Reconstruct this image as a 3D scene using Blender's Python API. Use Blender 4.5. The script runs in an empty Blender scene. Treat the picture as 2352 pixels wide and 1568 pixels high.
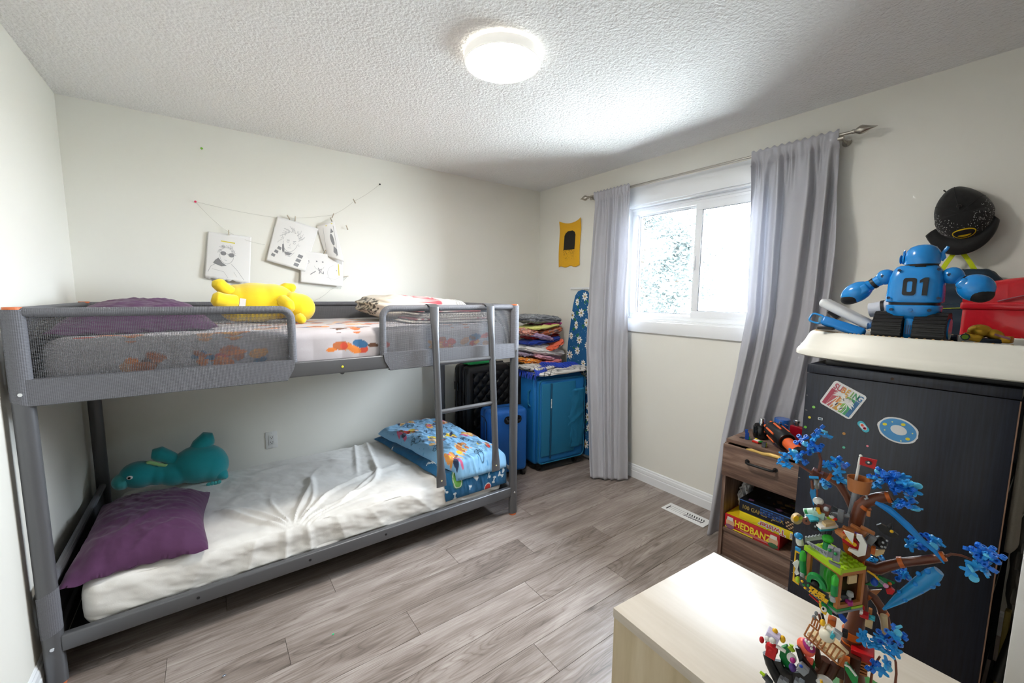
import bpy, bmesh, math, random
from mathutils import Vector, Matrix, Euler, noise

# ------------------------------------------------------------ camera, world, lights, exposure
scene = bpy.context.scene
C = scene.collection
R = math.radians
ZC, XL, XR, YB, YF = 2.44, -0.567, 2.680, 3.203, -0.85   # ceiling height; left, window, back and near walls

cam_data = bpy.data.cameras.new('camera')
cam_data.sensor_width = 36.0
cam_data.lens = 36.0 * 950.787 / 2352.0
cam_data.clip_start = 0.02
cam = bpy.data.objects.new('camera', cam_data)
C.objects.link(cam)
_p, _y, _r = 0.111531, 0.634631, 0.009758
_f = Vector((math.sin(_y) * math.cos(_p), math.cos(_y) * math.cos(_p), -math.sin(_p)))
_rt = Vector((math.cos(_y), -math.sin(_y), 0))
_up = _rt.cross(_f)
_r2 = _rt * math.cos(_r) + _up * math.sin(_r)
_u2 = _up * math.cos(_r) - _rt * math.sin(_r)
cam.matrix_world = Matrix(((_r2.x, _u2.x, -_f.x, 0), (_r2.y, _u2.y, -_f.y, 0), (_r2.z, _u2.z, -_f.z, 1.437763), (0, 0, 0, 1)))
scene.camera = cam

world = bpy.data.worlds.new('overcast_sky')
scene.world = world
world.use_nodes = True
_bg = world.node_tree.nodes['Background']
_bg.inputs['Color'].default_value = (0.83, 0.915, 1.0, 1)
_bg.inputs['Strength'].default_value = 19.0

_port = bpy.data.lights.new('window_portal', 'AREA')
_port.shape = 'RECTANGLE'
_port.size, _port.size_y = 1.13, 0.9
_port.cycles.is_portal = True
_po = bpy.data.objects.new('window_portal', _port)
_po.location = (XR + 0.13, 1.575, 1.70)
_po.rotation_euler = (0, R(90), 0)
C.objects.link(_po)

LAMP_POWER = 40.0
scene.view_settings.view_transform = 'Standard'
scene.view_settings.look = 'None'
scene.view_settings.gamma = 1.0
scene.view_settings.use_curve_mapping = False
scene.view_settings.exposure = 1.66
scene.cycles.use_denoising = True
scene.cycles.use_adaptive_sampling = True
scene.cycles.adaptive_threshold = 0.05
scene.cycles.max_bounces = 7
scene.cycles.diffuse_bounces = 4
scene.cycles.transparent_max_bounces = 10
scene.cycles.sample_clamp_indirect = 6.0
scene.cycles.use_light_tree = False
scene.cycles.caustics_reflective = False
scene.cycles.caustics_refractive = False

# ------------------------------------------------------------ helpers
def srgb(c):
    if isinstance(c, str):
        c = c.lstrip('#')
        c = tuple(int(c[i:i + 2], 16) / 255 for i in (0, 2, 4))
    return tuple(v / 12.92 if v <= 0.04045 else ((v + 0.055) / 1.055) ** 2.4 for v in c[:3])

_MATS = {}

def mat(name, col=None, rough=0.5, metal=0.0, bump=0.0, bscale=60.0, var=0.0, trans=0.0, emit=0.0, sheen=0.0, coat=0.0, vcol=False, ior=1.45, alpha=1.0, bdist=0.002):
    """principled material; bump and var add fine procedural relief and tint noise; vcol reads the printed colour layer"""
    if name in _MATS:
        return _MATS[name]
    m = bpy.data.materials.new(name)
    m.use_nodes = True
    nt = m.node_tree
    b = nt.nodes['Principled BSDF']
    b.inputs['Roughness'].default_value = rough
    b.inputs['Metallic'].default_value = metal
    b.inputs['IOR'].default_value = ior
    if trans:
        b.inputs['Transmission Weight'].default_value = trans
    if sheen:
        b.inputs['Sheen Weight'].default_value = sheen
    if coat:
        b.inputs['Coat Weight'].default_value = coat
        b.inputs['Coat Roughness'].default_value = 0.08
    if alpha < 1:
        b.inputs['Alpha'].default_value = alpha
    base = (*srgb(col or '#ffffff'), 1)
    b.inputs['Base Color'].default_value = base
    tc = nt.nodes.new('ShaderNodeTexCoord')
    if vcol:
        v = nt.nodes.new('ShaderNodeVertexColor')
        v.layer_name = 'Col'
        nt.links.new(v.outputs['Color'], b.inputs['Base Color'])
    elif var:
        n = nt.nodes.new('ShaderNodeTexNoise')
        n.inputs['Scale'].default_value = bscale * 0.35
        n.inputs['Detail'].default_value = 4
        nt.links.new(tc.outputs['Object'], n.inputs['Vector'])
        mx = nt.nodes.new('ShaderNodeMixRGB')
        mx.inputs[1].default_value = tuple(max(0, c * (1 - var)) for c in base[:3]) + (1,)
        mx.inputs[2].default_value = tuple(min(1, c * (1 + var)) for c in base[:3]) + (1,)
        nt.links.new(n.outputs['Fac'], mx.inputs[0])
        nt.links.new(mx.outputs[0], b.inputs['Base Color'])
    if bump:
        n = nt.nodes.new('ShaderNodeTexNoise')
        n.inputs['Scale'].default_value = bscale
        n.inputs['Detail'].default_value = 5
        nt.links.new(tc.outputs['Object'], n.inputs['Vector'])
        bp = nt.nodes.new('ShaderNodeBump')
        bp.inputs['Strength'].default_value = bump
        bp.inputs['Distance'].default_value = bdist
        nt.links.new(n.outputs['Fac'], bp.inputs['Height'])
        nt.links.new(bp.outputs['Normal'], b.inputs['Normal'])
    if emit:
        b.inputs['Emission Color'].default_value = base
        b.inputs['Emission Strength'].default_value = emit
    _MATS[name] = m
    return m

def P(col, rough=0.35, **k):
    """plain coloured material named by its colour"""
    return mat('plastic_%s_%d' % (col.lstrip('#'), int(rough * 100)), col, rough, **k)

def F(col, **k):
    """woven cloth of one colour"""
    return mat('cloth_' + col.lstrip('#'), col, 0.9, bump=0.35, bscale=420, var=0.10, sheen=0.15, bdist=0.0012, **k)

_W = {}

def setp(o, parent, local=False):
    """parent o; unless local, its geometry was given in world coordinates"""
    if parent is not None:
        o.parent = parent
        if not local:
            o.matrix_parent_inverse = _W[parent.name].inverted()
            _W[o.name] = Matrix()
        else:
            _W[o.name] = _W[parent.name].copy()
    else:
        _W[o.name] = Matrix()

def tag(o, label=None, cat=None, group=None, kind=None):
    if label: o['label'] = label
    if cat: o['category'] = cat
    if group: o['group'] = group
    if kind: o['kind'] = kind
    return o

def thing(name, label, cat, loc=(0, 0, 0), rz=0.0, group=None, rot=None, scale=1.0):
    o = bpy.data.objects.new(name, None)
    o.empty_display_size = 0.05
    C.objects.link(o)
    o.location = loc
    o.rotation_euler = rot if rot else (0, 0, rz)
    o.scale = (scale,) * 3
    _W[o.name] = Matrix.LocRotScale(Vector(loc), Euler(o.rotation_euler), Vector((scale,) * 3))
    return tag(o, label, cat, group)

class MB:
    """collects shapes and builds them as one mesh object"""
    def __init__(s):
        s.bm = bmesh.new()
        s.cl = None
    def _m(s, loc=(0, 0, 0), rot=(0, 0, 0)):
        return Matrix.Translation(Vector(loc)) @ Euler(rot).to_matrix().to_4x4()
    def box(s, c, size, rot=(0, 0, 0), bev=0.0, seg=2):
        r = bmesh.ops.create_cube(s.bm, size=1.0)
        vs = r['verts']
        bmesh.ops.scale(s.bm, vec=Vector(size), verts=vs)
        if bev:
            es = list({e for v in vs for e in v.link_edges})
            r2 = bmesh.ops.bevel(s.bm, geom=es, offset=bev, segments=seg, profile=0.5, affect='EDGES', clamp_overlap=True)
            vs = list({v for f in r2['faces'] for v in f.verts} | {v for v in vs if v.is_valid})
        bmesh.ops.transform(s.bm, matrix=s._m(c, rot), verts=vs)
        return s
    def span(s, x0, x1, y0, y1, z0, z1, bev=0.0, seg=2):
        return s.box(((x0 + x1) / 2, (y0 + y1) / 2, (z0 + z1) / 2), (abs(x1 - x0), abs(y1 - y0), abs(z1 - z0)), bev=bev, seg=seg)
    def rings(s, rs, closed=True, cap=True, capend=None):
        """rs: list of rings of points, bridged"""
        vv = [[s.bm.verts.new(p) for p in r] for r in rs]
        n = len(rs[0])
        for i in range(len(rs) - 1):
            for j in range(n if closed else n - 1):
                k = (j + 1) % n
                try: s.bm.faces.new((vv[i][j], vv[i][k], vv[i + 1][k], vv[i + 1][j]))
                except ValueError: pass
        if cap and closed:
            for r, rev in ((vv[0], True), (vv[-1], False)):
                try: s.bm.faces.new(r[::-1] if rev else r)
                except ValueError: pass
        return vv
    def tube(s, pts, r, n=10, cap=True, flat=1.0, up=None):
        pts = [Vector(p) for p in pts]
        rr = r if isinstance(r, (list, tuple)) else [r] * len(pts)
        prev = None
        rs = []
        for i, p in enumerate(pts):
            d = (pts[min(i + 1, len(pts) - 1)] - pts[max(i - 1, 0)]).normalized()
            if prev is None:
                a = Vector(up) if up else (Vector((0, 0, 1)) if abs(d.z) < 0.9 else Vector((1, 0, 0)))
            else:
                a = prev
            x = (a - d * a.dot(d)).normalized()
            prev = x
            y = d.cross(x)
            rs.append([p + x * (rr[i] * math.cos(2 * math.pi * k / n)) + y * (rr[i] * flat * math.sin(2 * math.pi * k / n)) for k in range(n)])
        s.rings(rs, True, cap)
        return s
    def cyl(s, p0, p1, r0, r1=None, n=16):
        return s.tube([p0, p1], [r0, r0 if r1 is None else r1], n)
    def lathe(s, prof, loc=(0, 0, 0), rot=(0, 0, 0), n=24, sx=1.0, sy=1.0, cap=True):
        m = s._m(loc, rot)
        s.rings([[m @ Vector((max(r, 1e-5) * sx * math.cos(2 * math.pi * k / n), max(r, 1e-5) * sy * math.sin(2 * math.pi * k / n), z)) for k in range(n)] for r, z in prof], True, cap)
        return s
    def ell(s, c, rad, rot=(0, 0, 0), u=20, v=12, fn=None):
        m = s._m(c, rot)
        prof = [(-math.pi / 2 + math.pi * i / v) for i in range(v + 1)]
        rs = []
        for a in prof:
            ca, sa = max(math.cos(a), 1e-3), math.sin(a)
            ring = []
            for k in range(u):
                t = 2 * math.pi * k / u
                q = Vector((rad[0] * ca * math.cos(t), rad[1] * ca * math.sin(t), rad[2] * sa))
                if fn: q = fn(q)
                ring.append(m @ q)
            rs.append(ring)
        s.rings(rs, True, True)
        return s
    def prism(s, poly, h, loc=(0, 0, 0), rot=(0, 0, 0), M=None):
        m = M if M is not None else s._m(loc, rot)
        a = [m @ Vector((x, y, 0)) for x, y in poly]
        b = [m @ Vector((x, y, h)) for x, y in poly]
        s.rings([a, b], True, True)
        return s
    def grid(s, nu, nv, fn, col=None, closed_u=False):
        """fn(u, v) -> point for u, v in 0..1; col(u, v) -> linear colour"""
        if col and s.cl is None:
            s.cl = s.bm.verts.layers.float_color.new('Col')
        vs = []
        for j in range(nv + 1):
            row = []
            for i in range(nu if closed_u else nu + 1):
                u, v = i / nu, j / nv
                w = s.bm.verts.new(fn(u, v))
                if col: w[s.cl] = (*col(u, v), 1)
                row.append(w)
            vs.append(row)
        m = len(vs[0])
        for j in range(nv):
            for i in range(nu):
                k = (i + 1) % m if closed_u else i + 1
                s.bm.faces.new((vs[j][i], vs[j][k], vs[j + 1][k], vs[j + 1][i]))
        return s
    def paint(s, fn):
        """fn(co) -> linear colour for every vertex so far"""
        if s.cl is None:
            s.cl = s.bm.verts.layers.float_color.new('Col')
        for v in s.bm.verts: v[s.cl] = (*fn(v.co), 1)
        return s
    def bend(s, fn):
        for v in s.bm.verts: v.co = fn(v.co)
        return s
    def build(s, name, m, parent=None, smooth=38, local=False, label=None, kind=None, solid=0.0):
        bmesh.ops.recalc_face_normals(s.bm, faces=s.bm.faces)
        me = bpy.data.meshes.new(name)
        s.bm.to_mesh(me)
        s.bm.free()
        if smooth:
            me.polygons.foreach_set('use_smooth', [True] * len(me.polygons))
            me.set_sharp_from_angle(angle=R(smooth))
        me.materials.append(m)
        o = bpy.data.objects.new(name, me)
        C.objects.link(o)
        setp(o, parent, local)
        if solid:
            md = o.modifiers.new('thickness', 'SOLIDIFY')
            md.thickness = solid
            md.offset = 0
        if label: o['label'] = label
        if kind: o['kind'] = kind
        return o

def mesh_text(s, size, extrude=0.0004, bold=0.0, align='CENTER'):
    """outline of a short text as mesh data in the xy plane"""
    cu = bpy.data.curves.new('lettering', 'FONT')
    cu.body = s
    cu.size = size
    cu.extrude = extrude
    cu.offset = bold
    cu.align_x = align
    cu.align_y = 'CENTER'
    cu.resolution_u = 3
    ob = bpy.data.objects.new('lettering', cu)
    C.objects.link(ob)
    dg = bpy.context.evaluated_depsgraph_get()
    me = bpy.data.meshes.new_from_object(ob.evaluated_get(dg))
    bpy.data.objects.remove(ob)
    bpy.data.curves.remove(cu)
    me.materials.clear()
    return me

def text(name, s, size, m, M, parent, local=False, bold=0.0, extrude=0.0004, squeeze=1.0):
    """lettering placed by matrix M (x right, y up, z out of the surface)"""
    me = mesh_text(s, size, extrude, bold)
    me.transform(M @ Matrix.Diagonal((squeeze, 1, 1, 1)))
    me.materials.append(m)
    o = bpy.data.objects.new(name, me)
    C.objects.link(o)
    setp(o, parent, local)
    return o

def frame(o, x, y):
    """matrix with origin o, x axis along x, y axis along y"""
    x, y = Vector(x).normalized(), Vector(y).normalized()
    z = x.cross(y).normalized()
    y = z.cross(x)
    return Matrix(((x.x, y.x, z.x, o[0]), (x.y, y.y, z.y, o[1]), (x.z, y.z, z.z, o[2]), (0, 0, 0, 1)))

def fbm(x, y, z=0.0, o=3):
    t, a = 0.0, 1.0
    for _ in range(o):
        t += a * noise.noise((x, y, z))
        x, y, z, a = x * 2.03 + 5.1, y * 2.03 + 1.7, z * 2.03, a * 0.5
    return t

def lerp(a, b, t): return a + (b - a) * t
def lerpv(a, b, t): return tuple(x + (y - x) * t for x, y in zip(a, b))
def sstep(a, b, x):
    t = min(1, max(0, (x - a) / (b - a)))
    return t * t * (3 - 2 * t)
def pl(keys, x):
    """piecewise linear through sorted (x, value) keys"""
    if x <= keys[0][0]: return keys[0][1]
    for (a, p), (b, q) in zip(keys, keys[1:]):
        if x <= b:
            t = (x - a) / (b - a)
            return lerpv(p, q, t) if isinstance(p, tuple) else p + (q - p) * t
    return keys[-1][1]
def rpoly(w, h, r, n=5):
    """rounded rectangle outline centred on the origin"""
    out = []
    for cx, cy, a in ((w / 2 - r, h / 2 - r, 0), (-w / 2 + r, h / 2 - r, 90), (-w / 2 + r, -h / 2 + r, 180), (w / 2 - r, -h / 2 + r, 270)):
        for i in range(n + 1):
            t = R(a + 90 * i / n)
            out.append((cx + r * math.cos(t), cy + r * math.sin(t)))
    return out
def arc(cx, cy, r, a0, a1, n):
    return [(cx + r * math.cos(R(lerp(a0, a1, i / n))), cy + r * math.sin(R(lerp(a0, a1, i / n)))) for i in range(n + 1)]
def oval(rx, ry, n=28):
    return [(rx * math.cos(2 * math.pi * i / n), ry * math.sin(2 * math.pi * i / n)) for i in range(n)]
VC = mat('printed_cloth', None, 0.88, bump=0.3, bscale=420, vcol=True, sheen=0.15, bdist=0.001)
VP = mat('printed_paper', None, 0.7, vcol=True)
VG = mat('printed_gloss', None, 0.22, vcol=True)

# ------------------------------------------------------------ room shell
def nodes(name):
    m = bpy.data.materials.new(name)
    m.use_nodes = True
    nt = m.node_tree
    return m, nt, nt.nodes['Principled BSDF'], nt.nodes.new, nt.links.new

def wall_paint():
    m, nt, b, N, Lk = nodes('wall_paint')
    tc = N('ShaderNodeTexCoord')
    n = N('ShaderNodeTexNoise'); n.inputs['Scale'].default_value = 90; n.inputs['Detail'].default_value = 4
    Lk(tc.outputs['Object'], n.inputs['Vector'])
    bp = N('ShaderNodeBump'); bp.inputs['Strength'].default_value = 0.08; bp.inputs['Distance'].default_value = 0.001
    Lk(n.outputs['Fac'], bp.inputs['Height']); Lk(bp.outputs['Normal'], b.inputs['Normal'])
    b.inputs['Base Color'].default_value = (*srgb('#edebe2'), 1)
    b.inputs['Roughness'].default_value = 0.62
    return m

def popcorn():
    m, nt, b, N, Lk = nodes('popcorn_ceiling')
    tc = N('ShaderNodeTexCoord')
    v = N('ShaderNodeTexVoronoi'); v.inputs['Scale'].default_value = 75; v.feature = 'SMOOTH_F1'
    n = N('ShaderNodeTexNoise'); n.inputs['Scale'].default_value = 130; n.inputs['Detail'].default_value = 3
    Lk(tc.outputs['Object'], v.inputs['Vector']); Lk(tc.outputs['Object'], n.inputs['Vector'])
    mt = N('ShaderNodeMath'); mt.operation = 'SUBTRACT'
    Lk(n.outputs['Fac'], mt.inputs[0]); Lk(v.outputs['Distance'], mt.inputs[1])
    bp = N('ShaderNodeBump'); bp.inputs['Strength'].default_value = 0.7; bp.inputs['Distance'].default_value = 0.009
    Lk(mt.outputs[0], bp.inputs['Height']); Lk(bp.outputs['Normal'], b.inputs['Normal'])
    b.inputs['Base Color'].default_value = (*srgb('#f3f3f2'), 1)
    b.inputs['Roughness'].default_value = 0.9
    return m

def wood(name, c0, c1, c2, scale=1.0, rough=0.4, axis=0, per_obj=0.0, bump=0.15, ring=1.0):
    """long-grained timber; grain runs along the given object axis"""
    m, nt, b, N, Lk = nodes(name)
    tc = N('ShaderNodeTexCoord')
    oi = N('ShaderNodeObjectInfo')
    ad = N('ShaderNodeVectorMath'); ad.operation = 'ADD'
    sc = N('ShaderNodeVectorMath'); sc.operation = 'SCALE'
    cmb = N('ShaderNodeCombineXYZ')
    for k in range(3): Lk(oi.outputs['Random'], cmb.inputs[k])
    Lk(cmb.outputs[0], sc.inputs[0]); sc.inputs['Scale'].default_value = 37.0
    Lk(tc.outputs['Object'], ad.inputs[0]); Lk(sc.outputs[0], ad.inputs[1])
    mp = N('ShaderNodeMapping')
    s = [22 * scale] * 3; s[axis] = 1.7 * scale
    mp.inputs['Scale'].default_value = s
    Lk(ad.outputs[0], mp.inputs['Vector'])
    n1 = N('ShaderNodeTexNoise'); n1.inputs['Scale'].default_value = 1.0; n1.inputs['Detail'].default_value = 8; n1.inputs['Roughness'].default_value = 0.62; n1.inputs['Distortion'].default_value = 0.7 * ring
    n2 = N('ShaderNodeTexNoise'); n2.inputs['Scale'].default_value = 5.5; n2.inputs['Detail'].default_value = 5
    Lk(mp.outputs[0], n1.inputs['Vector']); Lk(mp.outputs[0], n2.inputs['Vector'])
    mx = N('ShaderNodeMath'); mx.operation = 'MULTIPLY_ADD'; mx.inputs[1].default_value = 0.3
    Lk(n2.outputs['Fac'], mx.inputs[0]); Lk(n1.outputs['Fac'], mx.inputs[2])
    po = N('ShaderNodeMath'); po.operation = 'MULTIPLY_ADD'; po.inputs[1].default_value = per_obj; 
    Lk(oi.outputs['Random'], po.inputs[0]); Lk(mx.outputs[0], po.inputs[2])
    cr = N('ShaderNodeValToRGB')
    e = cr.color_ramp.elements
    e[0].position = 0.46; e[0].color = (*srgb(c0), 1)
    e[1].position = 0.86; e[1].color = (*srgb(c2), 1)
    q = e.new(0.66); q.color = (*srgb(c1), 1)
    Lk(po.outputs[0], cr.inputs[0]); Lk(cr.outputs[0], b.inputs['Base Color'])
    bp = N('ShaderNodeBump'); bp.inputs['Strength'].default_value = bump; bp.inputs['Distance'].default_value = 0.001
    Lk(mx.outputs[0], bp.inputs['Height']); Lk(bp.outputs['Normal'], b.inputs['Normal'])
    b.inputs['Roughness'].default_value = rough
    return m

WALL = wall_paint()
WHITE = mat('white_trim_paint', '#f2f4f6', 0.35)
VINYL = mat('white_vinyl', '#f4f6f8', 0.3)
def floor_wood():
    """grey oak laminate: fine streaks, cathedral contour lines, a few knots, slight tone change per board"""
    m, nt, b, N, Lk = nodes('grey_oak_laminate')
    tc, oi = N('ShaderNodeTexCoord'), N('ShaderNodeObjectInfo')
    cmb, sc, ad = N('ShaderNodeCombineXYZ'), N('ShaderNodeVectorMath'), N('ShaderNodeVectorMath')
    for k in range(3): Lk(oi.outputs['Random'], cmb.inputs[k])
    sc.operation = 'SCALE'; sc.inputs['Scale'].default_value = 53.0; ad.operation = 'ADD'
    Lk(cmb.outputs[0], sc.inputs[0]); Lk(tc.outputs['Object'], ad.inputs[0]); Lk(sc.outputs[0], ad.inputs[1])
    def nz(scale, vec, detail, rough=.6, dist=0.0):
        mp = N('ShaderNodeMapping'); mp.inputs['Scale'].default_value = vec; Lk(ad.outputs[0], mp.inputs[0])
        n = N('ShaderNodeTexNoise'); n.inputs['Scale'].default_value = scale; n.inputs['Detail'].default_value = detail; n.inputs['Roughness'].default_value = rough; n.inputs['Distortion'].default_value = dist
        Lk(mp.outputs[0], n.inputs['Vector']); return n.outputs['Fac']
    def mth(op, *a):
        n = N('ShaderNodeMath'); n.operation = op
        for k, q in enumerate(a):
            if isinstance(q, (int, float)): n.inputs[k].default_value = q
            else: Lk(q, n.inputs[k])
        return n.outputs[0]
    streak = nz(1.0, (5, 120, 5), 6, .7)
    broad = nz(1.0, (2.2, 13, 2), 4, .55, .4)
    field = nz(1.0, (1.1, 7.5, 1), 2, .4, .3)
    ring = mth('POWER', mth('ABSOLUTE', mth('SINE', mth('MULTIPLY', field, 75.0))), .35)
    rmask = mth('GREATER_THAN', nz(1.0, (.9, 4, 1), 1), .50)
    rings = mth('MULTIPLY', mth('SUBTRACT', 1.0, ring), mth('MULTIPLY', rmask, .55))
    mp = N('ShaderNodeMapping'); mp.inputs['Scale'].default_value = (2.4, 6.0, 1); Lk(ad.outputs[0], mp.inputs[0])
    vo = N('ShaderNodeTexVoronoi'); vo.inputs['Scale'].default_value = 1.0; Lk(mp.outputs[0], vo.inputs['Vector'])
    knot = mth('MULTIPLY', mth('SUBTRACT', 1.0, mth('SMOOTH_MIN', mth('MULTIPLY', vo.outputs['Distance'], 9.0), 1.0, .1)), .5)
    tone = mth('ADD', mth('MULTIPLY', streak, .55), mth('ADD', mth('MULTIPLY', broad, .55), mth('MULTIPLY', oi.outputs['Random'], .07)))
    tone = mth('SUBTRACT', mth('SUBTRACT', tone, mth('MULTIPLY', rings, .30)), mth('MAXIMUM', mth('MULTIPLY', knot, .5), 0.0))
    cr = N('ShaderNodeValToRGB'); e = cr.color_ramp.elements
    e[0].position = .28; e[0].color = (*srgb('#544a43'), 1)
    e[1].position = .76; e[1].color = (*srgb('#b3a9a2'), 1)
    q = e.new(.50); q.color = (*srgb('#82766e'), 1)
    q = e.new(.60); q.color = (*srgb('#968a83'), 1)
    Lk(tone, cr.inputs[0]); Lk(cr.outputs[0], b.inputs['Base Color'])
    bp = N('ShaderNodeBump'); bp.inputs['Strength'].default_value = .10; bp.inputs['Distance'].default_value = .0008
    Lk(streak, bp.inputs['Height']); Lk(bp.outputs['Normal'], b.inputs['Normal'])
    b.inputs['Roughness'].default_value = .34
    return m
FLOOR_MAT = floor_wood()

st = lambda o: tag(o, kind='structure')
fl = st(MB().span(XL - .1, XR + .1, YF - .1, YB + .1, -0.10, -0.009).build('floor', mat('underlay', '#4a443f', 0.9)))
st(MB().span(XL - .1, XR + .1, YF - .1, YB + .1, ZC, ZC + 0.1).build('ceiling', popcorn()))
st(MB().span(XL - .1, XL, YF - .1, YB + .1, -.1, ZC).build('wall_left', WALL))
st(MB().span(XL, XR, YB, YB + .1, -.1, ZC).build('wall_back', WALL))
st(MB().span(XL, XR, YF - .1, YF, -.1, ZC).build('wall_front', WALL))
WY0, WY1, WZ0, WZ1 = 1.01, 2.14, 1.25, 2.12
b = MB()
b.span(XR, XR + .15, YF - .1, WY0, -.1, ZC).span(XR, XR + .15, WY1, YB + .1, -.1, ZC)
b.span(XR, XR + .15, WY0, WY1, -.1, WZ0).span(XR, XR + .15, WY0, WY1, WZ1, ZC)
st(b.build('wall_right', WALL))

# planks: rows along x, staggered, each its own board
PW, PL = 0.158, 1.22
rnd = random.Random(5)
_pm = {}
def plank_mesh(L, W_):
    k = (round(L, 3), round(W_, 3))
    if k not in _pm:
        bb = MB().box((0, 0, -0.0045), (L - 0.0012, W_ - 0.0012, 0.009), bev=0.0007, seg=1)
        me = bpy.data.meshes.new('plank')
        bmesh.ops.recalc_face_normals(bb.bm, faces=bb.bm.faces)
        bb.bm.to_mesh(me); bb.bm.free()
        me.materials.append(FLOOR_MAT)
        _pm[k] = me
    return _pm[k]
y, row = YF, 0
while y < YB - 0.01:
    w_ = min(PW, YB - y)
    x = XL - (0.0, 0.47, 0.86, 0.23, 0.66)[row % 5]
    while x < XR:
        a, c_ = max(x, XL), min(x + PL, XR)
        if c_ - a > 0.05:
            o = bpy.data.objects.new('plank', plank_mesh(c_ - a, w_))
            C.objects.link(o)
            o.location = ((a + c_) / 2, y + w_ / 2, 0)
            o.parent = fl
        x += PL
    y += w_; row += 1

def baseboard(name, p0, p1, inward):
    """moulded skirting between two floor points; inward = unit vector into the room"""
    prof = [(0, 0), (0.014, 0), (0.014, 0.055), (0.011, 0.062), (0.0125, 0.066), (0.0105, 0.086), (0.006, 0.094), (0.0065, 0.100), (0.003, 0.106), (0, 0.108)]
    iv = Vector(inward)
    b = MB()
    b.rings([[Vector(p) + iv * d + Vector((0, 0, z)) for d, z in prof] for p in (p0, p1)], True, True)
    return st(b.build(name, WHITE, smooth=0))
baseboard('baseboard_right', (XR, YF, 0), (XR, YB, 0), (-1, 0, 0))
baseboard('baseboard_back', (XL, YB, 0), (XR, YB, 0), (0, -1, 0))
baseboard('baseboard_left', (XL, YF, 0), (XL, YB, 0), (1, 0, 0))
baseboard('baseboard_front', (XL, YF, 0), (XR, YF, 0), (0, 1, 0))

# window: casing on the wall, vinyl slider in the opening
b = MB()
b.span(XR - .018, XR, WY0 - .085, WY1 + .085, WZ1, WZ1 + .135, bev=.003)
b.span(XR - .018, XR, WY0 - .085, WY1 + .085, WZ0 - .085, WZ0, bev=.003)
b.span(XR - .018, XR, WY0 - .085, WY0, WZ0, WZ1, bev=.003).span(XR - .018, XR, WY1, WY1 + .085, WZ0, WZ1, bev=.003)
win = st(b.build('window_1', WHITE))
b = MB()
b.span(XR, XR + .12, WY0, WY1, WZ0, WZ0 + .012).span(XR, XR + .12, WY0, WY1, WZ1 - .012, WZ1)
b.span(XR, XR + .12, WY0, WY0 + .012, WZ0 + .012, WZ1 - .012).span(XR, XR + .12, WY1 - .012, WY1, WZ0 + .012, WZ1 - .012)
b.build('window_jamb', WHITE, win)
b = MB()
z0, z1, y0, y1 = WZ0 + .012, WZ1 - .012, WY0 + .012, WY1 - .012
for (a, c_, d, e) in ((y0, y1, z0, z0 + .04), (y0, y1, z1 - .045, z1), (y0, y0 + .04, z0 + .04, z1 - .045), (y1 - .04, y1, z0 + .04, z1 - .045)):
    b.span(XR + .055, XR + .12, a, c_, d, e, bev=.003)
b.span(XR + .045, XR + .07, y0, y1, z1 - .018, z1, bev=.002).span(XR + .045, XR + .07, y0, y1, z0, z0 + .018, bev=.002)
b.build('window_frame', VINYL, win)
def sash(name, ya, yb, x, w):
    b = MB()
    za, zb = z0 + .03, z1 - .035
    for (a, c_, d, e) in ((ya, yb, za, za + w), (ya, yb, zb - w, zb), (ya, ya + w, za + w, zb - w), (yb - w, yb, za + w, zb - w)):
        b.span(x - .015, x + .015, a, c_, d, e, bev=.003)
    s_ = b.build(name, VINYL, win)
    g = MB().span(x - .003, x + .003, ya + w, yb - w, za + w, zb - w).build('pane', GLASS, s_)
    gk = MB()
    for (a, c_, d, e) in ((ya + w, yb - w, za + w, za + w + .004), (ya + w, yb - w, zb - w - .004, zb - w), (ya + w, ya + w + .004, za + w, zb - w), (yb - w - .004, yb - w, za + w, zb - w)): gk.span(x - .009, x - .003, a, c_, d, e)
    gk.build('gasket', mat('grey_gasket', '#8e949c', .6), s_)
def glass_mat():
    m, nt, b, N, Lk = nodes('window_glass')
    nt.nodes.remove(b)
    out = nt.nodes['Material Output']
    t = N('ShaderNodeBsdfTransparent'); t.inputs[0].default_value = (.97, .985, 1, 1)
    g = N('ShaderNodeBsdfGlossy'); g.inputs['Roughness'].default_value = 0.0
    fr = N('ShaderNodeFresnel'); fr.inputs['IOR'].default_value = 1.25
    mx = N('ShaderNodeMixShader')
    Lk(fr.outputs[0], mx.inputs[0]); Lk(t.outputs[0], mx.inputs[1]); Lk(g.outputs[0], mx.inputs[2]); Lk(mx.outputs[0], out.inputs[0])
    return m
GLASS = glass_mat()
sash('fixed_sash', 1.575, y1 - .03, XR + .095, .022)
sash('sliding_sash', y0 + .03, 1.605, XR + .068, .048)
MB().span(XR + .04, XR + .053, 1.585, 1.598, 1.62, 1.72, bev=.003).build('latch', VINYL, win)

# open white door at the right of the camera
d = st(MB().span(1.40, 1.435, YF + .06, 0.018, 0.012, 2.03, bev=.003).build('door_1', WHITE))
for za, zb in ((.2, .95), (1.08, 1.85)):
    MB().span(1.397, 1.402, YF + .2, -.14, za, zb, bev=.002).build('door_panel', WHITE, d)
b = MB().tube([(1.398, -.05, 1.0), (1.345, -.05, 1.0)], .011, 12).ell((1.335, -.05, 1.0), (.022, .027, .027))
b.build('door_knob', mat('brushed_nickel', '#b9b6ae', .3, 1.0), d)

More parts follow.
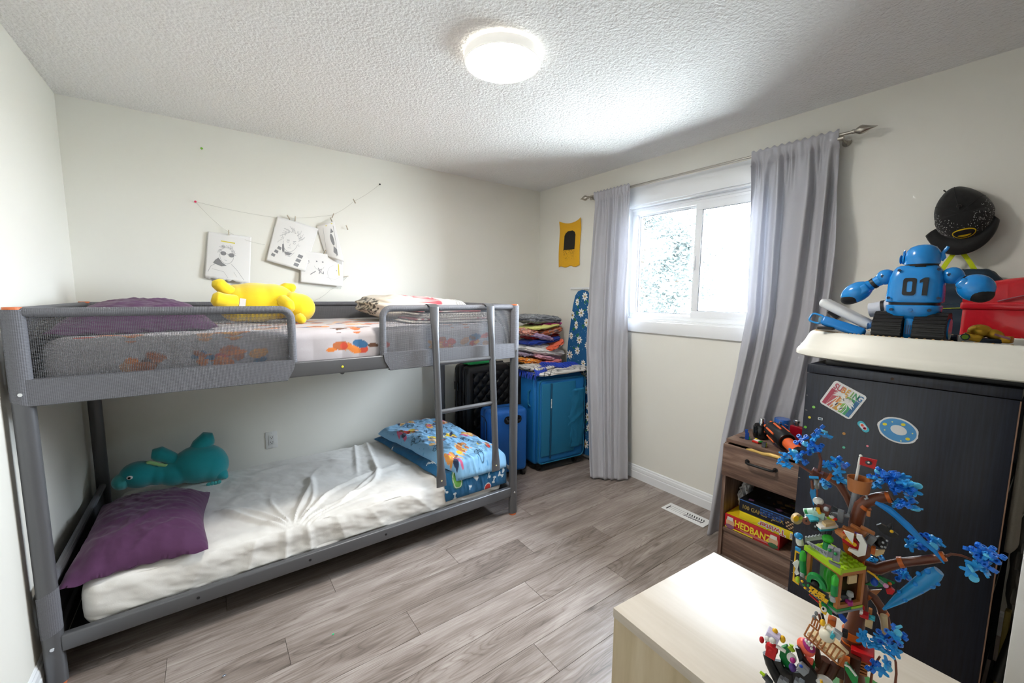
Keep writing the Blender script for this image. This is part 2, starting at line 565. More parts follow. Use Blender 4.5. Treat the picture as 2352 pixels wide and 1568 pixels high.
# ------------------------------------------------------------ bunk bed
STEEL = mat('grey_powder_coated_steel', '#66676a', 0.36, 0.35, bump=0.05, bscale=300)
def net(name, ax, hole=-0.02, K=640.0, col='#65666b'):
    """open woven net: diamond holes laid out in object space"""
    m, nt, b, N, Lk = nodes(name)
    out = nt.nodes['Material Output']
    tc = N('ShaderNodeTexCoord'); sp = N('ShaderNodeSeparateXYZ')
    Lk(tc.outputs['Object'], sp.inputs[0])
    def mth(op, a, c):
        n = N('ShaderNodeMath'); n.operation = op
        for k, q in enumerate((a, c)):
            if q is None: continue
            if isinstance(q, (int, float)): n.inputs[k].default_value = q
            else: Lk(q, n.inputs[k])
        return n.outputs[0]
    A, B = sp.outputs[ax], sp.outputs[2]
    s1 = mth('SINE', mth('MULTIPLY', mth('ADD', A, B), K), None)
    s2 = mth('SINE', mth('MULTIPLY', mth('SUBTRACT', A, B), K), None)
    pr = mth('MULTIPLY', s1, s2)
    hl = mth('GREATER_THAN', pr, hole)
    bp = N('ShaderNodeBump'); bp.inputs['Strength'].default_value = 0.5; bp.inputs['Distance'].default_value = 0.0015
    Lk(pr, bp.inputs['Height']); Lk(bp.outputs['Normal'], b.inputs['Normal'])
    b.inputs['Base Color'].default_value = (*srgb(col), 1)
    b.inputs['Roughness'].default_value = 0.55
    t = N('ShaderNodeBsdfTransparent')
    mx = N('ShaderNodeMixShader')
    Lk(hl, mx.inputs[0]); Lk(b.outputs[0], mx.inputs[1]); Lk(t.outputs[0], mx.inputs[2]); Lk(mx.outputs[0], out.inputs[0])
    return m
NETX, NETY = net('open_net_long', 0), net('open_net_end', 1)
WOVX, WOVY = net('woven_band_long', 0, 2.0), net('woven_band_end', 1, 2.0)
WOVX.node_tree.nodes['Principled BSDF'].inputs['Base Color'].default_value = (*srgb('#6c6d73'), 1)
WOVY.node_tree.nodes['Principled BSDF'].inputs['Base Color'].default_value = (*srgb('#6c6d73'), 1)
ORANGE = P('#e07a4a', .5)
CHROME = mat('bright_steel', '#d8dadc', .22, 1.0)
X0, X1, Y0, Y1 = -0.520, 1.553, 2.085, 3.10
ZT = 1.382
bed = thing('bunk_bed', 'grey steel bunk bed with mesh guards and hook-on ladder along the back wall', 'bunk bed', ((X0 + X1) / 2, (Y0 + Y1) / 2, 0))
for x in (X0, X1):
    for y in (Y0, Y1):
        b = MB().tube([(x, y, .012), (x, y, ZT - .008)], .0285, 20, flat=0.80)
        p = b.build('post', STEEL, bed)
        MB().tube([(x, y, ZT - .008), (x, y, ZT)], .0225, 20).build('end_cap', ORANGE, p)
        MB().tube([(x, y, 0.0), (x, y, .013)], .0225, 20).build('foot', ORANGE, p)
        if y == Y0:
            for z in (.155, 1.09):
                MB().tube([(x, y - .0205, z), (x, y - .0245, z)], [.008, .006], 12).build('bolt', CHROME, p)
def rail(name, x0, x1, y0, y1, z0, z1):
    return MB().span(x0, x1, y0, y1, z0, z1, bev=.008, seg=3).build(name, STEEL, bed)
for z0, z1 in ((.128, .192), (1.056, 1.126)):
    r = rail('side_rail', X0 + .02, X1 - .02, Y0 - .016, Y0 + .016, z0, z1)
    if z0 < 1:
        for xx in (.33, .70, -.1):
            MB().tube([(xx, Y0 - .0155, .162), (xx, Y0 - .018, .162)], .006, 10).build('rail_hole_plug', P('#1a1a1c', .6), r)
    else:
        MB().ell((.51, Y0 - .017, 1.087), (.006, .002, .006)).build('yellow_dot', P('#d9d23a', .6), r)
    rail('side_rail', X0 + .02, X1 - .02, Y1 - .016, Y1 + .016, z0, z1)
    rail('end_rail', X0 - .016, X0 + .016, Y0 + .02, Y1 - .02, z0, z1)
    rail('end_rail', X1 - .016, X1 + .016, Y0 + .02, Y1 - .02, z0, z1)
    MB().span(X0 + .02, X1 - .02, Y0 + .015, Y1 - .015, z0 + .004, z0 + .010).build('base_mesh', P('#2b2c30', .8), bed)
    for k in range(5):
        xx = lerp(X0 + .3, X1 - .3, k / 4)
        MB().tube([(xx, Y0 + .016, z0 + .0), (xx, Y1 - .016, z0 + .0)], .012, 10).build('cross_bar', STEEL, bed)

def guard(xa, xb, ya, post_a, post_b):
    """upper guard along x between xa and xb at depth ya; ends without a post curve down"""
    zt, zb, rr = 1.364, 1.126, .045
    pts = []
    if post_a: pts.append((xa, ya, zt))
    else:
        pts.append((xa, ya, zb))
        pts += [(xa + rr - rr * math.cos(R(t)), ya, zt - rr + rr * math.sin(R(t))) for t in range(0, 91, 15)]
    if post_b: pts.append((xb, ya, zt))
    else:
        pts += [(xb - rr + rr * math.sin(R(t)), ya, zt - rr + rr * math.cos(R(t))) for t in range(0, 91, 15)]
        pts.append((xb, ya, zb))
    MB().tube(pts, .0165, 14).build('guard_tube', WOVX, bed)
    poly = [(x, z) for x, _, z in pts] + ([(xb, zb)] if post_b else []) + ([(xa, zb)] if post_a else [])
    b = MB().prism(poly, .0012, M=frame((0, ya, 0), (1, 0, 0), (0, 0, 1)))
    b.build('guard_net', NETX, bed)
    # woven band folded over the side rail, with slanted ends
    ca, cb = (0 if post_a else .028), (0 if post_b else .028)
    yo = ya - .0185
    poly = [(xa - .006, zb + .012), (xb + .006, zb + .012), (xb + .006 - cb * .2, 1.10), (xb - cb, 1.048), (xa + ca, 1.048), (xa - .006 + ca * .2, 1.10)]
    b = MB().prism(poly, .0022, M=frame((0, yo, 0), (1, 0, 0), (0, 0, 1)))
    b.span(xa + ca, xb - cb, yo, ya + .02, 1.046, 1.0485).span(xa, xb, yo, ya, zb + .0105, zb + .0125)
    b.build('guard_band', WOVX, bed)
guard(X0 + .012, .302, Y0, True, False)
guard(.716, X1 - .012, Y0, False, True)
# back and end guards
MB().tube([(X0 + .02, Y1, 1.366), (X1 - .02, Y1, 1.366)], .0145, 14).build('guard_tube', WOVX, bed)
MB().span(X0 + .02, X1 - .02, Y1 - .001, Y1 + .001, 1.12, 1.366).build('guard_net', WOVX, bed)
for x in (X0, X1):
    MB().tube([(x, Y0 + .02, 1.366), (x, Y1 - .02, 1.366)], .0145, 14).build('guard_tube', WOVY, bed)
    MB().span(x - .001, x + .001, Y0 + .015, Y1 - .015, 1.10, 1.366).build('guard_net', NETY, bed)
# woven sleeves where the net wraps the front posts
for x, z0, z1 in ((X0, 1.055, 1.374), (X1, 1.10, 1.374), (X0, .205, .365)):
    rings = []
    for zz, k in ((z0, 0), (z1, 1)):
        rings.append([(x + .0298 * math.cos(R(a)), Y0 + .0235 * math.sin(R(a)), zz + (.012 * math.cos(R(a)) if z1 < 1 else .012 * math.cos(R(a)) * (-1 if x == X0 else 1) * (1 - k))) for a in range(0, 360, 15)])
    b = MB(); b.rings(rings, True, False)
    b.build('post_sleeve', WOVX, bed)
# lower head end: net panel under a bar
MB().tube([(X0, Y0 + .02, .372), (X0, Y1 - .02, .372)], .015, 14).build('end_bar', WOVY, bed)
MB().span(X0 - .001, X0 + .001, Y0 + .015, Y1 - .015, .15, .372).build('end_net', net('dark_end_net', 1, .5, col='#3c3d41'), bed)
MB().tube([(X1, Y0 + .02, .30), (X1, Y1 - .02, .30)], .013, 14).build('end_bar', STEEL, bed)
# ladder: two stiles with flattened hooks and feet, two rungs
def lad(z): return lerp(1.985, 2.052, (z - .4) / .98)
for x in (.985, 1.347):
    ks = [(.385, .030, .004), (.44, .029, .005), (.475, .024, .012), (.53, .019, .0185), (1.18, .0195, .0185), (1.25, .021, .015), (1.30, .026, .007), (1.372, .027, .0045)]
    rs = [[(x + hw * math.cos(R(a)), lad(z) - .005 + hd * math.sin(R(a)), z) for a in range(0, 360, 18)] for z, hw, hd in ks]
    b = MB(); b.rings(rs)
    s_ = b.build('ladder_stile', STEEL, bed)
    path = [(lad(1.372) - .005, 1.372), (2.066, 1.381), (2.085, 1.3845), (2.104, 1.381), (2.109, 1.36), (2.109, 1.335)]
    b = MB(); b.rings([[(x + sx * .027, yy + ny * dy, zz + nz * dy) for sx, dy in ((-1, -.002), (1, -.002), (1, .002), (-1, .002))] for (yy, zz), (ny, nz) in zip(path, ((1, 0), (.5, -.8), (0, -1), (-.7, -.7), (-1, 0), (-1, 0)))])
    b.build('ladder_hook', STEEL, s_, smooth=60)
    MB().tube([(x, lad(.42) - .0095, .42), (x, lad(.42) - .011, .42)], .0045, 10).build('screw_hole', P('#e9e2b0', .5), s_)
for z in (1.066, .799):
    MB().tube([(.985, lad(z) - .004, z), (1.347, lad(z) - .004, z)], .0125, 14).build('ladder_rung', STEEL, bed)

# ------------------------------------------------------------ bedding
def slab(x0, x1, y0, y1, z0, z1, r, nx, ny, top, colf=None):
    """soft rounded mattress: closed rings round the long axis with a shaped top; top(x, y) -> extra height"""
    b = MB()
    prof = []
    cy, hy, cz, hz = (y0 + y1) / 2, (y1 - y0) / 2, (z0 + z1) / 2, (z1 - z0) / 2
    nt_ = ny
    per = [(lerp(-1, 1, i / nt_), 1.0) for i in range(nt_ + 1)] + [(1.0, lerp(1, -1, i / 10)) for i in range(1, 10)] + [(lerp(1, -1, i / 8), -1.0) for i in range(9)] + [(-1.0, lerp(-1, 1, i / 36)) for i in range(1, 36)]
    def pt(u, v):
        a, c_ = per[int(round(u * len(per))) % len(per)]
        e = lerp(-1, 1, v)
        ez = min(1.0, (1 - abs(e)) * (x1 - x0) / 2 / r)
        k = math.sqrt(max(0.0, 1 - (1 - ez) ** 2))
        sh = lerp(r, 0, k)
        yy, zz = cy + a * hy, cz + c_ * hz
        # round the long edges
        dy, dz = max(0, abs(yy - cy) - (hy - r)), max(0, abs(zz - cz) - (hz - r))
        d = math.hypot(dy, dz)
        if d > r:
            yy -= math.copysign(dy - dy * r / d, yy - cy); zz -= math.copysign(dz - dz * r / d, zz - cz)
        yy = cy + (yy - cy) * (hy - sh) / hy
        zz = cz + (zz - cz) * (hz - sh * .9) / hz
        xx = lerp(x0, x1, v)
        q = top(xx, yy, zz, c_)
        return Vector((xx, yy, zz)) + q
    def vmap(v):
        return v
    def pt2(u, v):
        # denser near the ends
        w = 0.5 - 0.5 * math.cos(math.pi * v) if False else v
        return pt(u, w)
    cf = None
    if colf:
        def cf(u, v):
            q = pt(u, v); return colf(q.x, q.y, q.z)
    b.grid(len(per), nx, pt2, cf, closed_u=True)
    return b
SHEET = mat('white_cotton_sheet', '#e9e6e1', .85, bump=.25, bscale=260, sheen=.2, bdist=.001)
def ridge(t): return max(0.0, 1 - abs(t)) ** 1.5
def low_top(x, y, z, c_):
    if c_ < -.55: return Vector((0, 0, 0))
    # folds fanning out of a gathered spot on the front edge
    fx, fy = .27, 2.10
    dx, dy = x - fx, y - fy
    d = math.hypot(dx, dy) + 1e-4
    a = math.atan2(dx, dy)
    h = 0
    for k, (a0, w, amp, ln) in enumerate(((-.75, .10, .020, .62), (-.42, .08, .016, .55), (-.12, .07, .012, .5), (.22, .09, .019, .72), (.52, .06, .017, .8), (.74, .07, .024, 1.0), (.97, .06, .018, .95), (1.16, .05, .016, .9), (1.33, .04, .012, .7))):
        aa = a - a0 - .35 * math.sin(d * 5 + k * 2.1) * d
        h += .85 * amp * ridge(aa / (1.35 * w * (0.55 + .5 / (1 + d * 3)))) * sstep(.01, .12, d) * (1 - sstep(ln * .55, ln, d))
    h += .007 * fbm(x * 4, y * 7, 3.3) + .004 * fbm(x * 14 + y * 6, y * 14, 1.2)
    h += .012 * ridge((y - 2.80 - .10 * math.sin(x * 5)) / .05) * sstep(.1, .3, x) * (1 - sstep(.75, .95, x))
    h += .014 * ridge((x - .80 - .18 * (y - 2.5)) / .035) * sstep(2.35, 2.6, y) + .012 * ridge((x - .68 - .25 * (y - 2.5)) / .03) * sstep(2.4, 2.7, y)
    bl = -.028 * sstep(.5, 1.0, abs(y - 2.58) / .47) * 0
    side = 0.0
    if c_ < .99:
        for k, (sx_, w_, a_) in enumerate(((-.32, .05, .010), (-.05, .06, .012), (.12, .04, .014), (.24, .03, .018), (.33, .03, .016), (.46, .05, .014), (.62, .06, .012), (.85, .07, .012), (1.02, .05, .014), (1.2, .06, .010))):
            side += a_ * ridge((x - sx_ - (.9 * (sx_ - .27) * (1 - c_) * .18)) / w_)
        side = side * .55 + .009 * fbm(x * 6, z * 12 + x * 3, 7.0)
    return Vector((0, -side if (c_ < .99 and y < 2.5) else 0, h if c_ > .99 else h * max(0, c_)))
tag(slab(-.455, 1.495, 2.112, 3.062, .142, .335, .055, 300, 130, low_top).build('mattress', SHEET, smooth=80),
    'single mattress in a rumpled white fitted sheet on the lower bunk', 'mattress', 'bunk mattresses')
SH0 = srgb('#c6c0c4')
_rb = random.Random(3)
_blobs = []
for cx, cy in ((.42, 2.32), (.55, 2.12), (.66, 2.16), (.44, 2.62), (.60, 2.50), (.50, 2.78), (.70, 2.62), (.30, 2.52), (.70, 2.38), (.02, 2.12), (.12, 2.12), (-.15, 2.5), (.1, 2.75), (1.28, 2.12), (1.0, 2.3), (-.3, 2.2), (.8, 2.8), (.2, 2.3), (-.2, 2.13), (1.05, 2.12)):
    for k in range(11):
        _blobs.append((cx + _rb.uniform(-.08, .08), cy + _rb.uniform(-.04, .04), _rb.uniform(.014, .045), _rb.uniform(.009, .022), _rb.uniform(-.5, .5), srgb(_rb.choice(['#e9893f', '#e9893f', '#c9784a', '#d8a27a', '#b96a3e', '#d8553f', '#3f6f9a', '#f0b060', '#6a4a3a']))))
def sheet_print(x, y, z):
    c = SH0
    yy = y if y > 2.15 else 2.15 - (1.265 - z) if z < 1.25 else y
    for bx, by, rx, ry, an, cc in _blobs:
        by2 = by if by > 2.14 else 2.15 - .10
        dx, dy = x - bx, yy - (by if by > 2.14 else 2.06 + (by - 2.12))
        if abs(dx) < .06 and abs(dy) < .06:
            ca, sa = math.cos(an), math.sin(an)
            if ((dx * ca + dy * sa) / rx) ** 2 + ((dy * ca - dx * sa) / ry) ** 2 < 1: c = cc
    return c
def up_top(x, y, z, c_):
    h = .004 * fbm(x * 5, y * 6, 9.0) if c_ > .99 else 0
    f = -.005 * abs(math.sin(x * 34 + 2 * math.sin(x * 9))) * (1 - abs(c_)) if y < 2.2 else 0
    return Vector((0, f, h))
tag(slab(-.478, 1.505, 2.108, 3.068, 1.076, 1.266, .045, 640, 190, up_top, sheet_print).build('mattress', VC, smooth=80),
    'single mattress in a pale grey sheet printed with orange shapes on the upper bunk', 'mattress', 'bunk mattresses')

PURPLE = mat('plum_cotton', '#51294f', .8, bump=.2, bscale=300, sheen=.15, bdist=.001)
def pillow(name, label, corners, z, h, seed, m=PURPLE, ruf=.012):
    """corners: four base points anticlockwise (front left, front right, back right, back left)"""
    c0, c1, c2, c3 = [Vector((*c, 0)) for c in corners]
    def base(u, v): return (c0 * (1 - u) + c1 * u) * (1 - v) + (c3 * (1 - u) + c2 * u) * v
    def prof(u, v):
        a, c_ = 2 * u - 1, 2 * v - 1
        k = max(0, (1 - abs(a) ** 2.6)) ** .62 * max(0, (1 - abs(c_) ** 2.6)) ** .62
        return k
    b = MB()
    for sgn in (1, -1):
        def fn(u, v, sgn=sgn):
            a, c_ = 2 * u - 1, 2 * v - 1
            k = prof(u, v)
            q = base(u, v)
            # edges draw inwards between the corners
            pull = .10
            q = q + (base(.5, .5) - q) * (pull * (1 - a * a * c_ * c_) * (abs(a) ** 6 * (1 - c_ * c_) + abs(c_) ** 6 * (1 - a * a)))
            w = ruf * (fbm(u * 3 + seed, v * 9, seed) * .6 + .5 * fbm(u * 12 + v * 5, v * 20, seed + 2)) * (.35 + .65 * k)
            w += ruf * .9 * ridge(((v + .12 * math.sin(u * 6)) % .22 - .11) / .05) * (1 - v) * k
            if sgn > 0: return Vector((q.x, q.y, z + .012 + (h) * k + w + .004 * math.sin(u * 40) * (1 - k)))
            return Vector((q.x, q.y, z + .012 - .012 * min(1, k * 3) + .004 * math.sin(u * 40) * (1 - k)))
        b.grid(90, 90, fn)
    bmesh.ops.remove_doubles(b.bm, verts=b.bm.verts, dist=.0004)
    return tag(b.build(name, m, smooth=80), label, 'pillow', 'purple pillows')
pillow('pillow', 'plum purple pillow slumped at the head of the lower bunk', ((-.503, 2.10), (-.055, 2.09), (-.045, 2.71), (-.49, 2.84)), .337, .125, 1.0)
pillow('pillow', 'plum purple pillow behind the mesh guard of the upper bunk', ((-.49, 2.20), (.04, 2.30), (-.02, 2.93), (-.48, 2.95)), 1.266, .125, 5.0)

# ------------------------------------------------------------ soft things on the bunks
def soft(o, vox, it=6):
    md = o.modifiers.new('blend', 'REMESH'); md.mode = 'VOXEL'; md.voxel_size = vox; md.use_smooth_shade = True
    ms = o.modifiers.new('relax', 'SMOOTH'); ms.iterations = it; ms.factor = .5
    return o
def plush_mat(name, col): return mat(name, col, .95, bump=.3, bscale=500, var=.06, sheen=.5, bdist=.001)
TEAL, TEAL2 = plush_mat('teal_plush', '#1a98a0'), plush_mat('mint_plush', '#3fa6a6')
dino = thing('plush_dinosaur', 'teal plush dinosaur lying on its side behind the purple pillow', 'plush toy', (-.15, 2.93, .336))
b = MB().ell((-.085, 2.935, .447), (.135, .10, .112)).ell((-.03, 2.93, .43), (.085, .09, .10)).ell((-.20, 2.93, .425), (.09, .075, .072), (0, R(12), 0))
b.ell((-.345, 2.925, .452), (.088, .075, .072), (0, R(10), 0)).ell((-.27, 2.925, .435), (.06, .065, .06))
soft(b.build('body', TEAL, dino), .007)
soft(MB().ell((-.418, 2.905, .437), (.040, .052, .043)).build('snout', TEAL2, dino), .005, 3)
b = MB(); b.tube([(-.175, 2.93, .47), (-.215, 2.93, .515), (-.262, 2.93, .548), (-.292, 2.93, .553)], [.035, .035, .042, .026], 14)
soft(b.build('leg', TEAL, dino), .006, 4)
b = MB(); b.tube([(-.095, 2.95, .50), (-.070, 2.95, .553), (-.035, 2.95, .588), (-.012, 2.95, .593)], [.052, .050, .046, .022], 14)
soft(b.build('leg', TEAL, dino), .006, 4)
b = MB(); b.tube([(-.01, 2.90, .40), (.022, 2.885, .365), (.040, 2.88, .347)], [.045, .03, .008], 14)
soft(b.build('tail', TEAL, dino), .006, 3)
e = MB().ell((-.378, 2.853, .468), (.013, .005, .0105)).build('eye', P('#f2f2f0', .3), dino)
MB().ell((-.379, 2.848, .468), (.006, .003, .006)).build('pupil', P('#111111', .2), e)
b = MB()
for k in range(5): b.ell((-.30 + k * .022, 2.90, .517 - k * .012), (.016, .012, .012), (0, .3, 0), 8, 6)
soft(b.build('mane', plush_mat('lime_plush', '#9fd08a'), dino), .005, 3)
b = MB()
for k in range(4): b.ell((-.05 + k * .016, 2.845 - .002 * (k % 2), .345 + .003 * (k % 2)), (.012, .006, .012), (0, 0, 0), 8, 6)
b.build('belly_frill', TEAL2, dino)

YEL = plush_mat('yellow_plush', '#f2d11c')
yp = thing('plush_toy', 'large yellow stuffed toy lying on its front on the upper bunk', 'plush toy', (.25, 2.75, 1.268))
b = MB().ell((.225, 2.76, 1.382), (.175, .13, .112)).ell((.30, 2.75, 1.385), (.13, .115, .105)).ell((.14, 2.76, 1.378), (.10, .12, .105))
soft(b.build('body', YEL, yp), .008)
soft(MB().ell((.435, 2.70, 1.352), (.088, .085, .084)).ell((.40, 2.70, 1.365), (.07, .08, .08)).build('head', YEL, yp), .007, 4)
for pts, rr in (([(.12, 2.70, 1.43), (.075, 2.69, 1.46), (.052, 2.68, 1.487), (.045, 2.68, 1.503)], [.03, .034, .034, .018]), ([(.13, 2.66, 1.39), (.075, 2.64, 1.392), (.038, 2.63, 1.405), (.022, 2.63, 1.41)], [.035, .04, .04, .022]),
                ([(.33, 2.77, 1.44), (.385, 2.77, 1.468), (.42, 2.76, 1.466), (.432, 2.76, 1.462)], [.03, .032, .028, .015]), ([(.34, 2.66, 1.40), (.37, 2.62, 1.37), (.38, 2.60, 1.34)], [.035, .034, .02]), ([(.42, 2.62, 1.30), (.43, 2.585, 1.285), (.435, 2.57, 1.28)], [.03, .025, .012])):
    b = MB(); b.tube(pts, rr, 12); soft(b.build('limb', YEL, yp), .006, 3)
MB().box((.155, 2.633, 1.385), (.028, .001, .042), (0, .15, 0)).build('care_tag', P('#e6e3dc', .7), yp)

def superslab(c, size, rot=(0, 0, 0), seed=0.0, amp=.006, e1=.35, e2=.45, nu=64, nv=30, colf=None, freq=1.0, bow=0.0):
    """folded-cloth slab: rounded cushion shape with creased skin"""
    b = MB()
    m = b._m(c, rot)
    def sp(v, e): return math.copysign(abs(v) ** e, v)
    sx, sy, sz = size[0] / 2, size[1] / 2, size[2] / 2
    def raw(u, v):
        a, t = -math.pi / 2 + math.pi * v, 2 * math.pi * u
        return (sp(max(math.cos(a), 1e-4), e1) * sp(math.cos(t), e2), sp(max(math.cos(a), 1e-4), e1) * sp(math.sin(t), e2), sp(math.sin(a), .8))
    def fn(u, v):
        x, y, z = raw(u, v)
        n_ = fbm(x * 2.2 * freq + seed, y * 2.2 * freq, z * 2 + seed, 4)
        w = .8 * math.sin((z * 2.2 + .8 * fbm(x * 1.5 + seed, y * 1.5, seed)) * 5) * (max(abs(x), abs(y)) ** 4)
        k = 1 + (amp / max(.02, min(sx, sy))) * w
        q = Vector((x * sx * k, y * sy * k, z * sz + amp * n_ + bow * (x * x + y * y)))
        return m @ q
    b.grid(nu, nv, fn, (lambda u, v: colf(*raw(u, v))) if colf else None, closed_u=True)
    return b

# duvet folded at the foot of the lower bunk
LB, DB = srgb('#86bbe2'), srgb('#14618f')
_rb = random.Random(11)
_pr = []
for cx, cy, big in ((.15, .12, 1), (.42, .2, 1), (.75, .15, 1), (.22, .42, 1), (.5, .45, 1.2), (.85, .42, 1.2), (.15, .7, 1), (.55, .72, 1), (.82, .78, .9), (.35, .93, .9), (.7, .95, .8)):
    for k in range(15):
        _pr.append((cx + _rb.uniform(-.10, .10) * big, cy + _rb.uniform(-.05, .05) * big, _rb.uniform(.018, .06), _rb.uniform(.012, .032), _rb.uniform(-1, 1), srgb(_rb.choice(['#e39a4e', '#e6b56c', '#b9713f', '#f0d23c', '#d8463c', '#2d3f63', '#d7668f', '#e8e6e6', '#e8c9a4', '#8a5a3a', '#5d7fa0']))))
_paws = [(.12, .28), (.62, .3), (.35, .58), (.7, .58), (.3, .8), (.9, .62), (.95, .25), (.5, .06), (.08, .52), (.6, .88)]
def duvet_col(u, v):
    c = LB
    if fbm(u * 30, v * 50, 2) > .55: c = srgb('#4d8fc4')
    for bx, by, rx, ry, an, cc in _pr:
        dx, dy = u - bx, v - by
        if abs(dx) < .07 and abs(dy) < .07:
            ca, sa = math.cos(an), math.sin(an)
            if ((dx * ca + dy * sa) / rx) ** 2 + ((dy * ca - dx * sa) / ry) ** 2 < 1: c = cc
    for px, py in _paws:
        for ox, oy, r_ in ((0, 0, .04), (-.045, .028, .02), (-.015, .042, .02), (.02, .042, .02), (.048, .025, .02)):
            d = math.hypot((u - px - ox), (v - py - oy) * 1.8)
            if abs(d - r_) < .005: c = srgb('#2f5878')
    return c
_bn = []
for k in range(64): _bn.append((_rb.uniform(0, 1), _rb.uniform(0, .34) if k < 44 else _rb.uniform(.34, 1), _rb.uniform(0, 3.1), k % 2))
def under_col(u, v):
    c = DB
    if v > .34 and u > .2: return c
    for bx, by, an, kd in _bn:
        dx, dy = (u - bx) * .34, (v - by) * .68
        if abs(dx) < .02 and abs(dy) < .02:
            ca, sa = math.cos(an), math.sin(an)
            x, y = dx * ca + dy * sa, dy * ca - dx * sa
            if kd:
                if (abs(x) < .011 and abs(y) < .0032) or min(math.hypot(abs(x) - .011, abs(y) - .0035), 9) < .0045: c = srgb('#dfe9ee')
            elif math.hypot(x, y) < .0055 or min(math.hypot(x - ox, y - .0085) for ox in (-.008, -.0027, .0027, .008)) < .0026: c = srgb('#dfe9ee')
    d = math.hypot((u - .66) * .55, (v - .015) * 1.1)
    if d < .032: c = srgb('#d2372f') if d < .026 else srgb('#e8e6e2')
    d = math.hypot((u - .17) * .55, (v - .10) * 1.1)
    if d < .04: c = srgb('#6fae54') if d < .028 else (srgb('#d9d9d2') if d < .033 else srgb('#3f7f5a'))
    return c
dv = thing('duvet', 'folded light blue printed duvet at the foot of the lower bunk', 'duvet', (1.26, 2.55, .345))
def sheet_fold(x0a, x0b, x1, ya, yb, zb, th, drop, seed, colf, name, nu=110, nv=190, dropz=.1):
    b = MB()
    for sg in (1, -1):
        def fn(u, v, sg=sg):
            xl = lerp(x0a, x0b, v)
            L_ = (yb - ya) + drop
            s_ = v * L_
            k = (max(0, 1 - abs(2 * u - 1) ** 5) ** .5) * (max(0, 1 - abs(2 * v - 1) ** 9) ** .5)
            x = lerp(xl, x1, u) + .012 * fbm(v * 4, seed, u * 2)
            w = .020 * fbm(u * 2.6 + seed, v * 4, seed) + .010 * fbm(u * 8 + seed, v * 11, 1.0) + .006 * ridge(((u * 1.3 + v * .8) % .31 - .15) / .05)
            hh = th * k + (w * k if sg > 0 else 0)
            t = max(0.0, drop - s_)
            if s_ > drop:
                r_ = s_ - drop
                q = (ya + r_, zb + (hh if sg > 0 else .002))
            else:
                # falls over the front edge
                q = (ya - (.5 * hh if sg > 0 else 0) * min(1, t / .04) - .004, zb + (hh if sg > 0 else .002) * (1 - min(1, t / .05)) - t)
            return Vector((x, q[0], q[1]))
        b.grid(nu, nv, fn, colf)
    bmesh.ops.remove_doubles(b.bm, verts=b.bm.verts, dist=.0003)
    return b.build(name, VC, dv, smooth=80)
sheet_fold(1.075, .955, 1.515, 2.108, 3.04, .352, .045, .135, 3.0, under_col, 'under_fold', 180, 300)
sheet_fold(1.135, .985, 1.50, 2.092, 3.03, .388, .085, .055, 8.0, duvet_col, 'top_fold', 140, 230)

# folded blanket on the upper bunk
CREAM = srgb('#d9cfc0')
bl = thing('blanket', 'bulky folded cream blanket with red and grey patches on the upper bunk', 'blanket', (1.14, 2.55, 1.268))
def bl_col(x, y, z):
    if x < -.86: return srgb('#4a4640') if (math.sin(y * 34) * math.sin(z * 16 + y * 8) > .0) else srgb('#cfc5b5')
    if -.32 < x + .25 * y < .12 and z > -.2:
        return srgb('#c4464e') if math.sin((x * .8 + y) * 60) * math.sin((x * .8 - y) * 60) > -.35 else srgb('#e3c3bd')
    if x + .2 * y > .45: return srgb('#8c8983') if math.sin((x + y) * 70) > -.2 else srgb('#c9c4bb')
    return CREAM
superslab((1.135, 2.70, 1.348), (.68, .54, .150), (0, .05, -.06), 2.2, .012, .62, .40, 200, 70, bl_col).build('top_roll', VC, bl, smooth=80)
rr_ = random.Random(7)
for k in range(5):
    c0 = ['#b9b5ae', '#a44a52', '#d2cac0', '#8d8a86', '#b86a70'][k]
    def lc(x, y, z, c0=c0, k=k): return srgb(c0) if (int((x * 3 + k) * 5) % 2 or abs(z) > .5) else srgb('#d9d2c8')
    superslab((1.20 + .01 * k, 2.37, 1.279 + k * .0150), (.54 - .02 * (k % 3), .36, .019), (0, 0, rr_.uniform(-.04, .04)), k * 3.1, .002, .3, .25, 120, 16, lc).build('folded_layer', VC, bl, smooth=80)
b = MB()
for k in range(70):
    x = 1.0 + .45 * k / 70
    b.tube([(x, 2.185, 1.33 - .01 * (k % 3)), (x + .002, 2.178, 1.315 - .006 * (k % 4)), (x + .003, 2.176, 1.30)], [.0022, .0018, .0012], 5)
b.build('fringe', F('#b8b2a8'), bl, kind='stuff')

# ------------------------------------------------------------ things on the back wall
def stroke(b, fn, pts, w, off=.0005):
    """flat ribbon of width w along 2D points; fn(u, v) -> (point, normal)"""
    for (a, c_), (d, e) in zip(pts, pts[1:]):
        dx, dy = d - a, e - c_
        L_ = math.hypot(dx, dy)
        if L_ < 1e-6: continue
        nx, ny = -dy / L_ * w / 2, dx / L_ * w / 2
        q = []
        for (u, v) in ((a + nx, c_ + ny), (d + nx, e + ny), (d - nx, e - ny), (a - nx, c_ - ny)):
            p_, n_ = fn(u, v); q.append(b.bm.verts.new(p_ + n_ * off))
        b.bm.faces.new(q)
def patch(b, fn, poly, off=.0004):
    b.bm.faces.new([b.bm.verts.new(fn(u, v)[0] + fn(u, v)[1] * off) for u, v in poly])
PAPER = mat('drawing_paper', '#eae8e5', .8)
GRAPH = mat('graphite', '#8b8b8d', .7)
GRAPH2 = mat('light_graphite', '#a9a9aa', .7)
TAPE = mat('yellow_tape', '#e2d24a', .5)
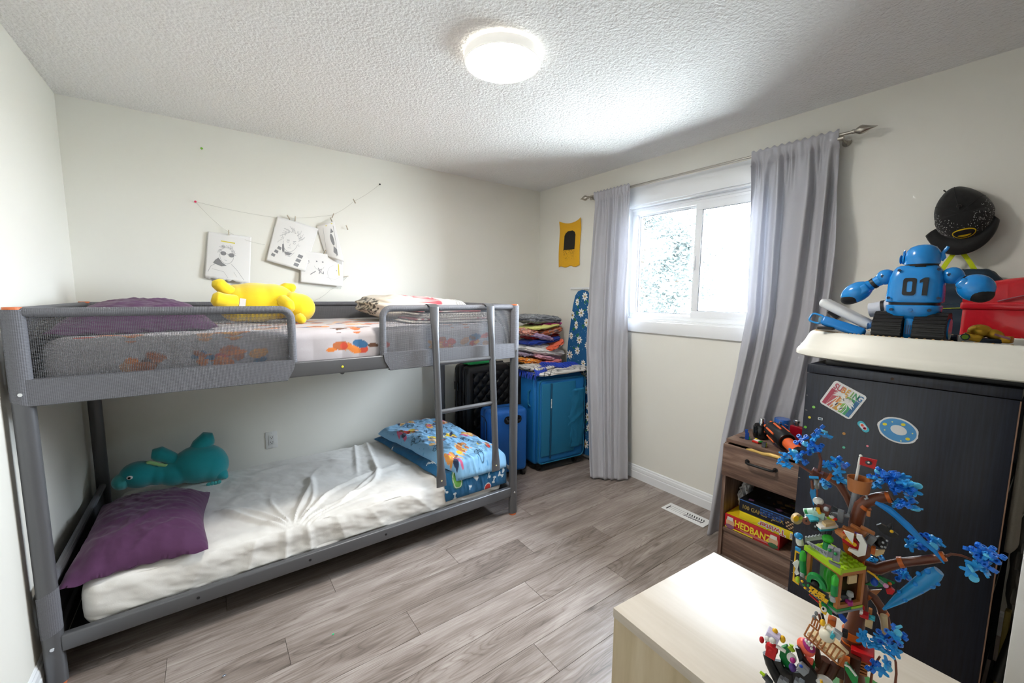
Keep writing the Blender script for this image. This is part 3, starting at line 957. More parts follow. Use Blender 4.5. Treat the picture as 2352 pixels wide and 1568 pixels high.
def drawing(label, bl_, br, tr, tl, curl, art, tear=0.0, lift=(.012, .012), dark=None, tape=None):
    """paper hung on the wall: corners in wall x, z; curl is how far the middle stands off; art in unit square"""
    def fn(u, v):
        q = lerpv(lerpv(bl_, br, u), lerpv(tl, tr, u), v)
        s_ = lerp(lift[0], lift[1], u) + curl * math.sin(u * math.pi) * .6 + .02 * (1 - v) ** 2 * (.4 + u * .6)
        z = q[1]
        if tear and v < .001: z += tear * (fbm(u * 9, 3.1) * .5 + .6 * max(0, .5 - u))
        return Vector((q[0], YB - s_, z)), Vector((0, -1, 0))
    th = thing('drawing', label, 'drawing', (fn(.5, 0)[0].x, YB - .02, fn(.5, 0)[0].z), group='drawings on the back wall')
    MB().grid(30, 20, lambda u, v: fn(u, v)[0]).build('sheet', PAPER, th, solid=.0004)
    b = MB()
    for pts, w in art[0]: stroke(b, fn, pts, w, .0009)
    b.build('pencil_lines', GRAPH2, th, smooth=0, kind='stuff')
    b = MB()
    for pts in art[1]: patch(b, fn, pts, .0012)
    for pts, w in art[2]: stroke(b, fn, pts, w, .0012)
    b.build('pencil_shading', GRAPH, th, smooth=0, kind='stuff')
    if tape:
        b = MB(); stroke(b, fn, tape, .022, .0014); b.build('tape', TAPE, th, smooth=0)
    return th
def circ(cx, cy, rx, ry, n=14, a0=0, a1=360): return [(cx + rx * math.cos(R(lerp(a0, a1, i / n))), cy + ry * math.sin(R(lerp(a0, a1, i / n)))) for i in range(n + 1)]
rk = random.Random(21)
def hair(cx, cy, r_, n, l0, l1, a0=10, a1=170):
    out = []
    for k in range(n):
        a = R(lerp(a0, a1, k / (n - 1)) + rk.uniform(-6, 6)); a2 = a + rk.uniform(-.35, .35); l_ = rk.uniform(l0, l1)
        out.append(([(cx + r_ * math.cos(a), cy + r_ * 1.05 * math.sin(a)), (cx + (r_ + l_ * .6) * math.cos(a2), cy + (r_ + l_ * .6) * math.sin(a2)), (cx + (r_ + l_) * math.cos(a2 + .15), cy + (r_ + l_) * math.sin(a2 + .15))], .006))
    return out
art1 = ([(circ(.45, .55, .16, .20, 18, 180, 360), .007)] + hair(.44, .56, .13, 26, .03, .10) + [([(.30, .38), (.12, .26), (.06, .12)], .008), ([(.56, .36), (.70, .24), (.86, .06)], .008), ([(.40, .43), (.46, .42)], .006), ([(.14, .2), (.4, .17), (.5, .05)], .005), ([(.62, .2), (.7, .1)], .005)],
        [circ(.37, .57, .065, .045, 14), circ(.55, .55, .065, .045, 14), [(.20, .40), (.27, .46), (.36, .36), (.46, .31), (.34, .28), (.16, .33)]], [([(.43, .57), (.49, .56)], .008), ([(.60, .57), (.66, .55)], .008)])
drawing('pencil portrait with dark round glasses on a torn white sheet on the back wall', (0.0, 1.533), (.232, 1.493), (.257, 1.792), (.031, 1.806), .012, art1, tear=-.03, tape=[(.30, .83), (.62, .82)])
art2 = ([(circ(.45, .52, .17, .20, 18, 180, 360), .008)] + hair(.45, .56, .18, 30, .06, .16, 0, 180) + [([(.35, .56), (.42, .57)], .01), ([(.50, .56), (.57, .58)], .01), (circ(.385, .53, .025, .018, 10), .008), (circ(.54, .53, .025, .018, 10), .008), ([(.42, .40), (.50, .41)], .008), ([(.46, .50), (.44, .45), (.47, .45)], .006), ([(.32, .34), (.42, .22), (.52, .22), (.60, .33)], .008)],
        [[(.27, .44), (.30, .46), (.36, .32), (.34, .26), (.30, .32)], [(.36, .30), (.56, .31), (.50, .24), (.42, .24)]] + [[(.08 + .05 * k, .14 + .09 * k), (.17 + .05 * k, .12 + .09 * k), (.18 + .05 * k, .18 + .09 * k), (.10 + .05 * k, .20 + .09 * k)] for k in range(3)] + [[(.66 + .02 * k, .06 + .10 * k), (.78 + .02 * k, .05 + .10 * k), (.80 + .02 * k, .12 + .10 * k), (.68 + .02 * k, .13 + .10 * k)] for k in range(3)],
        [])
drawing('pencil portrait of a frowning spiky-haired face hung tilted on the back wall', (.33, 1.649), (.56, 1.585), (.66, 1.885), (.41, 1.941), .012, art2)
art3 = ([([(.1, .1), (.3, .9)], .01)], [circ(.62, .55, .10, .16, 14), [(.5, .2), (.6, .38), (.75, .3), (.7, .12)], [(.6, .72), (.7, .85), (.8, .75)]], [([(.62, .1), (.8, .5), (.86, .9)], .02)])
drawing('narrow curling sheet with a dark sketch hanging behind the other drawings', (.70, 1.70), (.815, 1.66), (.762, 1.945), (.648, 1.905), .02, art3, lift=(.006, .035), tape=[(.45, .93), (.85, .96)])
art4 = ([(circ(.42, .62, .12, .16, 16, 200, 340), .006), ([(.08, .6), (.12, .66)], .006), ([(.16, .6), (.2, .68)], .006), (circ(.78, .4, .16, .25, 14, 90, 250), .004), ([(.6, .25), (.8, .2), (.92, .3)], .004)],
        [circ(.36, .72, .02, .025, 8), circ(.50, .72, .02, .025, 8), circ(.12, .75, .012, .016, 8), circ(.18, .70, .012, .016, 8), circ(.84, .5, .012, .016, 8)], [([(.22, .28), (.34, .40)], .02), ([(.40, .52), (.44, .40), (.42, .33)], .016), ([(.47, .50), (.46, .38), (.52, .34), (.52, .42)], .016), ([(.40, .44), (.46, .47)], .014)])
drawing('light pencil doodle sheet hung sideways below the tilted portrait', (.527, 1.512), (.805, 1.487), (.82, 1.705), (.541, 1.728), .01, art4, lift=(.020, .014), tape=[(.90, .35), (.88, .72)])
# pins, pegs, string
def pin(label, x, z, col):
    th = thing('push_pin', label, 'push pin', (x, YB - .004, z), group='push pins')
    MB().tube([(x, YB, z), (x, YB - .008, z)], .0035, 8).build('collar', P(col, .35), th)
    MB().tube([(x, YB - .008, z), (x, YB - .015, z), (x, YB - .017, z)], [.0035, .0065, .0055], 10).build('head', P(col, .35), th)
pin('green push pin high on the back wall near the ceiling', .03, 2.291, '#6cae2a')
pin('red push pin holding the left end of the string', -.019, 1.976, '#d8305a')
pin('black push pin at the right end of the string', 1.101, 2.255, '#2c2c30')
def peg(label, x, z, ang, y=.016):
    th = thing('clothes_peg', label, 'clothes peg', (x, YB - y, z), group='small clothes pegs')
    for s_ in (-1, 1):
        b = MB().box((0, 0, 0), (.005, .004, .034), bev=.001, seg=1)
        m = Matrix.Translation((x, YB - y, z)) @ Matrix.Rotation(ang, 4, 'Y') @ Matrix.Translation((0, s_ * .0032, 0)) @ Matrix.Rotation(s_ * .12, 4, 'X')
        b.bend(lambda v: m @ v).build('jaw', PEG if s_ < 0 else PEG2, th)
    MB().tube([(x - .003, YB - y, z), (x + .003, YB - y, z)], .0028, 8).build('spring', CHROME, th)
PEG, PEG2 = P('#b8ab95', .6), P('#6e675c', .6)
for lb, x, z, a in (('small peg clipped to the torn portrait with glasses', .137, 1.808, .05), ('small pale peg clipped to the tilted spiky portrait', .515, 1.935, .1), ('small peg at the left top edge of the tilted portrait', .475, 1.94, -.5), ('small dark peg on the string below the black pin', .908, 2.105, -.5), ('small dark peg on the string above the curling sheet', .757, 1.985, .4),
                    ('small grey peg clipped to the curling sheet', .745, 1.955, -.4), ('loose grey peg on the wall right of the curling sheet', .85, 1.912, -.35), ('small peg between the curling sheet and the doodle', .695, 1.728, .5), ('dark peg at the right edge of the doodle sheet', .832, 1.561, 1.3)):
    peg(lb, x, z, a, .022)
STR = P('#bdbab0', .8)
def cord(pts, sag):
    q = []
    for (a, c_) in zip(pts, pts[1:]):
        for k in range(8):
            t = k / 8; q.append((lerp(a[0], c_[0], t), YB - .015, lerp(a[1], c_[1], t) - sag * math.sin(math.pi * t)))
    q.append((pts[-1][0], YB - .015, pts[-1][1])); return q
th = thing('string', 'thin pale string strung between pins across the back wall', 'string', (.5, YB - .015, 1.9))
MB().tube(cord([(-.019, 1.976), (.42, 1.93), (.757, 1.99), (.908, 2.105), (1.101, 2.255)], .008), .0009, 5).build('upper_strand', STR, th)
MB().tube(cord([(-.019, 1.976), (.137, 1.812), (.33, 1.75)], .012), .0009, 5).build('lower_strand', STR, th)
MB().tube(cord([(.84, 1.56), (.72, 1.46), (.60, 1.38)], .01), .0009, 5).build('loose_end', STR, th)

ol = thing('wall_outlet', 'white duplex wall outlet low on the back wall under the bunk', 'outlet', (.306, YB, .43))
MB().box((.306, YB - .003, .43), (.072, .006, .118), bev=.003).build('cover_plate', P('#e9e9e6', .4), ol)
r_ = MB().box((.306, YB - .006, .43), (.036, .006, .070), bev=.002).build('receptacle', P('#dededb', .4), ol)
for z in (.447, .413):
    for dx in (-.007, .007): MB().box((.306 + dx, YB - .0092, z + .004), (.0022, .001, .009)).build('slot', P('#2a2a2a', .6), r_)
    MB().tube([(.306, YB - .0088, z - .006), (.306, YB - .0098, z - .006)], .0028, 8).build('slot', P('#2a2a2a', .6), r_)
for z in (.380, .480): MB().tube([(.306, YB - .005, z), (.306, YB - .0068, z)], .003, 8).build('screw', P('#cfcfcb', .4), ol)

# ------------------------------------------------------------ ceiling lamp
lx, ly, lr = 1.055, 1.518, .160
lp = thing('ceiling_light', 'round white flush ceiling light glowing in the middle of the ceiling', 'ceiling light', (lx, ly, ZC))
MB().lathe([(lr * .95, ZC - .002), (lr, ZC - .012), (lr, ZC - .040), (lr * .985, ZC - .046), (lr * .955, ZC - .047), (lr * .95, ZC - .040)], (lx, ly, 0), n=64, cap=False).build('rim', mat('lamp_rim', '#f4f2ec', .4, emit=.16), lp)
MB().lathe([(lr * .96, ZC - .0405), (lr * .94, ZC - .046), (lr * .85, ZC - .050), (lr * .5, ZC - .053), (.001, ZC - .054)], (lx, ly, 0), n=64).build('diffuser', mat('lamp_diffuser', '#fffaf2', .5, emit=LAMP_POWER), lp)

# ------------------------------------------------------------ curtains, rod and what hangs by the window
NICKEL = mat('satin_nickel', '#b7b2a8', .32, 1.0)
XROD, ZROD = XR - .09, 2.246
rod = thing('curtain_rod', 'thin satin nickel curtain rod with spear finials above the window', 'curtain rod', (XROD, 1.6, ZROD))
MB().tube([(XROD, .735, ZROD), (XROD, 2.47, ZROD)], .0075, 12).build('pole', NICKEL, rod)
for y, s_ in ((.735, -1), (2.47, 1)):
    pr = [(.0085, 0), (.0105, .004), (.0105, .012), (.008, .016), (.012, .020), (.020, .034), (.021, .042), (.015, .058), (.008, .074), (.003, .092), (.0008, .10)]
    MB().lathe([(r_, z) for r_, z in pr], (XROD, y, ZROD), (R(-90 * s_), 0, 0), n=20).build('finial', NICKEL, rod)
for y in (.775, 2.435):
    b = MB().tube([(XR, y, ZROD - .02), (XROD, y, ZROD - .02), (XROD, y, ZROD - .012)], .006, 10)
    b.tube([(XR - .002, y, ZROD - .02), (XR - .006, y, ZROD - .02)], .02, 16)
    b.tube([(XROD, y - .012, ZROD - .018), (XROD, y + .012, ZROD - .018)], .011, 12)
    b.build('bracket', NICKEL, rod)
def curtain_mat():
    m, nt, b, N, Lk = nodes('grey_satin_curtain')
    out = nt.nodes['Material Output']
    tc = N('ShaderNodeTexCoord'); mp = N('ShaderNodeMapping'); mp.inputs['Scale'].default_value = (900, 900, 260)
    n = N('ShaderNodeTexNoise'); n.inputs['Scale'].default_value = 1.0; n.inputs['Detail'].default_value = 2
    Lk(tc.outputs['Object'], mp.inputs[0]); Lk(mp.outputs[0], n.inputs['Vector'])
    bp = N('ShaderNodeBump'); bp.inputs['Strength'].default_value = .25; bp.inputs['Distance'].default_value = .001
    Lk(n.outputs['Fac'], bp.inputs['Height']); Lk(bp.outputs['Normal'], b.inputs['Normal'])
    b.inputs['Base Color'].default_value = (*srgb('#cbcbd2'), 1)
    b.inputs['Roughness'].default_value = .48
    b.inputs['Sheen Weight'].default_value = .3
    t = N('ShaderNodeBsdfTranslucent'); t.inputs[0].default_value = (*srgb('#d0d0d5'), 1)
    mx = N('ShaderNodeMixShader'); mx.inputs[0].default_value = .28
    Lk(b.outputs[0], mx.inputs[1]); Lk(t.outputs[0], mx.inputs[2]); Lk(mx.outputs[0], out.inputs[0])
    return m
CURT = curtain_mat()
def curtain(label, left, right, mid, nf, seed, slant, amp):
    """left, right: edge keys z -> (x, y); mid: extra bulge keys z -> (x, y) at the middle; folds gathered at the rod"""
    zt, zb = ZROD + .022, .012
    def fn(u, v):
        z = lerp(zb, zt, v)
        a, c_ = pl(left, z), pl(right, z)
        m_ = pl(mid, z)
        w = 4 * u * (1 - u)
        x, y = lerp(a[0], c_[0], u) + m_[0] * w, lerp(a[1], c_[1], u) + m_[1] * w
        t = (zt - z) / (zt - zb)
        g = sstep(0.0, .14, t)
        fine = .010 * math.sin(2 * math.pi * (nf * 2.7 * u + .25 * math.sin(u * 19 + seed))) * (1 - g)
        ph = (u + slant * t * (.5 + .5 * u)) * nf + .18 * math.sin(3.1 * u * math.pi + seed) + .10 * math.sin(t * 4 + u * 5)
        s_ = math.sin(2 * math.pi * ph)
        big = amp * (.35 + .65 * g) * (s_ + .35 * math.sin(4 * math.pi * ph + 1.0)) * (1 - .35 * t)
        cr = .004 * fbm(u * 5, t * 9 + seed, seed) * g
        x += fine + big * .9 + cr
        x = min(x, XR - .022)
        if z > ZROD - .05: x = lerp(x, XROD - .0125 + .0025 * math.sin(2 * math.pi * nf * 2.7 * u), sstep(ZROD - .05, ZROD - .015, z))
        zz = z + (.006 * math.sin(2 * math.pi * nf * 2.7 * u) if v > .995 else 0)
        return Vector((x, y + big * .35 * g, zz))
    th = thing('curtain', label, 'curtain', (pl(left, 0)[0], pl(left, 0)[1], .012), group='window curtains')
    b = MB().grid(150, 150, fn); b.build('panel', CURT, th, smooth=80, solid=.0015)
    b = MB().grid(150, 2, lambda u, v: fn(u, .962 + .004 * v) + Vector((-.0022, 0, 0))); b.build('pocket_seam', CURT, th, smooth=80)
    b = MB().grid(150, 2, lambda u, v: fn(u, .030 + .003 * v) + Vector((-.0022, 0, 0))); b.build('hem', CURT, th, smooth=80)
curtain('grey curtain left of the window in front of the ironing board',
        [(0, (2.36, 2.15)), (.5, (2.44, 2.27)), (1.0, (2.52, 2.385)), (1.45, (2.57, 2.42)), (2.25, (XROD, 2.405))],
        [(0, (2.575, 1.952)), (1.37, (2.585, 2.035)), (2.25, (XROD, 2.046))], [(0, (-.01, -.01)), (2.25, (0, 0))], 4.0, 1.0, .12, .018)
curtain('grey curtain right of the window gathered and trailing behind the bedside cabinet',
        [(0, (2.36, 1.195)), (.6, (2.465, 1.198)), (1.0, (2.53, 1.172)), (1.35, (2.565, 1.150)), (2.25, (XROD, 1.194))],
        [(0, (2.60, .74)), (.7, (2.60, .74)), (1.5, (2.59, .752)), (2.25, (XROD, .782))], [(0, (.10, .055)), (.7, (.07, .045)), (1.2, (.0, 0)), (2.25, (0, 0))], 4.2, 4.0, .42, .030)

# felt banner
bn = thing('felt_banner', 'small yellow felt banner with a dark print pinned near the corner', 'banner', (XR - .004, 2.77, 1.70))
def bfn(u, v):
    y = lerp(2.905, 2.635, u) + .006 * math.sin(v * 5)
    z = lerp(1.70, 2.085, v) + (.03 * (abs(2 * u - 1) ** 2) * sstep(.6, 1, v)) - .015 * u * 0 + (.006 * math.sin(u * 14) * (1 - v))
    return Vector((XR - .006 - .004 * math.sin(u * 9) * (1 - v) - .012 * (abs(2 * u - 1) ** 4) * sstep(.8, 1, v), y, z)), Vector((-1, 0, 0))
MB().grid(30, 36, lambda u, v: bfn(u, v)[0]).build('cloth', F('#e6ad1e'), bn, smooth=80, solid=.002)
b = MB()
patch(b, bfn, [(.25, .40), (.77, .40), (.77, .72), (.72, .78), (.62, .82), (.40, .82), (.30, .78), (.25, .72)], .0022)
rk = random.Random(4)
for k in range(150):
    u, v = rk.uniform(.24, .76), .42 - .26 * rk.random() ** 1.6
    s_ = .006 + .022 * (v - .14)
    patch(b, bfn, [(u - s_, v), (u, v - s_ * .5), (u + s_, v + s_ * .2), (u, v + s_ * .6)], .0022)
b.build('dark_print', mat('black_print', '#26241f', .8), bn, smooth=0, kind='stuff')

# wall hook and ironing board
MB_ = MB
hk = thing('wall_hook', 'white wall rail that the ironing board hangs from', 'wall hook', (XR, 2.61, 1.50))
MB().span(XR - .016, XR, 2.42, 2.735, 1.493, 1.512, bev=.003).build('rail', WHITE, hk)
for y in (2.50, 2.56): MB().tube([(XR - .012, y, 1.498), (XR - .034, y, 1.490), (XR - .038, y, 1.502)], .004, 8).build('hook', WHITE, hk)
ib = thing('ironing_board', 'ironing board in navy daisy-print cover leaning beside the curtain', 'ironing board', (XR - .05, 2.53, .02))
half = [(0.0, 1.488), (.045, 1.478), (.080, 1.44), (.105, 1.35), (.130, 1.20), (.155, 1.02), (.168, .86), (.172, .70), (.172, .12), (.15, .06), (0, .05)]
YC = 2.522
poly = [(y, z) for y, z in half] + [(-y, z) for y, z in half[::-1][1:-1]]
IBM = frame((XR - .062, YC, 0), (0, -1, 0), (0, 0, 1))
MB().prism(poly, .022, M=IBM).build('padded_top', mat('navy_cotton', '#175a8d', .85, bump=.25, bscale=380, var=.08, bdist=.001), ib)
def ibw(y):
    for (a, z1), (c_, z0) in zip(half, half[1:]): pass
def half_at(z):
    for (a, z1), (c_, z0) in zip(half, half[1:]):
        if z0 <= z <= z1: return lerp(c_, a, (z - z0) / max(1e-6, z1 - z0))
    return 0
rk = random.Random(9)
gl, dt = MB(), MB()
flowers = []
for k in range(900):
    z = rk.uniform(.12, 1.45); y = rk.uniform(-.17, .17)
    if abs(y) > half_at(z) - .012: continue
    if all(math.hypot(y - a, z - c_) > .094 for a, c_ in flowers): flowers.append((y, z))
IZ = .0226
for a, c_ in flowers:
    wp, wc = MB(), MB()
    s_ = rk.uniform(.031, .042); t0 = rk.uniform(0, 1); sq = rk.uniform(.6, 1)
    for k in range(8):
        t = t0 + 2 * math.pi * k / 8
        cx, cy = a + s_ * .62 * math.cos(t) * sq, c_ + s_ * .62 * math.sin(t)
        if abs(cx) > half_at(cy) - .002: continue
        pt = [(cx + s_ * .40 * math.cos(q) * math.cos(t) * sq - s_ * .19 * math.sin(q) * math.sin(t), cy + s_ * .40 * math.cos(q) * math.sin(t) + s_ * .19 * math.sin(q) * math.cos(t)) for q in [i * math.pi / 4 for i in range(8)]]
        wp.bm.faces.new([wp.bm.verts.new(IBM @ Vector((x, y, IZ + .0002))) for x, y in pt])
    wc.prism(oval(s_ * .2, s_ * .2, 10), .0004, M=IBM @ Matrix.Translation((a, c_, IZ + .0003)))
    dz_ = wp.build('daisy', P('#f1efe8', .8), ib, smooth=0); wc.build('daisy_centre', P('#b8902c', .8), dz_, smooth=0)
    for k in range(2):
        t = rk.uniform(0, 6.28); cx, cy = a + s_ * 1.25 * math.cos(t), c_ + s_ * 1.25 * math.sin(t)
        if abs(cx) < half_at(cy) - .012:
            pt = [(cx + .018 * math.cos(q) * math.cos(t) - .006 * math.sin(q) * math.sin(t), cy + .018 * math.cos(q) * math.sin(t) + .006 * math.sin(q) * math.cos(t)) for q in [i * math.pi / 4 for i in range(8)]]
            gl.bm.faces.new([gl.bm.verts.new(IBM @ Vector((x, y, IZ))) for x, y in pt])
for k in range(420):
    z = rk.uniform(.1, 1.46); y = rk.uniform(-.17, .17)
    if abs(y) > half_at(z) - .004: continue
    r_ = rk.choice((.0016, .002, .003))
    dt.bm.faces.new([dt.bm.verts.new(IBM @ Vector((y + x, z + q, IZ + .0001))) for x, q in oval(r_, r_, 7)])
gl.build('leaf_print', P('#2f7a3a', .8), ib, smooth=0, kind='stuff'); dt.build('dot_print', P('#b9d3e2', .8), ib, smooth=0, kind='stuff')
b = MB()
for s_ in (-1, 1): b.tube([(XR - .035, YC + s_ * .05, .02), (XR - .035, YC + s_ * .09, .5), (XR - .035, YC, 1.1)], .008, 8)
b.build('folded_legs', mat('white_metal', '#dcdcda', .4, .3), ib)

# baseball cap on a hook
BLK = mat('black_twill', '#121314', .85, bump=.3, bscale=500, sheen=.2, bdist=.001)
cp = thing('baseball_cap', 'black speckled baseball cap with a yellow oval badge hanging on the wall', 'cap', (XR - .05, .34, 1.65))
CM = Matrix.Translation((XR - .035, .325, 1.795)) @ Matrix.Rotation(R(-11), 4, 'X')
# local frame: x out of the wall into the room (-world x), y to the right in view (-world y), z up
CF = CM @ Matrix(((-1, 0, 0, 0), (0, -1, 0, 0), (0, 0, 1, 0), (0, 0, 0, 1)))
def crown(u, v):
    t, a = lerp(0, 2 * math.pi, u), v * math.pi / 2
    r_ = math.cos(a)
    y, z = .088 * r_ * math.cos(t), .108 * r_ * math.sin(t)
    if z > 0:
        y *= 1 - .20 * (z / .108) ** 2; z *= 1.20; y -= .10 * z
    d = .098 * math.sin(a) ** .9
    d += .004 * fbm(y * 30, z * 30, 2) * (1 if z > .03 else .2)
    return CF @ Vector((d + (.018 if z < 0 else 0) * r_, y, z))
b = MB(); b.grid(60, 24, crown, closed_u=True)
cw = b.build('crown', BLK, cp, smooth=70)
MB().ell(CF @ Vector((.104, 0, .028)), (.005, .008, .007)).build('button', BLK, cw)
b = MB()
for t0 in (.5, 1.57, 2.64):
    b.tube([crown(t0 / 6.283, k / 14) + (CF.to_3x3() @ Vector((.0015, 0, 0))) for k in range(0, 14)], .0011, 5)
b.build('seam', P('#2a2b2d', .8), cw)
def brim(u, v):
    t = lerp(R(196), R(344), u)
    r0 = Vector((.028 + .020 * abs(math.sin(t)), .088 * math.cos(t), .090 * math.sin(t) - .008))
    r1 = Vector((.060 - .035 * math.cos(t) ** 2, .112 * math.cos(t) - .012, .158 * math.sin(t) - .010))
    q = r0.lerp(r1, v); q.x += .012 * math.sin(v * 3.14)
    return CF @ q
MB().grid(40, 10, brim).build('brim', BLK, cp, smooth=70, solid=.004)
b = MB(); rk = random.Random(14)
def cpt(t, a, off=.0018):
    p_ = crown((t % 6.2832) / 6.2832, a); n_ = (p_ - CF @ Vector((-.03, 0, 0))).normalized(); return p_ + n_ * off
for k in range(330):
    t = rk.choice((rk.uniform(3.3, 6.1), rk.uniform(3.1, 6.3), rk.uniform(5.2, 6.6), rk.uniform(2.9, 4.0)))
    a = (.10 + .62 * rk.random() ** 1.9) if 3.2 < t < 6.2 else rk.uniform(.1, .5)
    s_ = rk.choice((.014, .02, .03)); 
    try: b.bm.faces.new([b.bm.verts.new(cpt(t + dx * s_, a + dy * s_)) for dx, dy in ((0, 0), (1, .3), (.8, 1), (.1, .9))])
    except ValueError: pass
b.build('white_speckles', P('#e4e6e4', .7), cw, smooth=0, kind='stuff')
def badge(name, rx, ry, off, m, par, dy=0.0):
    bb = MB(); ring_ = [cpt(4.712 + x, .42 + dy + y, off) for x, y in oval(rx, ry, 32)]
    mid_ = bb.bm.verts.new(cpt(4.712, .42 + dy, off + .0004)); vs_ = [bb.bm.verts.new(q) for q in ring_]
    for i_ in range(32): bb.bm.faces.new((mid_, vs_[i_], vs_[(i_ + 1) % 32]))
    return bb.build(name, m, par)
em = badge('badge', .50, .17, .0030, P('#e3c41d', .5), cw)
badge('badge_inlay', .45, .135, .0040, P('#17171a', .6), em)
badge('badge_bar', .26, .035, .0050, P('#e3c41d', .5), em, -.05)
b = MB().tube([CF @ Vector((.03, -.035, .10)), CF @ Vector((.02, -.04, .118)), CF @ Vector((.01, -.046, .128))], .003, 6).build('strap_end', BLK, cp)

# backpack hanging below the cap
bp_ = thing('backpack', 'navy backpack with a lime hanging loop on the wall behind the robot', 'backpack', (XR - .07, .31, 1.19))
NAVY = mat('navy_nylon', '#1d3243', .6, bump=.3, bscale=300, bdist=.001)
superslab((XR - .085, .30, 1.385), (.15, .27, .36), (0, 0, 0), 6.0, .008, .55, .5, 70, 40).build('body', NAVY, bp_, smooth=80)
superslab((XR - .165, .30, 1.32), (.05, .22, .20), (0, 0, 0), 2.0, .005, .55, .5, 50, 24).build('front_pocket', NAVY, bp_, smooth=80)
LIME = F('#c9d81c')
b = MB()
lp_ = [(.375, 1.55), (.355, 1.60), (.340, 1.632), (.325, 1.642), (.312, 1.636), (.290, 1.60), (.265, 1.55)]
b.rings([[(XR - .06 + dx, y + dy, z) for dx, dy in ((-.002, -.009), (.002, -.009), (.002, .009), (-.002, .009))] for y, z in lp_])
b.build('hanging_loop', LIME, bp_)
b = MB().tube([(XR - .192, .27, 1.402), (XR - .192, .262, 1.372)], .003, 6).tube([(XR - .188, .40, 1.398), (XR - .192, .33, 1.40), (XR - .192, .27, 1.404), (XR - .17, .21, 1.41)], .0015, 5)
b.build('zip_pull', LIME, bp_)
MB().tube([(XR, .325, 1.643), (XR - .075, .325, 1.640), (XR - .078, .325, 1.652)], .004, 8).build('wall_peg', WHITE, bp_)

# floor register
vt = thing('floor_register', 'white slotted floor vent between the window wall and the bedside cabinet', 'floor vent', (2.482, 1.405, 0))
MB().span(2.425, 2.540, 1.255, 1.555, 0, .005, bev=.002).build('plate', P('#eceded', .35), vt)
for k in range(16):
    y = 1.53 - .016 * k
    if k == 0: MB().span(2.445, 2.50, y - .006, y + .002, .0046, .0056).build('damper_lever_slot', P('#303236', .6), vt)
    elif k > 7:
        MB().box((2.497, y, .0048), (.026, .0065, .0012), (0, 0, R(24))).build('slot', P('#2c2e32', .6), vt)
        MB().box((2.468, y, .0048), (.026, .0065, .0012), (0, 0, R(-24))).build('slot', P('#2c2e32', .6), vt)
    else:
        MB().box((2.482, y, .0048), (.055, .005, .0012)).build('slot', P('#c9cbcb', .6), vt)

# ------------------------------------------------------------ outdoors
gr = st(MB().span(XR + 1.0, 60, -30, 50, -.72, -.70).build('ground', mat('pale_bounce_ground', '#c6c6c0', .9, var=.12, bscale=4)))  # ground colour made pale to bounce daylight up onto the ceiling
tr = thing('tree', 'leafy tree outside filling the left window pane', 'tree', (7.4, 5.6, -.70))
MB().tube([(7.4, 5.6, -.7), (7.45, 5.65, .8), (7.4, 5.55, 2.2), (7.5, 5.6, 3.4)], [.16, .13, .09, .03], 12).build('trunk', mat('bark', '#5e544a', .9, bump=.6, bscale=30), tr)
rk = random.Random(77)
b = MB()
for k in range(9):
    a = k * 2.4; z = .7 + .32 * k
    b.tube([(7.42, 5.6, z), (7.42 + .5 * math.cos(a), 5.6 + .5 * math.sin(a), z + .3), (7.42 + 1.1 * math.cos(a), 5.6 + 1.1 * math.sin(a), z + .45)], [.05, .03, .012], 6)
b.build('branches', mat('bark', '#5e544a', .9), tr)
bm2 = bmesh.new()
clumps = []
for k in range(210):
    a, z = rk.uniform(0, 6.28), rk.uniform(.2, 4.3)
    rad = 1.55 * math.sqrt(max(.05, 1 - ((z - 2.1) / 2.4) ** 2)) * rk.uniform(.35, 1.0)
    clumps.append((7.4 + rad * math.cos(a), 5.6 + rad * math.sin(a), z))
for cx, cy, cz in clumps:
    for k in range(170):
        d = Vector((rk.gauss(0, .16), rk.gauss(0, .16), rk.gauss(0, .12))); p_ = Vector((cx, cy, cz)) + d
        e1 = Vector((rk.gauss(0, 1), rk.gauss(0, 1), rk.gauss(0, .6))).normalized(); e2 = e1.orthogonal().normalized()
        l_, w_ = rk.uniform(.035, .065), rk.uniform(.018, .032)
        bm2.faces.new([bm2.verts.new(p_ + e1 * l_), bm2.verts.new(p_ + e2 * w_), bm2.verts.new(p_ - e1 * l_), bm2.verts.new(p_ - e2 * w_)])
b = MB(); b.bm.free(); b.bm = bm2
b.build('foliage', mat('pale_leaves', '#58605d', .6, var=.4, bscale=8), tr, smooth=0, kind='stuff')

# ------------------------------------------------------------ luggage corner
def nyl(name, col): return mat(name, col, .55, bump=.35, bscale=700, var=.06, bdist=.0008)
BLU, BLUT, BLU2 = nyl('blue_nylon', '#1670b4'), nyl('teal_nylon', '#1a7099'), nyl('royal_nylon', '#1f6cc2')
TIRE = P('#1b1c1e', .5)
def wheels(th, xs, ys, z=.028):
    for x in xs:
        for y in ys:
            w = MB().tube([(x - .012, y, z - .003), (x + .012, y, z - .003)], .025, 18).build('wheel', TIRE, th, local=True)
            MB().box((x, y, z + .022), (.034, .030, .022), bev=.005).build('fork', TIRE, w, local=True)
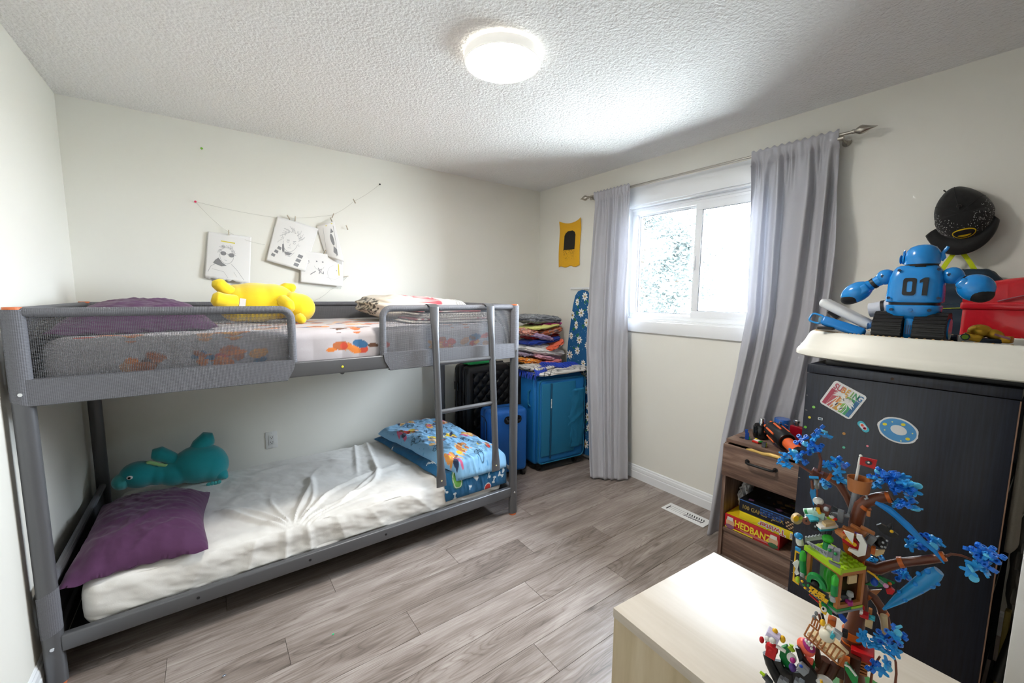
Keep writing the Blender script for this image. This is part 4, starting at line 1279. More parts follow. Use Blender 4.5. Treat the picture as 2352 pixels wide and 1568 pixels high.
# large blue case
sc_ = thing('suitcase', 'large teal blue fabric suitcase standing in the corner beside the curtain', 'suitcase', (2.325, 2.575, 0), R(-5.5), group='suitcases in the corner')
MB().box((0, .01, .425), (.50, .235, .73), bev=.035, seg=4).build('body', BLU, sc_, local=True)
MB().box((0, -.115, .425), (.47, .07, .70), bev=.03, seg=4).build('front_section', BLU, sc_, local=True)
MB().box((-.045, -.152, .44), (.34, .016, .60), bev=.007, seg=3).build('front_pocket', BLUT, sc_, local=True)
b = MB()
def pk(u, v):
    x, z = lerp(.05, .222, u), lerp(.17, .67, v)
    return Vector((x, -.153 - .010 * math.sin(math.pi * u) * (1 if v < .99 else .3) + .004 * fbm(u * 4, v * 6, 2) - .006 * ridge((v - .55 + .3 * u) / .06) - .006 * ridge((v - .40 - .2 * u) / .05), z))
b.grid(20, 40, pk); b.build('side_pocket', BLUT, sc_, local=True, smooth=80, solid=.003)
def rrect(x0, x1, y, z0, z1, r):
    return [(x + (x0 + x1) / 2, y, z + (z0 + z1) / 2) for x, z in rpoly(x1 - x0, z1 - z0, r, 6)]
for (x0, x1, y, z0, z1, r_) in ((-.235, .235, -.146, .08, .77, .04), (-.245, .245, -.080, .07, .78, .045)):
    q = rrect(x0, x1, y, z0, z1, r_); MB().tube(q + [q[0]], .005, 8).build('piping', BLUT, sc_, local=True)
b = MB().span(-.135, -.118, -.165, -.158, .12, .74, bev=.002); z_ = b.build('zip', nyl('dark_teal_zip', '#0d4a6c'), sc_, local=True)
for k in range(7): MB().span(-.131, -.123, -.167, -.1645, .54 + k * .011, .548 + k * .011).build('zip_tag_mark', P('#d7dde0', .5), z_, local=True)
b = MB().tube([(-.252, -.05, .68), (-.262, -.03, .66), (-.262, -.03, .56), (-.252, -.05, .54)], .007, 8); b.build('side_handle', BLUT, sc_, local=True)
b = MB().tube([(-.07, .0, .79), (-.06, .0, .805), (.06, .0, .805), (.07, .0, .79)], .008, 8); b.build('top_handle', TIRE, sc_, local=True)
wheels(sc_, (-.19, .19), (-.08, .10))
# small blue case
s2 = thing('suitcase', 'small royal blue suitcase with a recessed handle standing behind the ladder', 'suitcase', (1.855, 2.622, 0), R(-9), group='suitcases in the corner')
MB().box((0, 0, .30), (.335, .205, .51), bev=.035, seg=4).build('body', BLU2, s2, local=True)
MB().box((0, .0, .30), (.345, .05, .515), bev=.02, seg=3).build('gusset', nyl('deep_blue_nylon', '#14508f'), s2, local=True)
hr = MB().prism(rpoly(.15, .062, .028), .006, M=frame((.03, -.100, .475), (1, 0, 0), (0, 0, 1))).build('handle_recess', P('#15171b', .4), s2, local=True)
b = MB().tube([(-.035, -.106, .49), (-.025, -.116, .47), (.085, -.116, .47), (.095, -.106, .49)], .009, 10); b.build('grip', P('#24262b', .3), hr, local=True)
q = [(-.170, y - .01, z) for y, z in ((-.04, .10), (-.04, .46), (.0, .49), (.06, .49))]
zz = MB().tube(q, .004, 8).build('zip', P('#14304f', .5), s2, local=True)
MB().tube([(-.174, -.05, .33), (-.176, -.05, .29)], .004, 8).build('zip_pull', CHROME, zz, local=True)
wheels(s2, (-.13, .14), (-.07, .07), .026)
# black quilted case
s3 = thing('suitcase', 'tall black hard suitcase with a quilted front behind the bed end', 'suitcase', (1.915, 3.03, 0), group='suitcases in the corner')
DK = P('#17181b', .38); DK2 = P('#2c2e33', .3)
MB().box((0, .075, .445), (.44, .115, .80), bev=.045, seg=4).build('rear_shell', DK, s3, local=True)
MB().box((0, -.055, .445), (.44, .125, .80), bev=.045, seg=4).build('front_shell', DK, s3, local=True)
MB().box((0, .013, .445), (.447, .018, .807), bev=.006).build('zip_band', DK2, s3, local=True)
q = rrect(-.205, .205, -.095, .065, .825, .06); MB().tube(q + [q[0]], .011, 10).build('corner_rib', DK2, s3, local=True)
q = rrect(-.222, .222, -.055, .045, .845, .06); MB().tube(q + [q[0]], .006, 8).build('corner_rib', DK2, s3, local=True)
q = rrect(-.222, .222, .075, .045, .845, .06); MB().tube(q + [q[0]], .006, 8).build('corner_rib', DK2, s3, local=True)
def qf(u, v):
    x, z = lerp(-.165, .185, u), lerp(.11, .79, v)
    a, c_ = (x + z) * 11, (x - z) * 11
    return Vector((x, -.119 - .016 * (abs(math.sin(a * math.pi)) * abs(math.sin(c_ * math.pi))) ** .5, z))
MB().grid(70, 130, qf).build('quilted_panel', mat('black_leatherette', '#1c1d20', .3), s3, local=True, smooth=60)
MB().box((-.228, .06, .66), (.016, .06, .07), bev=.006).build('lock', DK, s3, local=True)
MB().box((-.226, -.05, .58), (.010, .03, .09), bev=.004).build('side_grip', DK, s3, local=True)
b = MB().tube([(-.08, .01, .845), (-.07, .01, .868), (.07, .01, .868), (.08, .01, .845)], .009, 8); b.build('top_handle', DK2, s3, local=True)
wheels(s3, (-.17, .17), (-.07, .09))
gb = thing('folded_bag', 'bright green folded bag lying on the black suitcase', 'bag', (1.92, 2.98, .847))
superslab((1.87, 3.02, .866), (.30, .14, .034), (0, 0, .1), 4.0, .004, .4, .4, 40, 16).build('cloth', F('#17914d'), gb, smooth=80)
bx = thing('storage_box', 'dark box behind the blue suitcase carrying the pile of clothes', 'storage box', (2.40, 2.96, 0))
MB().span(2.17, 2.63, 2.775, 3.15, 0, .79, bev=.006).build('carton', P('#26272b', .7), bx)
MB().span(2.165, 2.635, 2.77, 3.155, .76, .806, bev=.006).build('lid', P('#1c1d20', .6), bx)

# pile of folded clothes, bottom to top: label, x, y, z, size, tilt, colour or pattern
def speck(c0, cs, f=16.0, th=.1):
    c0 = srgb(c0); cs = [srgb(c_) for c_ in cs]
    def fn(x, y, z):
        n_ = noise.noise((x * f, y * f, z * f * .6))
        return cs[int(abs(noise.noise((x * f * .7 + 9, y * f * .7, z * f * .5))) * 40) % len(cs)] if n_ > th else c0
    return fn
G = 'pile of folded clothes in the corner'
pile = [('dark folded cloth at the very bottom of the clothes pile', 2.36, 2.90, .822, (.42, .26, .030), .0, '#1f2023'),
        ('orange printed garment folded at the bottom left of the pile', 2.265, 2.83, .862, (.20, .26, .060), .16, speck('#dd8322', ['#f0e6d0', '#4a3a2c', '#e8b04a'], 5, .22)),
        ('salmon garment bunched near the bottom of the clothes pile', 2.44, 2.81, .850, (.26, .26, .044), -.05, '#e58a90'),
        ('pale lilac garment folded low on the right of the pile', 2.505, 2.86, .884, (.19, .26, .055), .08, '#c0abc7'),
        ('rose pink garment folded above the salmon one', 2.375, 2.81, .894, (.22, .24, .040), .25, '#e3b0c2'),
        ('grey lilac sleeve poking from the left of the pile', 2.25, 2.87, .922, (.15, .22, .030), .0, '#a294ac'),
        ('crumpled white garment folded in the middle of the pile', 2.415, 2.84, .946, (.44, .30, .070), .16, '#eceae8'),
        ('white shirt folded on top of the other white garment', 2.43, 2.86, .992, (.40, .28, .048), .05, '#f0efed'),
        ('coral orange garment folded with its roll to the front', 2.465, 2.775, 1.004, (.20, .24, .048), -.42, '#f0704f'),
        ('royal blue garment folded above the coral one', 2.385, 2.83, 1.042, (.37, .28, .044), -.12, '#17389a'),
        ('red garment tucked above the blue one', 2.42, 2.86, 1.074, (.34, .27, .028), -.06, '#c01624'),
        ('lilac garment draped over the blue one', 2.335, 2.785, 1.078, (.21, .26, .040), .30, '#c3a8cd'),
        ('floral pink garment folded at the left of the pile', 2.24, 2.84, 1.122, (.15, .24, .062), .05, speck('#e0a091', ['#44506a', '#f0dccb', '#c96a55'], 6, .15)),
        ('rust floral garment folded on the right of the pile', 2.44, 2.82, 1.126, (.28, .27, .062), -.12, speck('#b0603f', ['#4f96ac', '#e0a070', '#cf7a46'], 4.5, .2)),
        ('lemon yellow garment folded below the grey top', 2.37, 2.82, 1.168, (.35, .28, .032), -.10, '#e6e588'),
        ('magenta garment peeking out below the grey top', 2.455, 2.84, 1.188, (.27, .27, .022), .0, '#cc3a94'),
        ('marled grey top folded on the very top of the pile', 2.375, 2.85, 1.228, (.43, .30, .076), .05, speck('#7c8188', ['#565b62', '#9ca1a7'], 12, .0))]
for k, (lb, x, y, z, sz, tl, cc) in enumerate(pile):
    if isinstance(cc, str):
        o = superslab((x, y, z), sz, (0, tl, .05 * ((k % 3) - 1)), k * 2.7, .011, .6, .6, 70, 26, freq=1.5).build('folded_garment', F(cc), smooth=80)
    else:
        o = superslab((x, y, z), sz, (0, tl, .05 * ((k % 3) - 1)), k * 2.7, .011, .6, .6, 90, 34, cc, freq=1.5).build('folded_garment', VC, smooth=80)
    tag(o, lb, 'clothing', G)
# checked throw with blue fringe on the large case
tw = thing('throw_blanket', 'white and black checked throw with blue fringe on the blue suitcase', 'blanket', (2.32, 2.58, .80))
def twc(x, y, z):
    a, c_ = (x * .29 + y * .15), (x * .29 - y * .15)
    d = min(abs(((a * 16) % 1) - .5), abs(((c_ * 16) % 1) - .5))
    return srgb('#2a2b2f') if d < .075 else srgb('#dcd9d5')
superslab((2.335, 2.545, .822), (.56, .32, .030), (0, -.02, R(-5)), 3.0, .006, .3, .3, 200, 40, twc).build('lower_fold', VC, tw, smooth=80)
superslab((2.175, 2.62, .848), (.30, .25, .026), (0, .04, R(14)), 7.0, .006, .35, .35, 120, 30, twc).build('upper_fold', VC, tw, smooth=80)
b = MB(); rk = random.Random(31)
def tassel(x, y, z, dx, dy, dz):
    w = Vector((rk.uniform(-.006, .006), rk.uniform(-.006, .006), 0))
    b.tube([(x, y, z), Vector((x + dx * .5, y + dy * .5, z + dz * .3)) + w, Vector((x + dx, y + dy, z + dz)) + w * 1.6], [.0048, .0042, .002], 5)
for k in range(90):
    t = k / 89; tassel(2.20 + .38 * t, 2.60 - .03 * t + .02 * math.sin(t * 9), .880 - .026 * t + rk.uniform(-.005, .005), rk.uniform(-.01, .01), -.075, -.030)
for k in range(60):
    t = k / 59; tassel(2.19 - .13 * t, 2.53 - .03 * t, .866 - .012 * t, -.016, -.062, -.040)
for k in range(26): tassel(2.055, 2.46 + .012 * k, .826, -.018, -.006, -.05)
b.build('fringe', F('#1b3fae'), tw, kind='stuff')

# ------------------------------------------------------------ bedside cabinet
WAL = wood('walnut_laminate', '#5a453b', '#7d6355', '#a08878', 1.3, .42, 1)
WALZ = wood('walnut_laminate_upright', '#5a453b', '#7d6355', '#a08878', 1.3, .42, 2)
ns = thing('bedside_cabinet', 'walnut bedside cabinet with one drawer and an open shelf of games', 'bedside cabinet', (2.40, .85, 0))
NX0, NX1, NY0, NY1 = 2.245, 2.545, .625, 1.073
MB().span(NX0 + .017, NX1, NY0, NY1, .650, .668, bev=.001).build('top', WAL, ns)
MB().span(NX0, NX1, NY1 - .018, NY1, 0, .650, bev=.001).build('side_panel', WALZ, ns)
MB().span(NX0, NX1, NY0, NY0 + .018, 0, .650, bev=.001).build('side_panel', WALZ, ns)
MB().span(NX1 - .012, NX1, NY0, NY1, .1, .65).build('back_panel', WAL, ns)
MB().span(NX0 + .004, NX1 - .012, NY0 + .018, NY1 - .018, .150, .166, bev=.001).build('shelf', WAL, ns)
MB().span(NX0 + .012, NX0 + .028, NY0 + .018, NY1 - .018, .0, .150, bev=.001).build('plinth', WAL, ns)
MB().span(NX0 + .02, NX1 - .012, NY0 + .018, NY1 - .018, .455, .468).build('divider', WAL, ns)
dr = MB().span(NX0 - .018, NX0 - .001, NY0 + .002, NY1 - .002, .470, .646, bev=.0015).build('drawer', WAL, ns)
b = MB().span(NX0, NX0 + .25, NY0 + .03, NY1 - .03, .485, .49)
for y in (NY0 + .025, NY1 - .037): b.span(NX0, NX0 + .25, y, y + .012, .485, .61)
b.build('drawer_box', P('#2b2522', .8), dr)
b = MB().tube([(NX0 - .018, .942, .588), (NX0 - .040, .938, .586), (NX0 - .046, .925, .586), (NX0 - .046, .826, .586), (NX0 - .040, .813, .586), (NX0 - .018, .809, .588)], .0065, 10)
for y in (.942, .809): b.tube([(NX0 - .0175, y, .588), (NX0 - .023, y, .588)], .011, 12)
b.build('handle', P('#1a1b1d', .45), dr)
MB().box((2.34, 1.025, .6685), (.028, .022, .001)).build('cable_cap', P('#17171a', .5), ns)
# gold cloth peeking from the drawer
gd = thing('gold_scarf', 'crumpled gold fabric sticking out of the drawer', 'fabric', (2.235, .86, .645))
b = MB(); b.tube([(2.236, .955, .648), (2.233, .93, .652), (2.232, .90, .651), (2.230, .87, .650), (2.231, .84, .656), (2.230, .80, .655), (2.233, .765, .653)], [.003, .007, .006, .008, .010, .010, .004], 10)
b.bend(lambda v: v + Vector((.002 * fbm(v.x * 60, v.y * 60, v.z * 60), 0, .003 * fbm(v.y * 90, v.z * 60, 2)))); b.build('fold', mat('gold_satin', '#d9b566', .35, .2, bump=.3, bscale=120), gd)

# games on the shelf
def gamebox(name, label, y0, y1, z0, z1, x0, x1, top, side, m=None):
    th = thing(name, label, 'board game', ((x0 + x1) / 2, (y0 + y1) / 2, z0), group='board games on the shelf')
    MB().span(x0 + .002, x1 - .002, y0 + .002, y1 - .002, z0, z0 + (z1 - z0) * .3).build('tray', P(side, .4), th)
    lid = MB().span(x0, x1, y0, y1, z0 + (z1 - z0) * .12, z1, bev=.001).build('lid', P(side, .35), th)
    MB().span(x0 + .004, x1 - .004, y0 + .004, y1 - .004, z1 - .0004, z1 + .0006).build('lid_print', P(top, .3), lid)
    return th, lid
def front(x, yl, z): return frame((x, yl, z), (0, -1, 0), (0, 0, 1))   # faces the room, x runs to the right in view
th, lid = gamebox('board_game', 'red game box reading HEDBANZ at the bottom of the stack', .775, 1.050, .167, .246, 2.258, 2.515, '#e8c21c', '#c2242c')
YT, WT = P('#f2dd3a', .5), P('#f0ece4', .5)
text('title_lettering', 'HEDBANZ', .050, YT, front(2.2575, .905, .207) @ Matrix.Rotation(R(-2), 4, 'Z'), lid, bold=.0014, squeeze=.80)
for k in range(3): MB().span(2.2565, 2.2575, .80 + .0 + .03 * (k % 2), .985 - .02 * k, .186 - k * .004, .1872 - k * .004).build('small_print', P('#e8a8a4', .5), lid)
for k, y in enumerate((1.02, .803)):
    M_ = front(2.2572, y, .203)
    MB().prism(oval(.022, .030, 18), .0008, M=M_).build('picture_patch', P('#e2b490', .5), lid)
    MB().prism(oval(.024, .012, 14), .0008, M=M_ @ Matrix.Translation((0, -.022, .0006))).build('picture_patch', P('#8a5a78' if k == 0 else '#3f6a48', .5), lid)
    MB().prism(rpoly(.032, .020, .004), .0008, M=M_ @ Matrix.Translation((0, .022, .0010))).build('picture_patch', P('#e9e6dc', .5), lid)
MB().span(2.2562, 2.2572, .90, 1.046, .170, .176).build('barcode_strip', P('#f0dc30', .5), lid)
th, lid = gamebox('board_game', 'yellow game box with upside-down Twister lettering in the middle of the stack', .655, .975, .249, .291, 2.256, 2.515, '#e8d028', '#ead21f')
text('title_lettering', 'Twister', .040, P('#d8e8ef', .5), front(2.2552, .815, .270) @ Matrix.Rotation(R(180), 4, 'Z'), lid, bold=.0030)
text('title_lettering', 'Twister', .040, P('#c0343a', .5), front(2.2548, .815, .270) @ Matrix.Rotation(R(180), 4, 'Z'), lid, bold=.0004)
bc = MB().prism(rpoly(.034, .030, .002), .0006, M=front(2.2555, .715, .270)).build('barcode_label', WT, lid)
for k in range(8): MB().span(2.2542, 2.2549, .7025 + k * .0035, .7025 + k * .0035 + (.0018 if k % 3 else .001), .260, .282).build('bar', P('#222222', .5), bc)
th, lid = gamebox('board_game', 'black game box reading 100 GAMES JEUX on top of the stack', .655, .980, .294, .360, 2.258, 2.515, '#14151a', '#171c29')
text('title_lettering', '100 GAMES \u00b7 JEUX', .030, P('#b39a4e', .4), front(2.2575, .865, .322), lid, bold=.0004, squeeze=.85)
MB().span(2.2565, 2.2582, .655, .980, .355, .3595).build('edge_stripe', P('#3f6fb8', .4), lid)
rk = random.Random(2)
for k in range(26):
    M_ = front(2.2575, .87 - .0125 * (k % 9), .345 - .011 * (k // 9)); MB().prism(rpoly(.011, .008, .001, 1), .0006, M=M_).build('board_square', P(rk.choice(['#2f62ac', '#27509a', '#1e3d78']), .4), lid)
for k in range(30):
    M_ = front(2.2573, .755 - .0095 * (k % 6) - .002 * (k // 6), .335 - .008 * (k // 6)); MB().prism(rpoly(.0085, .006, .001, 1), .0006, M=M_).build('board_square', P('#d9b890' if (k + k // 6) % 2 else '#4a3526', .4), lid)
for k in range(46):
    x, y = rk.uniform(2.29, 2.49), rk.uniform(.68, .95)
    if abs((y - .80) + (x - 2.38) * .9) < .11:
        MB().box((x, y, .3612), (rk.uniform(.008, .035), rk.uniform(.008, .03), .0006), (0, 0, rk.uniform(0, 1))).build('lid_picture_patch', P(rk.choice(['#4a6a3a', '#7a5a38', '#2f3a5a', '#6a4a6a', '#8a7040', '#38302c']), .4), lid)
pp = thing('paper_packet', 'crumpled white paper packet behind the game boxes', 'packet', (2.40, 1.02, .247))
superslab((2.42, 1.02, .325), (.12, .05, .15), (.1, .3, .2), 2.0, .012, .6, .6, 30, 16).build('paper', P('#e4e4e6', .7), pp, smooth=0)
tag(MB().tube([(2.30, .735, .172), (2.28, .69, .172), (2.27, .66, .172)], [.004, .006, .003], 8).build('blue_pen', P('#2a86d8', .4)), 'short blue pen end on the shelf beside the games', 'pen')

# things on the bedside cabinet
ZN = .669
pf = thing('perfume_bottle', 'squat black perfume bottle with a chrome cap', 'bottle', (2.42, .965, ZN))
MB().lathe([(.020, 0), (.036, .004), (.040, .020), (.040, .062), (.033, .076), (.014, .082)], (2.42, .965, ZN), n=24).build('bottle', P('#131416', .15), pf)
MB().lathe([(.0145, .082), (.0145, .108), (.013, .110)], (2.42, .965, ZN), n=20).build('cap', CHROME, pf)
ff = thing('blue_flask', 'blue cylindrical flask at the back of the bedside cabinet', 'bottle', (2.50, .895, ZN))
MB().lathe([(.036, 0), (.038, .004), (.038, .110), (.036, .113), (.030, .113)], (2.50, .895, ZN), n=28).build('body', P('#2360b4', .25, coat=.5), ff)
M_ = frame((2.463, .887, ZN + .075), (.2, -1, 0), (0, 0, 1)); MB().prism(rpoly(.012, .03, .005), .003, M=M_).build('latch', CHROME, ff)
rf = thing('red_flask', 'flat red glass bottle with a chrome stopper', 'bottle', (2.47, .80, ZN))
MB().box((2.47, .80, ZN + .05), (.032, .085, .10), bev=.006).build('bottle', mat('red_glass', '#b3152a', .08, trans=.35), rf)
MB().lathe([(.012, .10), (.012, .115), (.017, .117), (.017, .128), (.013, .132)], (2.47, .815, ZN), n=20).build('stopper', CHROME, rf)
BO, OR = P('#1b1b1d', .35), P('#ee6a35', .4)
tb = thing('toy_blaster', 'black and orange toy blaster barrel lying on the bedside cabinet', 'toy', (2.33, .82, ZN))
A_, B_ = Vector((2.40, .905, .742)), Vector((2.185, .69, .712))
dirn = (B_ - A_).normalized(); sd = dirn.cross(Vector((0, 0, 1))).normalized(); up_ = sd.cross(dirn)
def ax(t, a=0, r_=0): return A_ + dirn * t + (sd * math.cos(a) + up_ * math.sin(a)) * r_
MB().tube([ax(0), ax(.006), ax(.16), ax(.166)], [.036, .041, .044, .040], 28).build('drum', BO, tb)
MB().tube([ax(.166), ax(.30)], .026, 24).build('barrel', BO, tb)
MB().tube([ax(.175), ax(.27)], .0272, 24).build('barrel_sleeve', OR, tb)
MB().tube([ax(.185), ax(.285)], .008, 10).build('rod', BO, tb)
for k in range(6):
    a = R(20 + 60 * k)
    MB().tube([ax(.03, a, .0425), ax(.11, a, .0440)], .005, 8).build('drum_stripe', OR, tb)
    MB().ell(ax(-.004, a, .034), (.008, .008, .008)).build('drum_button', OR, tb)
MB().tube([ax(-.003, R(150), .035), ax(-.03, R(150), .055), ax(-.035, R(165), .07), ax(-.015, R(170), .085)], .0015, 6).build('pull_cord', P('#b07a58', .6), tb)
BRK = {}
def brick(label, name, c, rz, parts):
    th = thing(name, label, 'toy brick', (*c, ZN), rz, group='loose toy bricks')
    for col, cc, sz in parts:
        MB().box(cc, sz, bev=.0008, seg=1).build('block', P(col, .25), th, local=True)
brick('small blue and white toy brick figure standing on the bedside cabinet', 'toy_brick', (2.335, 1.0), .5, (('#1f4fa8', (0, 0, .018), (.020, .018, .036)), ('#e8e8e6', (.004, 0, .040), (.012, .010, .012)), ('#2d9a4a', (-.004, -.010, .008), (.008, .012, .016)), ('#1f4fa8', (0, .004, .045), (.010, .014, .018))))
brick('flat red white and green toy bricks by the perfume bottle', 'toy_brick', (2.325, .945), -.2, (('#d2281f', (0, 0, .004), (.03, .034, .008)), ('#f0f0ee', (.004, 0, .011), (.018, .030, .006)), ('#2c9a3e', (.0, -.022, .011), (.02, .014, .006)), ('#e8d23a', (.008, .008, .016), (.01, .01, .006))))
brick('tiny grey and lime toy brick under the blaster', 'toy_brick', (2.285, .892), .2, (('#4b4f55', (0, 0, .012), (.022, .018, .024)), ('#b6d62c', (0, -.010, .012), (.008, .003, .02))))

# ------------------------------------------------------------ dark cabinet with stickers
CX, CX1, CY0, CY1, CZ = 1.75, 2.47, .066, .560, 1.200
def dark_wood():
    m, nt, b, N, Lk = nodes('black_blue_woodgrain')
    tc = N('ShaderNodeTexCoord'); mp = N('ShaderNodeMapping'); mp.inputs['Scale'].default_value = (160, 160, 6)
    n = N('ShaderNodeTexNoise'); n.inputs['Scale'].default_value = 1; n.inputs['Detail'].default_value = 6
    Lk(tc.outputs['Object'], mp.inputs[0]); Lk(mp.outputs[0], n.inputs['Vector'])
    cr = N('ShaderNodeValToRGB'); e = cr.color_ramp.elements
    e[0].position = .35; e[0].color = (*srgb('#1b1f29'), 1); e[1].position = .7; e[1].color = (*srgb('#232835'), 1)
    Lk(n.outputs['Fac'], cr.inputs[0]); Lk(cr.outputs[0], b.inputs['Base Color'])
    b.inputs['Roughness'].default_value = .27
    return m
DW = dark_wood()
cb = thing('cabinet', 'tall black woodgrain cabinet with stickers on its side', 'cabinet', ((CX + CX1) / 2, (CY0 + CY1) / 2, 0))
MB().span(CX, CX + .018, CY0, CY1, 0, CZ - .032, bev=.0015).build('side_panel', DW, cb)
MB().span(CX1 - .018, CX1, CY0, CY1, 0, CZ - .032, bev=.0015).build('side_panel', DW, cb)
MB().span(CX + .018, CX1 - .018, CY1 - .016, CY1, 0, CZ - .032).build('back_panel', DW, cb)
MB().span(CX - .0015, CX1, CY0 - .002, CY1 + .001, CZ - .030, CZ, bev=.002).build('top', DW, cb)
for z in (.05, .44, .80): MB().span(CX + .018, CX1 - .018, CY0 + .01, CY1 - .016, z, z + .018).build('shelf', DW, cb)
MB().span(CX + .0005, CX + .0175, CY0 - .0022, CY0 + .0006, 0, CZ - .034).build('worn_edge', mat('raw_edge', '#8a6a56', .7, var=.4, bscale=90), cb)
MB().tube([(CX - .0005, .327, 1.184), (CX - .0018, .327, 1.184)], .0045, 12).build('knot_mark', P('#3a2a1c', .6), cb)
rk = random.Random(8)
for k in range(9): MB().box((CX - .0006, CY1 - .004 - rk.random() * .01, rk.uniform(.2, 1.12)), (.0004, rk.uniform(.003, .012), .0012)).build('scratch', P('#b9b6ae', .7), cb)
def wallp(y, z): return frame((CX - .0003, y, z), (0, -1, 0), (0, 0, 1))
# palm sticker: white rounded card, colour stripes, lettering and palms
SM = wallp(.449, 1.090) @ Matrix.Rotation(R(-25), 4, 'Z')
sw, sh = .101, .098
pst = MB().prism(rpoly(sw, sh, .010), .0008, M=SM).build('palm_sticker', P('#d9dadb', .4), cb, label='white sticker with rainbow stripes, palms and SUBEING lettering')
cols = ['#b04a5e', '#b8606a', '#d0874e', '#cfa04e', '#7fae5a', '#4a9a6a', '#3f6f9a']
iw, ih = sw - .012, sh - .012
for k, c_ in enumerate(cols):
    x0 = -iw / 2 + iw * k / 7
    MB().prism([(x0 + .0003, -ih / 2), (x0 + iw / 7 - .0003, -ih / 2), (x0 + iw / 7 - .0003, ih / 2 - .024), (x0 + .0003, ih / 2 - .024)], .0003, M=SM @ Matrix.Translation((0, 0, .0008))).build('stripe', P(c_, .45), pst)
    text('letter', 'SUBEING'[k], .029, P(c_, .45), SM @ Matrix.Translation((x0 + iw / 14, ih / 2 - .013, .0010)), pst, bold=.0007, squeeze=.72)
b = MB()
PMm = SM @ Matrix.Translation((0, 0, .0012))
fnS = lambda u, v: (PMm @ Vector((u, v, 0)), (PMm.to_3x3() @ Vector((0, 0, 1))))
for cx, cy, s_ in ((-.012, .008, 1.0), (.016, -.004, 1.15)):
    for k in range(9):
        a = R(-20 + 220 * k / 8); l_ = .021 * s_
        tip = (cx + l_ * math.cos(a), cy + l_ * .8 * math.sin(a) - .004)
        md_ = (cx + l_ * .55 * math.cos(a), cy + l_ * .75 * math.sin(a) + .002)
        n_ = (-math.sin(a) * .0035 * s_, math.cos(a) * .0035 * s_)
        patch(b, fnS, [(cx, cy), (md_[0] + n_[0], md_[1] + n_[1]), tip, (md_[0] - n_[0], md_[1] - n_[1])], 0)
for pts, w in (([(-.012, .008), (-.020, -.012), (-.030, -.043)], .0026), ([(-.012, .008), (-.014, -.015), (-.020, -.043)], .002), ([(.016, -.004), (.014, -.022), (.006, -.043)], .0026), ([(.018, -.004), (.024, -.022), (.022, -.043)], .002), ([(-.004, -.012), (-.008, -.03), (-.012, -.043)], .003)):
    stroke(b, fnS, pts, w, .0001)
for cx, cy in ((-.006, -.022), (.004, -.028), (-.012, -.026), (.012, -.030)): patch(b, fnS, [(cx + x, cy + y) for x, y in oval(.0035, .008, 12)], .0001)
b.build('palm_print', P('#e2e3e2', .45), pst, smooth=0)
# large oval sticker: blue oval with lemons and stars, no figure
OM = wallp(.301, 1.022) @ Matrix.Rotation(R(-14), 4, 'Z')
og = MB().prism([(x * (1 + .03 * math.sin(5 * k)), y) for k, (x, y) in enumerate(oval(.050, .040, 36))], .0008, M=OM).build('oval_sticker', P('#dadbdc', .4), cb, label='round white-edged blue sticker with small lemons')
MB().prism(oval(.045, .0355, 36), .0003, M=OM @ Matrix.Translation((0, 0, .0008))).build('blue_field', P('#4d92c9', .45), og)
for x, y in ((-.034, .004), (.030, -.014), (.006, .024)): MB().prism(oval(.0055, .0045, 14), .0003, M=OM @ Matrix.Translation((x, y, .0011)) @ Matrix.Rotation(.5, 4, 'Z')).build('lemon_print', P('#e3d53c', .45), og)
MB().prism(oval(.020, .015, 24), .0003, M=OM @ Matrix.Translation((.002, .002, .0011))).build('pale_disc', P('#d7dadd', .45), og)
for x, y in ((-.02, .02), (.034, .008), (.018, -.028), (-.028, -.014)): MB().prism([(.0022 * math.cos(R(72 * q)) * (1 if 1 else 0), .0022 * math.sin(R(72 * q))) for q in range(5)], .0003, M=OM @ Matrix.Translation((x, y, .0011))).build('star_print', P('#e8e29a', .45), og)
TM = wallp(.386, 1.0115) @ Matrix.Rotation(R(-50), 4, 'Z')
tg = MB().prism(rpoly(.040, .019, .0093, 6), .0008, M=TM).build('capsule_sticker', P('#43b3c9', .4), cb, label='turquoise capsule-shaped sticker')
MB().prism(oval(.013, .0075, 20), .0003, M=TM @ Matrix.Translation((0, 0, .0008))).build('pale_oval', P('#cfd9de', .4), tg)
for x, c_ in ((-.005, '#d8573c'), (.003, '#e08ab0'), (.007, '#b8343a')): MB().prism(oval(.0042, .0042, 12), .0003, M=TM @ Matrix.Translation((x, 0, .0011))).build('print_spot', P(c_, .4), tg)
for (y, z, s_, c_) in ((.530, 1.046, .0048, '#7fc05a'), (.540, 1.005, .0045, '#d7c63a'), (.550, .966, .0048, '#6fbf3f'), (.4355, .9735, .0048, '#b98a4a'), (.432, .925, .0042, '#5ab59a'), (.370, .949, .0034, '#d87a8a'), (.437, .885, .003, '#c9b87a')):
    MB().prism(oval(s_, s_, 14), .0006, M=wallp(y, z)).build('dot_sticker', P(c_, .4), cb)
for (y, z, w_, h_, a, c_, c2) in ((.507, 1.008, .014, .009, 0, '#cfd3d8', '#35566a'), (.506, .896, .017, .009, -62, '#d9dbd8', '#3f7a5e')):
    o = MB().prism(rpoly(w_, h_, .0015), .0006, M=wallp(y, z) @ Matrix.Rotation(R(a), 4, 'Z')).build('tiny_label_sticker', P(c_, .4), cb)
    MB().prism(rpoly(w_ * .7, h_ * .5, .0008), .0003, M=wallp(y, z) @ Matrix.Rotation(R(a), 4, 'Z') @ Matrix.Translation((0, 0, .0006))).build('label_print', P(c2, .4), o)

